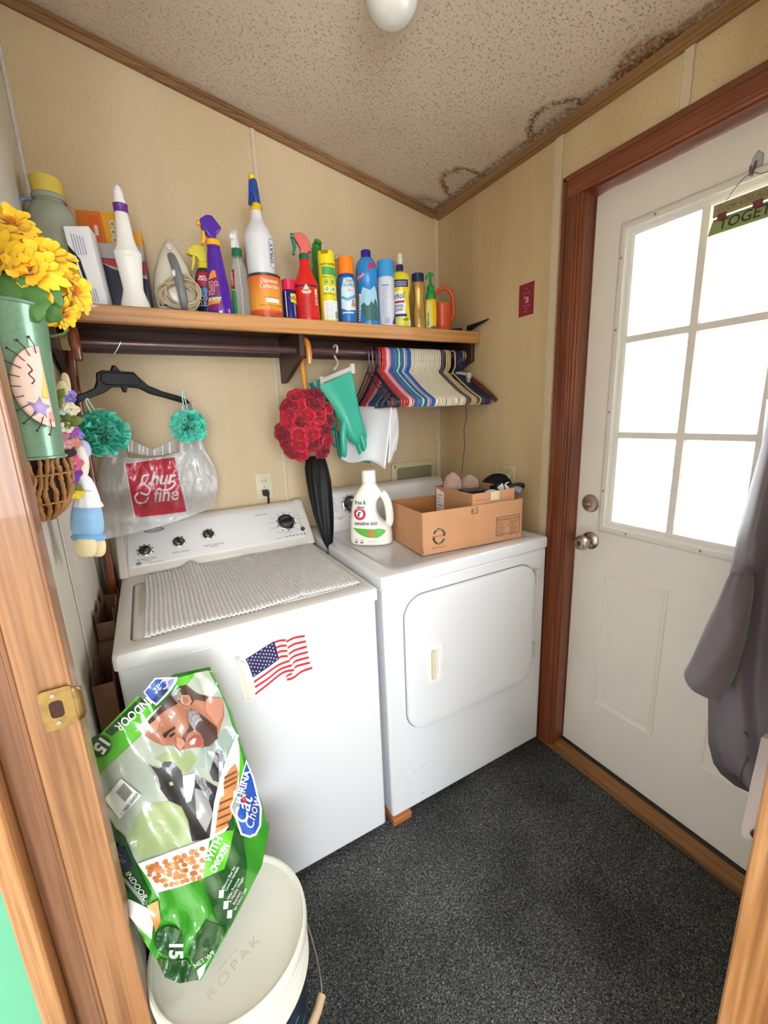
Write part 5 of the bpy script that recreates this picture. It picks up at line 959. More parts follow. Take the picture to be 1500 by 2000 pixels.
# ================================================================ things on the dryer
DZ = .9405
def ring_a(xl, xr, d, z, n=32, pw=2.6):
    out = []
    for k in range(n):
        a = 2*pi*k/n; c, s = cos(a), sin(a); c = math.copysign(abs(c)**(2/pw), c); s = math.copysign(abs(s)**(2/pw), s); out.append(((xr if c > 0 else xl)*c, d*s, z))
    return out
jp = at(732, 1070, z=DZ); t = thing('detergent_jug', 'white liquid detergent jug with a molded handle on the dryer', 'detergent jug', (-.632, -.405, DZ), (0, 0, radians(-37)))
jw = mat('detergent_white', '#efece3', .25, coat=.2, sss=.04)
zs = [(0, .078, .078, .046), (.004, .082, .082, .050), (.03, .083, .083, .050), (.075, .081, .078, .048), (.080, .080, .066, .047), (.09, .079, .045, .045), (.11, .077, .030, .043), (.14, .073, .024, .041), (.17, .066, .028, .038), (.185, .060, .045, .035), (.195, .054, .052, .033), (.21, .044, .044, .030), (.224, .032, .032, .027), (.230, .027, .027, .0255), (.240, .026, .026, .025)]
b = MB(); b.loft([ring_a(xl, xr, d, z) for z, xl, xr, d in zs]); b.build('body', jw, t, sub=1)
b = MB(); b.tube(smoothpath([(.046, 0, .197), (.058, 0, .182), (.068, 0, .155), (.073, 0, .12), (.073, 0, .09), (.066, 0, .072)], 6), .0155, 16); b.build('handle', jw, t)
cap(t, 'cap', .0265, .238, .283, pl('#f3f1ea', .3), 24, .95)
def jm_(o):
    def f(u, v):
        for (z0, l0, r0, d0), (z1, l1, r1, d1) in zip(zs, zs[1:]):
            if z0 <= v <= z1: k = (v-z0)/(z1-z0+1e-9); l, r, d = l0+(l1-l0)*k, r0+(r1-r0)*k, d0+(d1-d0)*k; break
        if u > 0 and r > .03: l = max(r, .001)
        q = min(abs(u)/l, .995); return (u, -d*(1-q**2.6)**(1/2.6)*1.0-o-.0006, v)
    return f
b = MB(); J = jm_(.0012); J2 = jm_(.0018); J3 = jm_(.0024)
b.text('free &\nclear', .021, J, 2, (-.030, .160), bold=.015, sx=.8); b.flat(circ(-.034, .124, .0235, 30), J, 0, .008); b.flat(circ(-.034, .124, .0135, 24), J2, 1, .008); b.text('ARM & HAMMER', .008, J2, 1, (-.034, .1395), sx=.75); b.flat([(-.044, .120), (-.037, .132), (-.027, .131), (-.031, .126), (-.036, .126), (-.034, .115), (-.040, .114)], J3, 2)
b.text('sensitive skin', .021, J, 2, (-.012, .082), bold=.02, sx=.78); sw = smoothpath([(-.062, .070, 0), (-.045, .052, 0), (-.01, .036, 0), (.03, .034, 0), (.052, .046, 0), (.062, .058, 0)], 5); sw2 = smoothpath([(.062, .058, 0), (.045, .068, 0), (.022, .066, 0), (.006, .046, 0), (-.02, .044, 0), (-.062, .070, 0)], 5)
b.flat([(p.x, p.y) for p in sw]+[(p.x, p.y) for p in sw2[1:-1]], J, 3, .008); b.flat([(.006, .036), (-.003, .046), (.001, .058), (.008, .070), (.015, .058), (.017, .046), (.012, .036)], J2, 4, .008)
for k, s_ in enumerate(('100', '150')): b.text(s_, .010, J, 5, (-.052+k*.022, .020)); b.flat([(-.058+k*.022, .012), (-.046+k*.022, .012), (-.046+k*.022, .017), (-.058+k*.022, .017)], J, 5)
b.text('FL OZ 3.12 L', .006, J, 5, (.012, .018))
b.build('label', [pl('#c2324e', .35), INKW, pl('#2a4a34', .4), pl('#5fae3c', .35), pl('#e2694a', .35), pl('#57615a', .5)], t, smooth=0)
# cardboard boxes
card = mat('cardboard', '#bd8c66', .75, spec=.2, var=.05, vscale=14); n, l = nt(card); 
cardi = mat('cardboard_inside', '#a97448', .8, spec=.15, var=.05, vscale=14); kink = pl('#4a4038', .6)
def obox(name, label, o, rz, w, d, h, th=.004, extra=None):
    t = thing(name, label, 'cardboard box', tuple(o), (0, 0, rz)); 
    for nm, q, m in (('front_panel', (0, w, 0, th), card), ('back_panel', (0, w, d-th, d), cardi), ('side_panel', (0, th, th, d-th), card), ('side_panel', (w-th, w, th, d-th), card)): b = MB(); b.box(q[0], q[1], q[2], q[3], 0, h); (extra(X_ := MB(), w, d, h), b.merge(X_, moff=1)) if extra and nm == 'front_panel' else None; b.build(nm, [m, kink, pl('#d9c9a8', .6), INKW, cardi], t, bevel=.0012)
    b = MB(); b.box(th, w-th, th, d-th, 0, th); b.build('bottom', cardi, t)
    return t
fl, fr = at(825, 1086, z=DZ), at(1018, 1049, z=DZ); rzb = math.atan2(fr.y-fl.y, fr.x-fl.x); wb = (fr-fl).length
bl = at(768, 1058, z=DZ)
def pr1(b, w, d, h):
    f = lambda u, v: (u, -.0006, v); s = lambda u, v: (-.0006, d-u, v)
    b.text('6.5', .034, f, 0, (w*.50, h*.80), sx=.8); b.flat([(w*.487, 0), (w*.490, 0), (w*.490, h), (w*.487, h)], f, 3)
    cx, cy, r = w*.155, h*.40, .026
    for s0 in (0, 180):
        arc = [radians(s0+15+k*14) for k in range(11)]; b.flat([(cx+r*cos(a), cy+r*sin(a)*1.15) for a in arc]+[(cx+r*.74*cos(a), cy+r*.74*sin(a)*1.15) for a in reversed(arc)], f, 0)
        a = radians(s0+10); b.flat([(cx+r*1.15*cos(a+.2), cy+r*1.25*sin(a+.2)), (cx+r*.55*cos(a+.2), cy+r*.6*sin(a+.2)), (cx+r*.9*cos(a-.3), cy+r*1.0*sin(a-.3))], f, 0)
    b.text('CORRUGATED', .008, f, 0, (cx, cy-.002)); b.text('Please Recycle', .009, f, 0, (cx, h*.12)); b.text('RECYCLES', .006, lambda u, v: (u, -.001, v), 1, (cx, cy+.0225)); b.text('BOX', .006, lambda u, v: (u, -.001, v), 1, (cx, cy-.0265))
    x0, x1, z0, z1 = w*.72, w*.975, h*.16, h*.62
    for q in ((x0, x1, z1-.002, z1), (x0, x1, z0, z0+.002), (x0, x0+.002, z0, z1), (x1-.002, x1, z0, z1), (x0, x1, z1-.017, z1-.016)): b.flat([(q[0], q[2]), (q[1], q[2]), (q[1], q[3]), (q[0], q[3])], f, 0, 1)
    b.text('Safe Handling Instructions', .0105, f, 0, ((x0+x1)/2, z1-.013), sx=.95)
    for k in range(9):
        for a, c in ((x0+.006, x0+.044-(k % 3)*.004), (x0+.062, x1-.008-(k % 4)*.006)): b.flat([(a, z1-.024-k*.0064), (c, z1-.024-k*.0064), (c, z1-.0225-k*.0064), (a, z1-.0225-k*.0064)], f, 0, 1)
    b.text('?', .02, f, 0, (x0+.052, z1-.042)); b.flat([(.05, h*.34), (.062, h*.36), (.056, h*.44)], s, 3); b.flat([(.07, h*.10), (.078, h*.12), (.075, h*.16)], s, 3)
    b.flat([(0, h*.0), (.008, h*.06), (.004, h*.14), (0, h*.18)], lambda u, v: (u-.0002, -.0009, v), 3); b.flat([(0, 0), (.0035, 0), (.0035, h), (0, h)], lambda u, v: (u, -.0009, v), 3)
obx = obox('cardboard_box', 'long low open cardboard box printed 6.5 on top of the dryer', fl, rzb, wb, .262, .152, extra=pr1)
Mi = T(*fl) @ RZ(rzb)
i0 = Mi @ Vector((wb*.492, .010, .006)); wi = wb*.485
def pr2(b, w, d, h):
    f = lambda u, v: (u, -.0006, v); s = lambda u, v: (-.0006, d-u, v)
    b.flat([(.010, h*.18), (.062, h*.18), (.062, h*.90), (.010, h*.96)], s, 2)
    for k in range(7): b.flat([(.016, h*.82-k*.014), (.05-(k % 3)*.01, h*.82-k*.014), (.05-(k % 3)*.01, h*.82-k*.014+.0022), (.016, h*.82-k*.014+.0022)], lambda u, v: (-.001, d-u, v), 0)
    b.flat([(w*.42, h*.82), (w*.62, h*.82), (w*.62, h-.002), (w*.42, h-.002)], f, 1); b.flat([(.012, h*.86), (w*.40, h*.845), (w*.40, h*.85), (.012, h*.868)], f, 0)
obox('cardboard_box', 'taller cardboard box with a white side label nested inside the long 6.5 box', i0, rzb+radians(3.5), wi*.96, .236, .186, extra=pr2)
Mj = T(*i0) @ RZ(rzb+radians(3.5))
def inb(x, y, z): return Mj @ Vector((x, y, z-.006))
fz = mat('slipper_fleece', '#a98879', .95, sheen=.6, bump=1, bscale=160, var=.12, vscale=90)
for k, (x, y, r, lb) in enumerate(((.047, .182, .034, 'back pinkish tan fleece slipper toe standing up in the nested box'), (.128, .176, .037, 'front pinkish tan fleece slipper toe resting against the other one'))):
    q = inb(x, y, .06); t = thing('fleece_slipper', lb, 'slipper', tuple(q), (0, 0, rzb), 'pair of fleece slippers'); b = MB()
    H = (.190, .172)[k]; rings = []
    for i in range(13):
        s = i/12; z = H*s; w = r*(1 if s < .72 else max(.05, (1-((s-.72)/.28)**2)**.5)); rings.append([(w*1.12*cos(a), w*.8*sin(a), z) for a in [2*pi*j/24 for j in range(24)]])
    b.loft(rings); b.build('upper', fz, t, sub=1); b = MB(); b.loft([[(w_*1.1*cos(a), .02+.006*sin(a)+.004, z) for a in [2*pi*j/20 for j in range(20)]] for w_, z in ((r, .0), (r, H*.5), (r*.8, H*.8))]); b.build('sole', mat('slipper_sole', '#8b7468', .8), t)
def small(name, label, cat, q, dims, m, rot, deco=None):
    t = thing(name, label, cat, tuple(q), (0, 0, rot)); w, d, h = dims; b = MB(); b.box(-w, w, -d, d, 0, h)
    if deco: deco(b, w, d, h)
    b.build('case', m, t, bevel=.002)
small('black_carton', 'flat black box with an orange stripe lying in the nested box', 'box', inb(.068, .078, .10), (.048, .034, .092), [pl('#1f1f23', .3), pl('#d9762a', .4), INKW], rzb-.15, lambda b, w, d, h: (b.flat([(-w, h-.022), (w, h-.022), (w, h-.016), (-w, h-.016)], lambda u, v: (u, -d-.0006, v), 1), b.text('GENUINE', .012, lambda u, v: (u, -d-.0009, v), 2, (0, h-.034))))
t = thing('white_blue_packet', 'small white and blue plastic packet beside the black flat box', 'packet', tuple(inb(.118, .026, .09)), (0, 0, rzb+.06)); b = MB(); b.grid(lambda u, v: ((u-.5)*.078, -.004*sin(u*9)-.003*sin(v*8), .10*v+.004*sin(u*5)), 14, 10); b.build('wrapper', mat('packet', '#b9cfe6', .25), t, solid=.012); b = MB(); b.text('150', .03, lambda u, v: (u, -.0125, v), 0, (0, .045)); b.flat([(-.03, .03), (.03, .03), (.03, .038), (-.03, .038)], lambda u, v: (u, -.0125, v), 0); b.build('print', pl('#2b4c86', .4), t)
bf = mat('black_fabric', '#0d0d13', .75); q = inb(.215, .110, .10)
def glump(q, r, sc, seed, m, nm, lab, cat, parent=None):
    t = thing(nm, lab, cat, tuple(q)); b = MB(); rs = random.Random(seed); k1, k2 = rs.uniform(2, 4), rs.uniform(3, 6); rings = []
    for i in range(15):
        th = pi*i/14; rings.append([(r*sc[0]*sin(th)*cos(a)*(1+.10*sin(5*a+th*k1)+.05*sin(11*a+th*k2)), r*sc[1]*sin(th)*sin(a)*(1+.10*sin(4*a+th*k2)), -r*sc[2]*cos(th)*(1+.05*sin(6*a))) for a in [2*pi*j/40 for j in range(40)]])
    b.loft(rings); b.build('cloth', m, t, smooth=80); return t
gl_ = glump(at(970, 948, y=-.47), .068, (1.15, .8, .72), 4, bf, 'black_work_glove', 'bunched black fabric glove with a grey lining in the nested box', 'glove')
b = MB(); c0 = inb(.215, .045, .165)
for k in range(3): b.tube(smoothpath([inb(.165+k*.018, .085, .185), inb(.160+k*.020, .055, .192-k*.003), inb(.158+k*.022, .030, .170)], 5), .011, 10)
b.build('finger', bf, gl_, world=True); b = MB(); b.tube(smoothpath([inb(.225, .06, .165), inb(.235, .03, .178), inb(.250, .015, .172)], 5), [.012]*5+[.014]*5+[.006], 12); b.build('lining', mat('grey_lining', '#8f8da6', .7), gl_, world=True)
t = thing('black_brush', 'black handled brush sticking out of the right side of the nested box', 'brush', tuple(inb(.24, .06, .17))); b = MB(); e0, e1 = inb(.205, .055, .178), at(1028, 948, y=-.56); pts = smoothpath([e0, (e0+e1)/2+Vector((0, 0, .004)), e1], 6); b.tube(pts, [.007+.005*sin(pi*i/(len(pts)-1))+.003 for i in range(len(pts))], 10); b.build('handle', mat('brush_black', '#23252e', .35), t, world=True)
t = thing('crumpled_tissue', 'crumpled white tissue at the front of the nested box', 'tissue', tuple(inb(.172, .028, .168))); b = MB(); b.grid(lambda u, v: ((u-.5)*.045, .010*sin(u*14+v*9), .03*v*(1+.5*sin(u*8))), 14, 8); b.build('paper', mat('tissue', '#e6e8f0', .8), t, solid=.002)

# ================================================================ walls: outlet, plug, switch, vent box, cord, red notice
iv = mat('ivory_plate', '#d9cfb0', .4); t = thing('wall_outlet', 'ivory double power outlet on the back wall above the washer', 'power outlet', (-.929, 0, 1.146))
b = MB(); b.loft([[(x, y, z) for x, z in rr(-.036+i, .036-i, -.058+i, .058-i, .005)] for y, i in ((0, 0), (-.003, 0), (-.006, .003))]); b.build('plate', iv, t)
for z in (.020, -.020):
    b = MB(); b.loft([[(x, y, z+c) for x, c in rr(-.017+i, .017-i, -.014+i, .014-i, .010)] for y, i in ((-.005, 0), (-.008, .001))]); o = b.build('receptacle', iv, t)
    for x, w, h in ((-.006, .0012, .004), (.006, .0012, .005)): b = MB(); b.box(x-w, x+w, -.0088, -.0078, z-h+.003, z+h+.003); b.build('slot', gap, o)
b = MB(); b.lathe([(.003, 0), (.003, .002)], 12, 0, T(0, -.006, 0) @ RX(pi/2)); b.build('screw', scr, t)
t = thing('power_plug', 'black power plug in the lower socket of the outlet', 'plug', (-.929, -.010, 1.124)); b = MB(); b.loft([[(x*s, y, z*s-.004) for x, z in rr(-.013, .013, -.013, .013, .005)] for s, y in ((1, .0), (1, -.014), (.8, -.028))]); b.build('plug_body', pl('#17171a', .45), t)
b = MB(); b.tube(smoothpath([(0, -.022, -.006), (.004, -.030, -.02), (.004, -.022, -.045), (0, -.012, -.075), (0, -.010, -.16)], 5), .0045, 8); b.build('cord', pl('#17171a', .45), t)
t = thing('light_switch', 'ivory double light switch plate low on the right wall behind the boxes', 'light switch', (0, -.473, 1.135))
b = MB(); b.loft([[(x, y, z) for y, z in rr(-.058+i, .058-i, -.058+i, .058-i, .005)] for x, i in ((0, 0), (-.004, 0), (-.007, .003))]); b.build('plate', mat('old_plate', '#cdbd93', .4, var=.1, vscale=30), t)
for y in (-.023, .023):
    b = MB(); b.box(-.0078, -.0068, y-.010, y+.010, -.020, .020); b.build('switch_frame', iv, t); b = MB(); b.prism([(-.007, -.016), (-.0135, -.012), (-.009, .016), (-.007, .016)], y-.008, y+.008, 'x'); b.v = [(v[1], v[0], v[2]) for v in b.v]; b.build('toggle', pl('#e9e4d8', .3), t)
    for z in (-.035, .035): b = MB(); b.lathe([(.003, 0), (.002, .0015)], 10, 0, T(-.007, y, z) @ RY(-pi/2)); b.build('screw', scr, t)
t = thing('vent_box', 'recessed ivory utility box frame low on the back wall behind the dryer', 'utility box', (-.165, 0, 1.06)); vb = mat('vent_ivory', '#cbbd98', .5); oo = [(x, z) for x, z in rr(-.135, .135, -.12, .125, .012)]; ii = [(x, z) for x, z in rr(-.108, .108, -.10, .100, .016)]
b = MB(); b.loft([[(x, y, z) for x, z in q] for y, q in ((0, oo), (-.010, oo), (-.012, [(x*.98, z*.98) for x, z in oo]), (-.012, ii), (-.002, ii))], 0, (False, False)); b.build('frame', vb, t); b = MB(); b.flat(ii, lambda u, v: (u, -.0022, v), 0, 1); b.build('back', mat('vent_back', '#8d8367', .7), t); b = MB(); b.lathe([(.006, 0), (.006, .003), (.002, .005)], 14, 0, T(-.120, -.012, .108) @ RX(pi/2)); b.build('screw', scr, t)
b = MB(); b.tube(smoothpath([(-.150, -.004, 1.46), (-.160, -.004, 1.36), (-.148, -.003, 1.30), (-.150, -.004, 1.2), (-.153, -.004, 1.08)], 6) if False else [at(a, c, x=-.0025) for a, c in ((909, 795), (911, 815), (906, 840), (908, 870), (904, 900), (902, 925))], .0013, 6); tag(b.build('hanging_wire', pl('#4a4238', .6)), 'thin dark wire hanging down the right wall below the hangers', 'wire')
t = thing('red_notice', 'small dark red metal warning notice on the right wall beside the door', 'sign', (0, -.560, 1.828)); b = MB(); b.box(-.0018, 0, -.0365, .0365, -.057, .057); b.build('plate', mat('notice_red', '#8c1f33', .35), t, bevel=.0008)
b = MB(); f = lambda u, v: (-.0022, -u, v); b.text('IN', .008, f, 0, (0, .036)); b.text('CASE OF FIRE', .006, f, 0, (0, .020)); b.flat([(-.010, .012), (.012, .008), (.012, -.012), (-.006, -.012), (.002, -.002), (-.010, .004)], f, 0); b.flat([(-.004, .010), (.004, .004), (.0, -.002)], lambda u, v: (-.0025, -u, v), 1); b.text('DO NOT USE', .006, f, 0, (0, -.024)); b.text('PUSH', .006, f, 0, (0, -.034)); b.text('HERE', .006, f, 0, (0, -.044)); b.build('print', [pl('#c9a39c', .5), pl('#8c1f33', .4)], t, smooth=0)
# globe ceiling lamp, unlit
lb_ = at(756, 66, z=2.365); t = thing('ceiling_lamp', 'white glass globe ceiling lamp at the top of the picture', 'ceiling lamp', (lb_.x+.0, lb_.y-.03, hz(lb_.x)))
top = hz(lb_.x)-2.365
b = MB(); b.lathe(S_([(.001, -top), (.035, -top+.008), (.058, -top+.030), (.066, -top+.060), (.060, -top+.090), (.045, -.018), (.045, -.004)], 4)[::1], 36); b.build('globe', mat('opal_glass', '#e4e3de', .08, sss=.2, coat=.6), t)
b = MB(); b.lathe([(.062, -.022), (.066, -.01), (.066, .02)], 32, 0); b.build('fitting', pl('#d8cfbe', .4), t)
# ================================================================ left wall: flower pail, twig basket, bunny doll
green = mat('speckled_green', '#6f9478', .3, metal=.15, coat=.3, var=.10, vscale=220); t = thing('flower_pail', 'green speckled metal wall pail holding yellow silk flowers', 'pail', (-1.514, -.925, 1.378))
def pr_(r0, z): return [(max(r0*cos(a), -.0315), r0*sin(a), z) for a in [2*pi*k/40 for k in range(40)]]
b = MB(); b.loft([pr_(.048, 0), pr_(.0475, .004), pr_(.062, .226), pr_(.060, .226), pr_(.048, .02)], 0, (True, True)); b.build('body', green, t, smooth=60)
b = MB(); b.tube([(x, y, z) for x, y, z in pr_(.0625, .228)], .0028, 8, closed=True); b.build('rolled_rim', green, t); b = MB(); b.tube([(x, y, z) for x, y, z in pr_(.0488, .001)], .0026, 8, closed=True); b.build('base_rim', green, t)
# half-oval plaque with stitches on the pail
def pm(o):
    def f(u, v): a = radians(-78)+u/.055; return ((.0555+o)*cos(a), (.0555+o)*sin(a), v)
    return f
ha = [(.038-.040*cos(a)*1.0, .105+.058*sin(a)) for a in [radians(-88+176*k/20) for k in range(21)]]
b = MB(); b.flat([(.040-.043*cos(a), .108+.060*sin(a)) for a in [radians(-90+180*k/24) for k in range(25)]], pm(.004), 0, .008)
b.flat([(.014, .065), (.022, .070), (.030, .062), (.030, .074), (.038, .080), (.028, .084), (.026, .094), (.020, .084), (.010, .086), (.016, .076)], pm(.0047), 1); b.flat([(.028, .092), (.038, .090), (.039, .135), (.034, .115)], pm(.0045), 2)
b.flat([(.032, .058), (.040, .056), (.040, .070), (.034, .070)], pm(.0049), 4)
b.tube([pm(.0048)(p.x, p.y) for p in smoothpath([(.020, .140, 0), (.024, .132, 0), (.019, .126, 0), (.024, .118, 0), (.020, .112, 0)], 4)], .0004, 4, 3)
b.build('plaque', [pl('#efcdbd', .6), pl('#b9a0d8', .6), pl('#e8c76a', .6), pl('#5b3a44', .6), pl('#e79a9c', .6)], t, solid=.0015)
for k in range(11):
    a = radians(-78+156*k/10); u, v = .040-.043*cos(a), .108+.060*sin(a); b = MB(); b.tube([pm(.0055)(u+.010*cos(a), v-.010*sin(a)), pm(.009)(u-.003*cos(a), v+.003*sin(a)), pm(.005)(u-.012*cos(a), v+.012*sin(a))], .0007, 5)
    b.ball(pm(.005)(u-.013*cos(a), v+.013*sin(a)), .0018, 0, 8, 6); b.build('stitch', pl('#4a2430', .6), t)
# silk flowers: one bunch standing in the pail
fb = thing('silk_flowers', 'bunch of bright yellow silk flowers with green leaves in the wall pail', 'flowers', (-1.505, -.90, 1.60))
ym = [mat('petal_yellow', '#f6c81c', .6, sheen=.3, var=.10, vscale=40), mat('petal_amber', '#f0a21a', .6, sheen=.3, var=.1, vscale=40)]
def mum(seed):
    b = MB(); rs = random.Random(seed)
    for ring, (n, L, el) in enumerate(((15, 1.0, .05), (14, .92, .30), (12, .75, .62), (9, .5, .95), (6, .3, 1.2))):
        for k in range(n):
            a = 2*pi*k/n+ring*.3+rs.uniform(-.12, .12); e_ = el+rs.uniform(-.15, .15); w = .15*(1 if ring < 3 else .8); Lk = L*rs.uniform(.85, 1.1)
            def f(u, v):
                r = Lk*(.12+.88*v); wd = w*(min(1, .35+v*.9) if v < .78 else math.sqrt(max(0, 1-((v-.78)/.225)**2)))*(u-.5)*2; droop = -.28*v*v*(1-el); z = r*sin(e_)+droop+.04*abs(u-.5)*2; rr_ = r*cos(e_)
                return (rr_*cos(a)-wd*sin(a), rr_*sin(a)+wd*cos(a), z)
            b.grid(f, 3, 7, 0, None, lambda u, v, R_=ring: 1 if (v < .25 or R_ > 3) else 0)
    return b
mp_ = [mum(i).build('flower_head', ym, fb, smooth=70) for i in range(2)]; used = [0, 0]
fl_ = [(22, 440, -.88, .040, (.3, -1, .6)), (88, 505, -.905, .045, (.2, -1, .7)), (55, 530, -.93, .050, (0, -1, .2)), (8, 510, -.93, .045, (-.4, -1, .2)), (118, 535, -.88, .036, (.6, -.7, .6)), (140, 568, -.875, .042, (.8, -.7, .0)), (122, 612, -.89, .030, (.7, -.6, -.6)), (-25, 470, -.9, .045, (-.5, -1, .5)), (95, 575, -.86, .034, (.3, -.8, -.1)), (45, 470, -.86, .040, (.2, -.8, .9))]
for i, (px, py, y, s_, d) in enumerate(fl_):
    k = i % 2; o = mp_[k] if not used[k] else mp_[k].copy()
    if used[k]: C.objects.link(o)
    used[k] = 1; q = at(px, py, y=y); o.location = q-fb.location; o.scale = (s_,)*3; o.rotation_euler = (Vector(d).normalized().to_track_quat('Z', 'Y') @ Quaternion((0, 0, 1), i*1.1)).to_euler()
    st_b = MB(); st_b.tube(smoothpath([q+Vector((0, .005, -.003)), q+Vector((-.005, .012, -.03)), Vector((-1.512, -.925, 1.56))], 4), .0022, 6); st_b.build('stem', mat('stem_green', '#4b6b34', .6), fb, world=True)
lm = mat('leaf_green', '#4f7a3c', .55, var=.12, vscale=30)
for i, (px, py, y, L, d, tw) in enumerate(((48, 575, -.955, .055, (.25, -.25, -1), 0), (12, 560, -.955, .05, (-.4, -.2, -.8), .5), (80, 560, -.93, .045, (.7, -.1, -.9), .9), (88, 605, -.935, .030, (.9, -.2, -.5), .3), (30, 545, -.94, .045, (.1, -.3, -.9), 1.2))):
    q = at(px, py, y=y); D = Vector(d).normalized(); S = D.cross(Vector((0, -1, 0))).normalized(); N_ = D.cross(S); b = MB()
    def f(u, v): w = L*.5*sin(pi*min(v*.92+.08, 1))**.7*(1+.12*sin(v*22)); return q+D*L*(v-.4)*1.25+S*w*(u-.5)*2+N_*(.006*abs(u-.5)*2+.004*sin(v*6+i))
    b.grid(f, 6, 14); b.build('leaf', lm, fb, world=True, solid=.0006)
# twig basket
bk = thing('twig_basket', 'dark half-round twig basket hanging on the wall under the green pail', 'basket', (-1.50, -.765, 1.26)); tg = mat('twig_tan', '#a9794a', .6, var=.25, vscale=70); td = mat('twig_dark', '#3a2418', .8)
bc = Vector((-1.545, -.765, 1.375)); rs = random.Random(9)
def bsk(a, s, r=1.0):     # a around, s down 0..1
    R_ = .070*math.sqrt(max(0, 1-(s*.97)**2.4))*r; return bc+Vector((max(R_*.95*sin(a), 0), -R_*1.0*cos(a), -.125*s))
b = MB(); b.grid(lambda u, v: bsk(pi*u, v, .93), 20, 14); b.build('lining', td, bk, world=True)
for k in range(15):
    a0 = pi*(k+.5)/15; b = MB(); pts = [bsk(a0+.10*sin(s*5+k)+rs.uniform(-.03, .03), s) for s in [i/9 for i in range(10)]]; b.tube(smoothpath(pts, 3), [.0042*rs.uniform(.7, 1.25) for _ in range(28)], 7); b.build('twig', tg, bk, world=True)
for s in (.28, .72): b = MB(); b.tube([bsk(pi*i/20, s, 1.07) for i in range(21)], .0022, 6); b.build('twig_band', tg, bk, world=True)
b = MB(); b.tube([bsk(pi*i/24, 0, 1.04) for i in range(25)], [.007*rs.uniform(.8, 1.2) for _ in range(25)], 8); b.build('basket_rim', td, bk, world=True)
# bunny doll with small flowers
dl = thing('bunny_doll', 'cream felt bunny doll in a pale blue velvet outfit hanging beside the basket', 'doll', tuple(at(172, 1080, y=-.72))); DY = -.72
cream = mat('cream_felt', '#eddcb0', .9, sheen=.5, bump=.3, bscale=200); bv = mat('blue_velvet', '#8fc0ea', .6, sheen=.8, var=.08, vscale=40); lace = mat('lace', '#eef2fb', .7, bump=.4, bscale=300)
def pxl(rows, name, m, y0, flat=.6, nf=0, amp=0, sub=1):
    b = MB(); rings = []
    for l, r, py, dy in rows:
        p, q = at(l, py, y=y0+dy), at(r, py, y=y0+dy); c = (p+q)/2; h = (q-p)/2; rings.append([c+h*cos(a)*(1+amp*sin(nf*a))+Vector((0, 1, 0))*h.length*flat*sin(a)*(1+amp*sin(nf*a)) for a in [2*pi*k/32 for k in range(32)]])
    b.loft(rings); return b.build(name, m, dl, world=True, smooth=75, sub=sub)
pxl([(116, 124, 742, 0), (108, 134, 755, 0), (101, 138, 775, 0), (100, 137, 795, 0), (106, 132, 815, 0), (112, 126, 826, 0)], 'ear', cream, -.73, .35); pxl([(122, 128, 727, .02), (118, 136, 735, .02), (124, 140, 760, .02), (122, 138, 790, .02), (120, 130, 815, .02)], 'ear', cream, -.70, .3)
pxl([(150, 160, 868, 0), (138, 172, 885, 0), (132, 176, 905, 0), (134, 174, 925, 0), (142, 166, 940, 0)], 'head', mat('bonnet_cream', '#efe6dc', .8, sheen=.4), -.735, .8)
pxl([(148, 166, 858, 0), (140, 176, 868, 0), (136, 180, 885, 0), (140, 176, 896, 0)], 'bonnet', mat('bonnet_lilac', '#b9bce6', .7), -.715, .8, 9, .06)
pxl([(150, 172, 925, 0), (142, 186, 945, 0), (146, 194, 970, 0), (148, 200, 985, 0)], 'bodice', lace, -.735, .6, 7, .05); pxl([(146, 184, 955, 0), (148, 192, 975, 0), (140, 205, 988, 0), (146, 200, 992, 0)], 'lace_collar', lace, -.745, .6, 11, .08)
pxl([(150, 190, 962, 0), (142, 196, 985, 0), (137, 202, 1010, 0), (136, 204, 1035, 0), (146, 200, 1048, 0)], 'trousers', bv, DY, .6, 4, .05); pxl([(146, 200, 1040, 0), (138, 208, 1046, 0), (136, 209, 1052, 0), (146, 202, 1056, 0)], 'ankle_ruffle', mat('blue_ruffle', '#6fb0ea', .5, sheen=.6), DY, .62, 17, .06)
pxl([(146, 190, 1050, 0), (142, 190, 1062, 0), (146, 190, 1078, 0), (156, 182, 1089, 0)], 'foot', cream, -.735, .6); pxl([(170, 206, 1050, 0), (170, 208, 1065, 0), (174, 207, 1080, 0), (182, 200, 1088, 0)], 'foot', cream, -.70, .6)
def blossom(px, py, y, r, cs, nm='flower', n=5, d=(.3, -1, .2)):
    q = at(px, py, y=y); M = Matrix.Translation(q) @ Vector(d).normalized().to_track_quat('Z', 'Y').to_matrix().to_4x4(); b = MB()
    for k in range(n):
        a = 2*pi*k/n; b.grid(lambda u, v: ((r*(.1+.9*v))*cos(a)-(r*.55*sin(pi*min(.15+.75*v, 1)))*(u-.5)*2*sin(a), (r*(.1+.9*v))*sin(a)+(r*.55*sin(pi*min(.15+.75*v, 1)))*(u-.5)*2*cos(a), r*.25*v+r*.12*sin(u*6)*v), 4, 4, 0, M)
    b.ball((0, 0, r*.12), r*.18, 1, 8, 6, M=M); b.build(nm, [mat('petal_'+cs, cs, .6, sheen=.3), mat('flower_eye', '#e6c84a', .6)], dl, world=True)
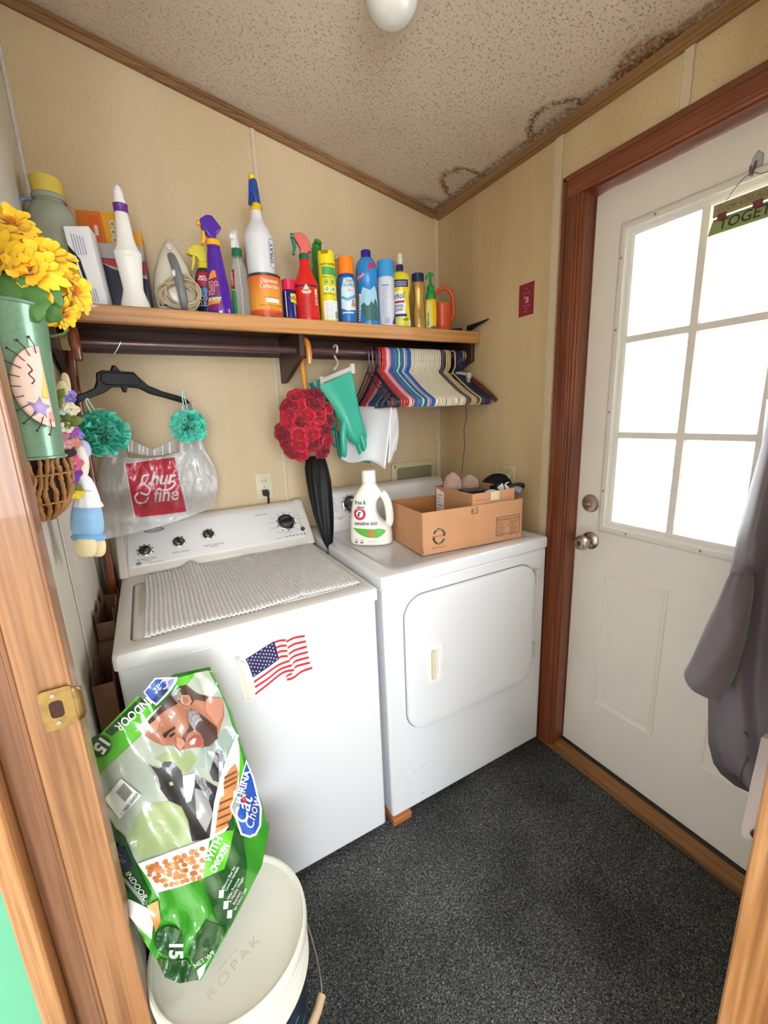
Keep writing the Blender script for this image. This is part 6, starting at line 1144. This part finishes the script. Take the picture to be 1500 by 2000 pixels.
for a in ((137, 925, -.77, .020, '#7b35b0', 5), (145, 905, -.765, .016, '#d9668c', 5), (113, 850, -.77, .018, '#e59ab8', 5), (120, 880, -.765, .015, '#e9e3c9', 6), (125, 895, -.77, .013, '#efe9d2', 6), (140, 840, -.76, .014, '#b04fc0', 5), (137, 780, -.75, .010, '#7a6ac9', 5), (141, 770, -.745, .008, '#9d90dd', 5), (118, 800, -.765, .012, '#cfe2f4', 5), (140, 800, -.76, .014, '#e9e2c6', 4), (148, 865, -.755, .010, '#e8927c', 5), (155, 850, -.75, .009, '#8d7fe0', 5), (132, 868, -.765, .010, '#f0b3c4', 5), (148, 962, -.765, .015, '#e8d23a', 5), (130, 835, -.765, .012, '#f2eee6', 5)): blossom(*a[:4], a[4], 'flower', a[5])
for px, py, L, dz_ in ((122, 830, .035, -.5), (143, 822, .04, .1), (130, 815, .03, -.6), (150, 950, .028, -.7), (112, 790, .03, .8), (118, 770, .028, .9)):
    q = at(px, py, y=-.762); D = Vector((.7, -.1, dz_)).normalized(); S = D.cross(Vector((0, -1, 0))).normalized(); b = MB(); b.grid(lambda u, v: q+D*L*(v-.5)+S*L*.28*sin(pi*v)*(u-.5)*2+Vector((0, -.004*sin(pi*v), 0)), 3, 8); b.build('leaf', mat('olive_leaf', '#71813a', .6, var=.15, vscale=60), dl, world=True, solid=.0006)
# brown paper bags tucked beside the washer
pb = mat('kraft_paper', '#7d5a44', .85, var=.12, vscale=14, bump=.5, bscale=12)
for i, (y0, y1, z1, lb) in enumerate(((-.70, -.50, .835, 'front brown paper bag folded upright between the washer and left wall'), (-.47, -.22, .90, 'rear brown paper bag tucked between the washer and left wall behind the other'))):
    t = thing('paper_bag', lb, 'paper bag', (-1.516, (y0+y1)/2, .001)); b = MB(); hy = (y1-y0)/2
    b.loft([[(sx*(.022+.003*sin(7*k_)), s, z+(.02*sin(9*s/hy+i*2) if z > .5 else 0)) for k_, (sx, s) in enumerate([(-1, -hy+2*hy*j/8) for j in range(9)]+[(1, hy-2*hy*j/8) for j in range(9)])] for z in (0, .3, .6, z1-.05, z1)], 0, (True, False)); b.build('bag', pb, t, smooth=25, solid=.001)
t = thing('folded_carton', 'flat pale carton sheet slipped behind the washer on the left', 'cardboard', (-1.508, -.11, .001)); b = MB(); b.box(-.0015, .0015, -.07, .07, 0, .93); b.build('sheet', pl('#b9ab92', .7), t)
t = thing('floor_shim', 'small orange-brown wood block under the front corner of the dryer', 'wood block', (-.755, -.70, 0)); b = MB(); b.prism([(-.02, -.05), (.055, -.05), (.05, .05), (-.02, .05)], 0, .026, 'z'); b.build('block', wood('shim_wood', '#b8743c', '#8a5226', 'X', 1, .5, .1), t, bevel=.002)
# strike plate
br_ = mat('worn_brass', '#8f7548', .42, metal=.9, var=.25, vscale=60); t = thing('strike_plate', 'worn brass door strike plate screwed to the wooden doorway jamb', 'strike plate', (-1.512, -1.1045, 1.028))
b = MB(); oo = rr(-.0195, .020, -.0315, .0315, .005); ii = rr(-.010, .007, -.014, .014, .006)
b.loft([[(x, -.0003, z) for x, z in oo], [(x, -.0015, z) for x, z in oo], [(x, -.0015, z) for x, z in ii], [(x, .0, z) for x, z in ii]], 0, (False, False)); b.grid(lambda u, v: (.0195+.012*sin(u*1.3), -.0015+.010*(1-cos(u*1.3)), (v-.5)*(.056-.014*u*u)), 6, 6); b.build('plate', br_, t, solid=.0008)
b = MB(); b.flat(ii, lambda u, v: (u, .0005-.0012, v), 0, 1); b.build('latch_hole', mat('hole_dark', '#3a1c12', .8), t)
for z in (.022, -.022): b = MB(); b.lathe([(.0035, 0), (.0032, .001), (.0005, .0012)], 14, 0, T(-.003, -.0015, z) @ RX(pi/2)); b.build('screw', scr, t)

# ================================================================ bucket and cat food bag
bx, by, LZ = -1.338, -1.058, .395; bw = mat('bucket_white', '#dcd9ce', .4, sss=.04, var=.03, vscale=8)
t = thing('plastic_bucket', 'large off-white lidded plastic bucket in front of the washer', 'bucket', (bx, by, 0))
prof = [(.128, .002), (.130, 0), (.1425, .28)]+[p for z in (.285, .305, .325, .345) for p in ((.1425, z), (.152, z+.001), (.152, z+.004), (.1435, z+.006))]+[(.1435, .375), (.1, .375)]
b = MB(); b.lathe(prof, 72); b.build('body', bw, t); 
b = MB(); b.lathe([(.1465, .366), (.1545, .368), (.1555, .380), (.1550, .394), (.1530, .398), (.1490, .398), (.1465, .394), (.1450, .386), (.139, .3845), (.135, .3815), (.001, .381)], 72, cap=(False, True)); 
q = at(462, 1893, z=.382); b.text('ROPAK', .026, lambda u, v: (u, v, .3816), 1, (q.x-bx, q.y-by), rot=radians(24), sx=1.15, sp=1.3); b.text('made in usa', .009, lambda u, v: (u, v, .3816), 1, (q.x-bx-.010, q.y-by+.024), rot=radians(24)); b.build('lid', [bw, mat('embossed_lid', '#c3bda9', .5)], t)
b = MB(); B = Bot([(.130, 0), (.1425, .28)]); B.wrap(b, .04, .262, 0, .0006, 2.2, .14)
rs = random.Random(11)
for k in range(26): u, v = rs.uniform(-.05, .26), rs.uniform(.06, .24); L2 = rs.uniform(.01, .05); b.flat([(u, v), (u+L2, v), (u+L2, v+.003), (u, v+.003)], B.map(.0012, .14), rs.choice((1, 2)))
b.build('label', [mat('navy_label', '#1c2c3c', .35), pl('#3b6a8c', .4), pl('#a8b3b0', .5)], t)
b = MB(); hp_ = [(.150*cos(a), .150*sin(a), .30-.16*abs(cos((a-radians(25))))**1.3*0) for a in []]
hp_ = smoothpath([(.148, .03, .325), (.156, -.02, .29), (.158, -.06, .24), (.148, -.10, .22), (.120, -.125, .215), (.07, -.16, .225), (.0, -.175, .25), (-.06, -.16, .29), (-.10, -.12, .325)], 6); b.tube(hp_, .0018, 6); b.build('bail_handle', scr, t); b = MB(); b.tube([(.150, -.098, .219), (.134, -.115, .216), (.110, -.135, .218)], .009, 12); b.build('handle_grip', mat('tan_grip', '#b39a78', .5), t)

fbag = thing('cat_food_bag', 'green glossy cat food bag standing upside down on the bucket lid against the washer', 'pet food bag', tuple(at(370, 1900, z=.400)))
def Lf(t_):
    q = [(170, 1462), (180, 1530), (200, 1612), (222, 1700), (248, 1775), (282, 1845), (318, 1905)]; return q, t_
def curve(q, t_): s = t_*(len(q)-1); i = min(int(s), len(q)-2); k = s-i; return (q[i][0]*(1-k)+q[i+1][0]*k, q[i][1]*(1-k)+q[i+1][1]*k)
Lq = [(170, 1462), (180, 1530), (200, 1612), (222, 1700), (248, 1775), (285, 1845), (325, 1908)]; Rq = [(412, 1308), (452, 1390), (478, 1470), (526, 1612), (512, 1690), (462, 1790), (392, 1916)]
def bd(px, py):          # depth of the bag's front face
    s = (py-1308)/610; base = -.848-.272*s; cx = 290+110*max(0, min(1, (py-1308)/300))-90*max(0, (py-1650)/260)
    w = ((px-cx)/165); bulge = .055*max(0, 1-w*w)*(.35+.65*sin(pi*min(max((s+.05), 0), 1)))
    wr = .0035*sin(px*.05+py*.03)+.0025*sin(px*.09-py*.06)+(.010*max(0, s-.72)/.28)*sin(px*.13+py*.04)
    lft = .030*max(0, (230-px)/80) if py < 1650 else .02*max(0, (290-px)/80)
    return base-bulge+wr+lft*.6
def bgp(u, v, o=0): return at(u, v, y=bd(u, v)-o)
def bq(u, v):
    l, r = curve(Lq, v), curve(Rq, v); x = l[0]*(1-u)+r[0]*u; y = l[1]*(1-u)+r[1]*u; top = -30*max(0, 1-abs(u-.70)/.70 if u < .7 else 1-(u-.7)/.3*1.0)*(1-v)**4; return x, y+top
foil = lambda nm, c, r=.16: mat('foil_'+nm, c, r, coat=.7, bump=.35, bscale=26)
FG, FD, FL_ = foil('green', '#378c26'), foil('dark_green', '#1f4f24'), foil('bright_green', '#58b52f')
b = MB(); NU, NV = 46, 64; rings = []
for j in range(NV+1):
    v = j/NV; fr_ = [bgp(*bq(i/NU, v)) for i in range(NU+1)]; th = .085*(sin(pi*min(v*.88+.0015, 1)))**.6*(1 if v < .75 else 1-.5*(v-.75)/.25)
    bk_ = [fr_[i]+Vector((0, .012+th*(sin(pi*i/NU))**.4, 0)) for i in range(NU, -1, -1)]; rings.append(fr_+bk_)
b.loft(rings); bag_o = b.build('bag', FG, fbag, world=True, smooth=60)
Z7 = lambda x, y: (150+x/2.7787, -(1280+y/2.7787))
def D_(pts, m, o=1, L=9): b.flat([Z7(*p) for p in pts], (lambda u, v: bgp(u, -v, .0012+.0006*o)), m, L)
def TX(s, size, x, y, m, rot, o=4, **k): b.text(s, size/2.7787, (lambda u, v: bgp(u, -v, .0012+.0006*o)), m, Z7(x, y), rot=radians(rot), L=7, **k)
pm_ = [foil('photo_grey', '#a9b3a4', .2), FL_, FD, foil('blue', '#1f4fae'), foil('white', '#e8ebe6', .25), foil('skin', '#a87058', .25), foil('hair', '#3a2620', .3), foil('cat_black', '#26252a', .3), foil('cat_grey', '#8d8f92', .3), foil('meadow', '#97a878', .3),
       foil('chicken', '#c98a52', .3), foil('grill', '#7c4526', .3), foil('kibble', '#b06a34', .4), foil('kibble_light', '#c98848', .4), foil('jacket', '#8fa09a', .3), foil('ink', '#202020', .3), foil('red', '#c8252e', .3), foil('lip', '#a3524c', .3), foil('skin_light', '#c0866e', .25), foil('navy', '#16224e', .25), foil('beard', '#4a3028', .35)]
b = MB()
D_([(100, 700), (130, 640), (350, 430), (400, 350), (590, 165), (650, 95), (712, 82), (775, 190), (820, 300), (845, 385), (868, 430), (815, 560), (790, 660), (770, 760), (738, 1000), (560, 1050), (335, 1140), (230, 970), (130, 800)], 0)
D_([(330, 860), (420, 800), (520, 790), (600, 850), (615, 1020), (520, 1050), (350, 1110), (270, 1000)], 9, 2); D_([(420, 560), (500, 520), (620, 520), (660, 560), (600, 640), (500, 600)], 9, 2); D_([(800, 90), (700, 90), (600, 170), (650, 210), (760, 225), (785, 215), (740, 130), (715, 85)], 0, 2)
D_([(555, 165), (600, 160), (650, 205), (795, 235), (800, 330), (775, 410), (740, 490), (690, 500), (640, 500), (600, 505), (560, 518), (530, 488), (470, 492), (420, 470), (370, 438), (362, 400), (400, 350), (470, 290)], 5, 3)
D_([(545, 170), (590, 160), (660, 210), (715, 225), (700, 250), (640, 240), (620, 270), (570, 250), (480, 300), (440, 330), (400, 380), (385, 360), (420, 300), (500, 220)], 6, 4); D_([(700, 230), (795, 235), (790, 330), (760, 380), (700, 300)], 18, 4)
D_([(600, 280), (645, 300), (700, 340), (760, 390), (765, 450), (720, 492), (690, 498), (690, 460), (670, 420), (640, 400), (600, 430), (580, 500), (562, 515), (555, 480), (580, 430), (610, 390), (600, 340)], 20, 5)
D_([(565, 215), (610, 215), (625, 250), (610, 275), (580, 270), (560, 245)], 18, 6); D_([(575, 225), (600, 228), (610, 250), (590, 262), (574, 245)], 5, 7)
D_([(600, 470), (625, 445), (650, 435), (672, 450), (680, 485), (650, 500), (615, 495)], 17, 7); D_([(612, 474), (632, 452), (648, 450), (640, 478), (620, 488)], 4, 8); D_([(465, 430), (500, 405), (530, 385), (536, 398), (505, 418), (478, 452)], 6, 7); D_([(500, 436), (530, 418), (536, 424), (510, 446)], 15, 8); D_([(540, 440), (575, 455), (590, 480), (565, 512), (540, 490)], 18, 6); D_([(400, 370), (450, 330), (440, 400), (410, 420), (380, 420)], 18, 5)
D_([(665, 515), (720, 480), (760, 470), (770, 420), (842, 385), (866, 430), (815, 560), (790, 660), (740, 650), (700, 620), (662, 600)], 14, 3)
for x in (690, 740, 800): D_([(x, 490), (x+6, 485), (x+20, 620), (x+10, 620)], 0, 4)
D_([(385, 595), (450, 615), (470, 580), (520, 578), (565, 625), (575, 660), (640, 640), (700, 680), (770, 720), (765, 800), (735, 990), (625, 1010), (605, 900), (570, 820), (500, 790), (455, 730), (430, 680)], 7, 4); D_([(575, 655), (640, 640), (640, 700), (620, 790), (595, 800), (580, 740)], 4, 5); D_([(385, 595), (400, 600), (440, 660), (455, 720), (430, 680)], 8, 5); D_([(720, 640), (745, 560), (760, 508), (790, 520), (800, 560), (775, 690), (740, 680)], 7, 5); D_([(770, 540), (800, 550), (790, 640), (770, 680)], 8, 6)
D_([(500, 690), (520, 685), (525, 705), (505, 708)], 9, 6); D_([(640, 720), (700, 740), (740, 860), (700, 960), (650, 880)], 8, 5)
# white key line, chicken, shield
D_([(868, 425), (880, 435), (820, 570), (800, 690), (775, 790), (752, 985), (735, 1002), (720, 1005), (745, 800), (778, 660), (815, 555)], 4, 6); D_([(330, 1132), (735, 985), (722, 1008), (345, 1148)], 4, 6)
D_([(870, 440), (890, 540), (885, 620), (880, 700), (840, 830), (842, 900), (800, 965), (752, 985), (770, 820), (800, 690), (822, 570)], 4, 5); D_([(860, 585), (880, 640), (865, 730), (800, 760), (795, 690), (830, 620)], 10, 7); D_([(785, 770), (850, 740), (848, 850), (830, 920), (750, 970), (765, 850)], 10, 7)
for k in range(4): D_([(775-k*6, 800+k*42), (845-k*6, 770+k*42), (845-k*6, 780+k*42), (772-k*6, 812+k*42)], 11, 8)
for k in range(3): D_([(800, 660+k*28), (868, 625+k*28), (868, 634+k*28), (800, 672+k*28)], 11, 8)
D_([(820, 910), (850, 870), (850, 950), (830, 950)], 2, 8); D_([(880, 470), (900, 560), (918, 640), (880, 700), (885, 560)], 1, 6)
D_([(828, 825), (870, 740), (920, 565), (960, 660), (1005, 830), (1000, 925), (975, 975), (940, 990), (890, 975), (862, 890)], 4, 8); D_([(840, 826), (878, 745), (921, 585), (952, 665), (993, 832), (990, 922), (968, 965), (938, 978), (898, 965), (872, 885)], 3, 9); D_([(840, 828), (878, 760), (900, 700), (890, 800), (870, 870)], foil and 14, 10)
TX('PURINA', 52, 918, 720, 4, 76, 12, bold=.03); D_([(895, 770), (912, 752), (922, 790), (902, 812)], 16, 12); TX('Cat', 105, 935, 850, 4, 76, 12, shear=.3, bold=.01); TX('Chow', 70, 975, 865, 4, 76, 12, shear=.3)
# kibble and claims
D_([(335, 1140), (722, 1005), (685, 1210), (560, 1255), (430, 1290), (385, 1210)], 4, 5); rs = random.Random(2)
for k in range(66):
    a_, c_ = k % 11, k//11; u = (a_+.5+rs.uniform(-.3, .3)+.5*(c_ % 2)-.25)/11; x = 365+335*u+rs.uniform(-4, 4); y0 = 1152-125*u; y1 = 1262-75*max(0, (u-.35)); y = y0+(y1-y0)*(c_+.5)/6+rs.uniform(-4, 4)
    if u < .97 and not (u < .25 and c_ > 2+u*12): D_(circ(x, y, rs.uniform(13, 17), 9, rs.uniform(11, 15)), 12 if k % 3 else 13, 6+k % 3, 30)
D_([(735, 990), (855, 935), (830, 1060), (800, 1160), (685, 1212), (700, 1100)], 1, 6); TX('WITH', 58, 758, 1060, 4, 62, 8, bold=.03); TX('REAL FARM-RAISED', 17, 775, 1095, 4, 62, 8); TX('CHICKEN', 50, 790, 1108, 4, 62, 8, bold=.03, sx=.8)
D_([(855, 935), (905, 990), (925, 1150), (900, 1330), (830, 1480), (770, 1450), (700, 1280), (690, 1215), (800, 1160), (830, 1060)], 2, 5)
for x, y, s1, s2 in ((815, 1240, 'Natural fiber for', 'Control Hairballs'), (840, 1300, 'Helps Promote', 'A Healthy Weight'), (860, 1350, 'Nutrition', 'for Indoor Cats')): TX(s1, 21, x+15, y-30, 4, 62, 7); TX(s2, 21, x+33, y-24, 4, 62, 7); D_([(x-42, y+35), (x-15, y+30), (x-20, y+75), (x-45, y+78)], 4, 7)
# top corner band, INDOOR, 15, logo
D_([(55, 500), (330, 220), (400, 262), (420, 320), (350, 425), (130, 640), (85, 690)], 1, 2); D_([(150, 415), (345, 225), (378, 262), (190, 440)], 2, 4); TX('INDOOR', 66, 292, 303, 4, 222, 8, bold=.02, sx=.9)
D_(circ(122, 492, 60, 24), 2, 8); TX('15', 92, 112, 470, 4, 236, 10, bold=.04)
D_([(362, 200), (410, 140), (425, 122), (548, 118), (540, 150), (490, 215), (432, 272), (400, 250)], 4, 8); D_([(370, 200), (415, 143), (430, 130), (530, 128), (525, 150), (482, 208), (432, 262), (402, 240)], 3, 9); TX('Cat', 66, 448, 150, 4, 222, 12, shear=.3); TX('PURINA', 30, 450, 205, 15, 222, 12, bold=.04); D_([(480, 150), (495, 140), (505, 155), (490, 168)], 16, 12)
D_([(540, 125), (655, 92), (590, 160), (550, 200), (500, 230), (545, 150)], 1, 4)
for k in range(6): TX('crunchy kibble', 16, 350+k*14, 380-k*16, 4, 222, 5)
# UPC
D_([(150, 780), (240, 668), (350, 760), (232, 890)], 4, 8)
for k in range(16):
    t0 = .22+.034*k; x0, y0 = 190+(270-190)*0, 0; ax, ay = 195+95*t0-20, 760-112*t0+ -10; dx, dy = 52, 42; w_ = (.5, 1.0, .7, 1.2)[k % 4]*2.2; D_([(195+78*t0, 765-95*t0), (195+78*t0+w_*.6, 765-95*t0-w_*.75), (195+78*t0+w_*.6+48, 765-95*t0-w_*.75+52), (195+78*t0+48, 765-95*t0+52)], 15, 10, 99)
TX('1 7800-20459', 26, 292, 815, 15, 52, 10); 
# lower left side panel
D_([(170, 900), (260, 980), (330, 1150), (400, 1300), (380, 1360), (300, 1330), (225, 1180), (185, 1040)], 2, 3); D_([(185, 1040), (250, 1035), (300, 1140), (280, 1165), (205, 1150)], 19, 5); TX('Cat', 46, 225, 1110, 14, -40, 7, shear=.3); TX('INDOOR', 44, 310, 1255, 4, -55, 7, shear=.2); D_([(225, 1190), (240, 1185), (372, 1330), (355, 1345)], 14, 6)
D_([(250, 1310), (300, 1330), (380, 1370), (415, 1450), (405, 1540), (330, 1470), (270, 1400)], 4, 4); D_([(380, 1360), (440, 1330), (455, 1440), (430, 1500), (400, 1420)], 10, 5)
D_(circ(500, 1550, 78, 26), 2, 6); TX('15', 100, 505, 1600, 4, -90, 8, bold=.04); D_([(700, 1440), (820, 1480), (760, 1600), (640, 1680), (600, 1620), (640, 1540)], 2, 3); TX('NET WT', 36, 700, 1660, 4, 35, 6)
D_([(430, 1640), (520, 1660), (600, 1650), (660, 1760), (560, 1780), (480, 1750)], 2, 3); D_([(650, 1710), (700, 1670), (690, 1720), (665, 1765)], 4, 6)
b.build('printed_front', pm_, fbag, world=True, smooth=60)

# ================================================================ door sign, hook, coat
t = thing('adhesive_hook', 'clear adhesive hook stuck on the white door above the window', 'hook', (.05, -1.228, 1.978)); ck = thin('clear_hook', '#dfe3e6', .45, .05)
b = MB(); b.loft([[(x, y*s, z*s) for y, z in [(0, .032), (-.012, .020), (-.013, -.012), (-.004, -.024), (.006, -.022), (.012, .006), (.009, .022)]] for x, s in ((0, 1), (-.003, 1), (-.006, .85))]); b.build('base', ck, t); b = MB(); b.tube(smoothpath([(-.006, 0, .008), (-.010, .001, -.012), (-.018, .001, -.024), (-.026, .001, -.016), (-.026, .001, -.006)], 4), .0028, 8); b.build('hook', mat('hook_grey', '#6f666c', .3, metal=.5), t)
t = thing('hanging_sign', 'green and tan wooden sign reading TOGETHER, hung on the door window', 'sign', (.028, -1.23, 1.875))
sg1 = wood('sign_tan', '#a79a72', '#7c7150', 'Y', 1.2, .6, 0); sg2 = wood('sign_green', '#8f9a62', '#6f7a4a', 'Y', 1.2, .6, 0); sx0 = .026
b = MB(); b.box(-.004, .002, -.16, .073, .010, .040); b.text('Grow Old Along With Me', .022, lambda u, v: (-.0046, -u, v), 1, (.030, .020), shear=.3, sx=.8); b.build('top_board', [sg1, pl('#6b6a2e', .5)], t)
b = MB(); b.prism([(-.16, -.030), (.080, -.030), (.071, .006), (-.16, .006)], -.004, .002, 'x'); b.text('TOGETHER', .033, lambda u, v: (-.0046, -u, v), 1, (-.058, -.022), shear=.1, bold=.015, align='LEFT'); b.build('bottom_board', [sg2, pl('#2c3b22', .5)], t)
for y in (.052, -.022, -.11): b = MB(); b.box(-.006, -.003, y-.010, y+.010, .000, .016); b.build('clip', pl('#6b3236', .5), t, bevel=.001)
b = MB(); b.tube(smoothpath([(-.003, .050, .036), (-.002, .040, .052), (-.001, .020, .075), (-.0005, .004, .082), (-.002, -.004, .081), (-.001, -.02, .072), (-.002, -.05, .068), (-.002, -.10, .04)], 5), .0009, 6); b.build('wire', pl('#5a4438', .4), t)
# coats hanging in the front right corner
cg = mat('mauve_grey_nylon', '#6b636e', .5, sheen=.3, bump=.15, bscale=10); t = thing('grey_coat', 'mauve grey nylon coat hanging in the right corner beside the door', 'coat', tuple(at(1480, 1300, x=-.28)))
def cx_(u, py, o=0):  # folds: x distance varies across the coat
    s = (py-800)/760; return -.285-.030*sin(u*5.2+1.2*s)-.022*sin(u*12+2.5*s)-.014*sin(u*25-4*s)-.004*sin(u*9+s*22)+.05*(1-sin(pi*min(u*1.3+.02, 1)))*.9+o
CL = [(1497, 780), (1487, 870), (1462, 960), (1440, 1045), (1427, 1110), (1412, 1180), (1396, 1240), (1386, 1300), (1383, 1370), (1383, 1450), (1393, 1490), (1408, 1512), (1436, 1535)]
def cf_(u, v): l = curve(CL, v); x = l[0]+(1720-l[0])*u; y = l[1]+(55*u if v > .8 else 0)*((v-.8)/.2 if v > .8 else 0)+140*u*(v-.3)*.8; return x, y
b = MB(); rings = []
for j in range(61):
    v = j/60; f_ = []; 
    for i in range(41): u = i/40; x, y = cf_(u, v); f_.append(at(x, y, x=cx_(u, y)))
    bk_ = [f_[i]+Vector((.03+.08*sin(pi*i/40), 0, 0)) for i in range(40, -1, -1)]; rings.append(f_+bk_)
b.loft(rings); b.build('body', cg, t, world=True, smooth=70)
b = MB(); rings = []
SR = [((1432, 1100), (1470, 1110), .030), ((1415, 1150), (1470, 1160), .035), ((1394, 1200), (1462, 1225), .04), ((1368, 1245), (1445, 1285), .042), ((1352, 1280), (1425, 1335), .042), ((1341, 1302), (1408, 1362), .042), ((1339, 1309), (1404, 1368), .040), ((1345, 1312), (1400, 1362), .03)]
for l, r, th in SR:
    p, q = at(*l, x=-.335), at(*r, x=-.335); c = (p+q)/2; h = (q-p)/2; rings.append([c+h*cos(a)*(1+.09*sin(3*a+l[1]*.04)+.04*sin(7*a-l[1]*.06))+Vector((th, 0, 0))*sin(a)*(1+.08*sin(4*a+l[1]*.04)) for a in [2*pi*k/32 for k in range(32)]])
b.loft(rings); b.build('sleeve', cg, t, world=True, smooth=70, sub=1)
b = MB(); 
for pts in ([(1500, 1000), (1470, 1130), (1445, 1200), (1425, 1300), (1440, 1400), (1460, 1440)], [(1450, 1170), (1424, 1215), (1400, 1240)], [(1460, 1480), (1440, 1530)]): b.tube(smoothpath([at(a, c, x=cx_((a-1400)/320, c)-.0035) for a, c in pts], 6), .0022, 6)
b.build('seam', mat('coat_seam', '#5c5560', .6), t, world=True)
t2 = thing('pink_coat', 'pale pinkish coat hem with a dark metal snap showing below the grey coat', 'coat', tuple(at(1480, 1560, x=-.36))); pk = mat('pale_pink_cloth', '#d9ccd0', .75, sheen=.2, bump=.15, bscale=14)
PL = [(1487, 1440), (1478, 1480), (1466, 1530), (1456, 1580), (1447, 1622), (1450, 1634), (1462, 1642)]
def pf(u, v): l = curve(PL, v); return at(l[0]+(1680-l[0])*u, l[1]+55*u, x=-.375+.01*sin(u*7)+.006*sin(v*5+u*9))
b = MB(); rings = [[pf(i/20, j/20) for i in range(21)]+[pf(i/20, j/20)+Vector((.02, 0, 0)) for i in range(20, -1, -1)] for j in range(21)]; b.loft(rings); b.build('panel', pk, t2, world=True, smooth=60)
q = at(1480, 1633, x=-.378); b = MB(); b.lathe([(.0115, 0), (.0115, .003), (.009, .005), (.006, .003), (.004, .0045), (.0005, .0045)], 24, 0, Matrix.Translation(q) @ RY(-pi/2)); b.build('snap', mat('gunmetal', '#4a464c', .25, metal=.9), t2, world=True)
b = MB(); b.tube([at(1474+i, 1470+i*0, x=-.40)-Vector((0, 0, 0)) for i in (0,)]+[at(1461, 1540, x=-.378), at(1454, 1600, x=-.378)], .001, 4) if False else None
# peg the coats hang from
t3 = thing('coat_peg', 'metal coat peg on the front wall above the coats', 'coat hook', (-.20, -1.672, 1.75)); b = MB(); b.lathe([(.02, 0), (.02, .004), (.001, .005)], 16, 0, RX(-pi/2)); b.tube(smoothpath([(0, .004, 0), (0, .04, -.01), (0, .07, .0), (0, .075, .03)], 4), .005, 8); b.build('peg', nick, t3)
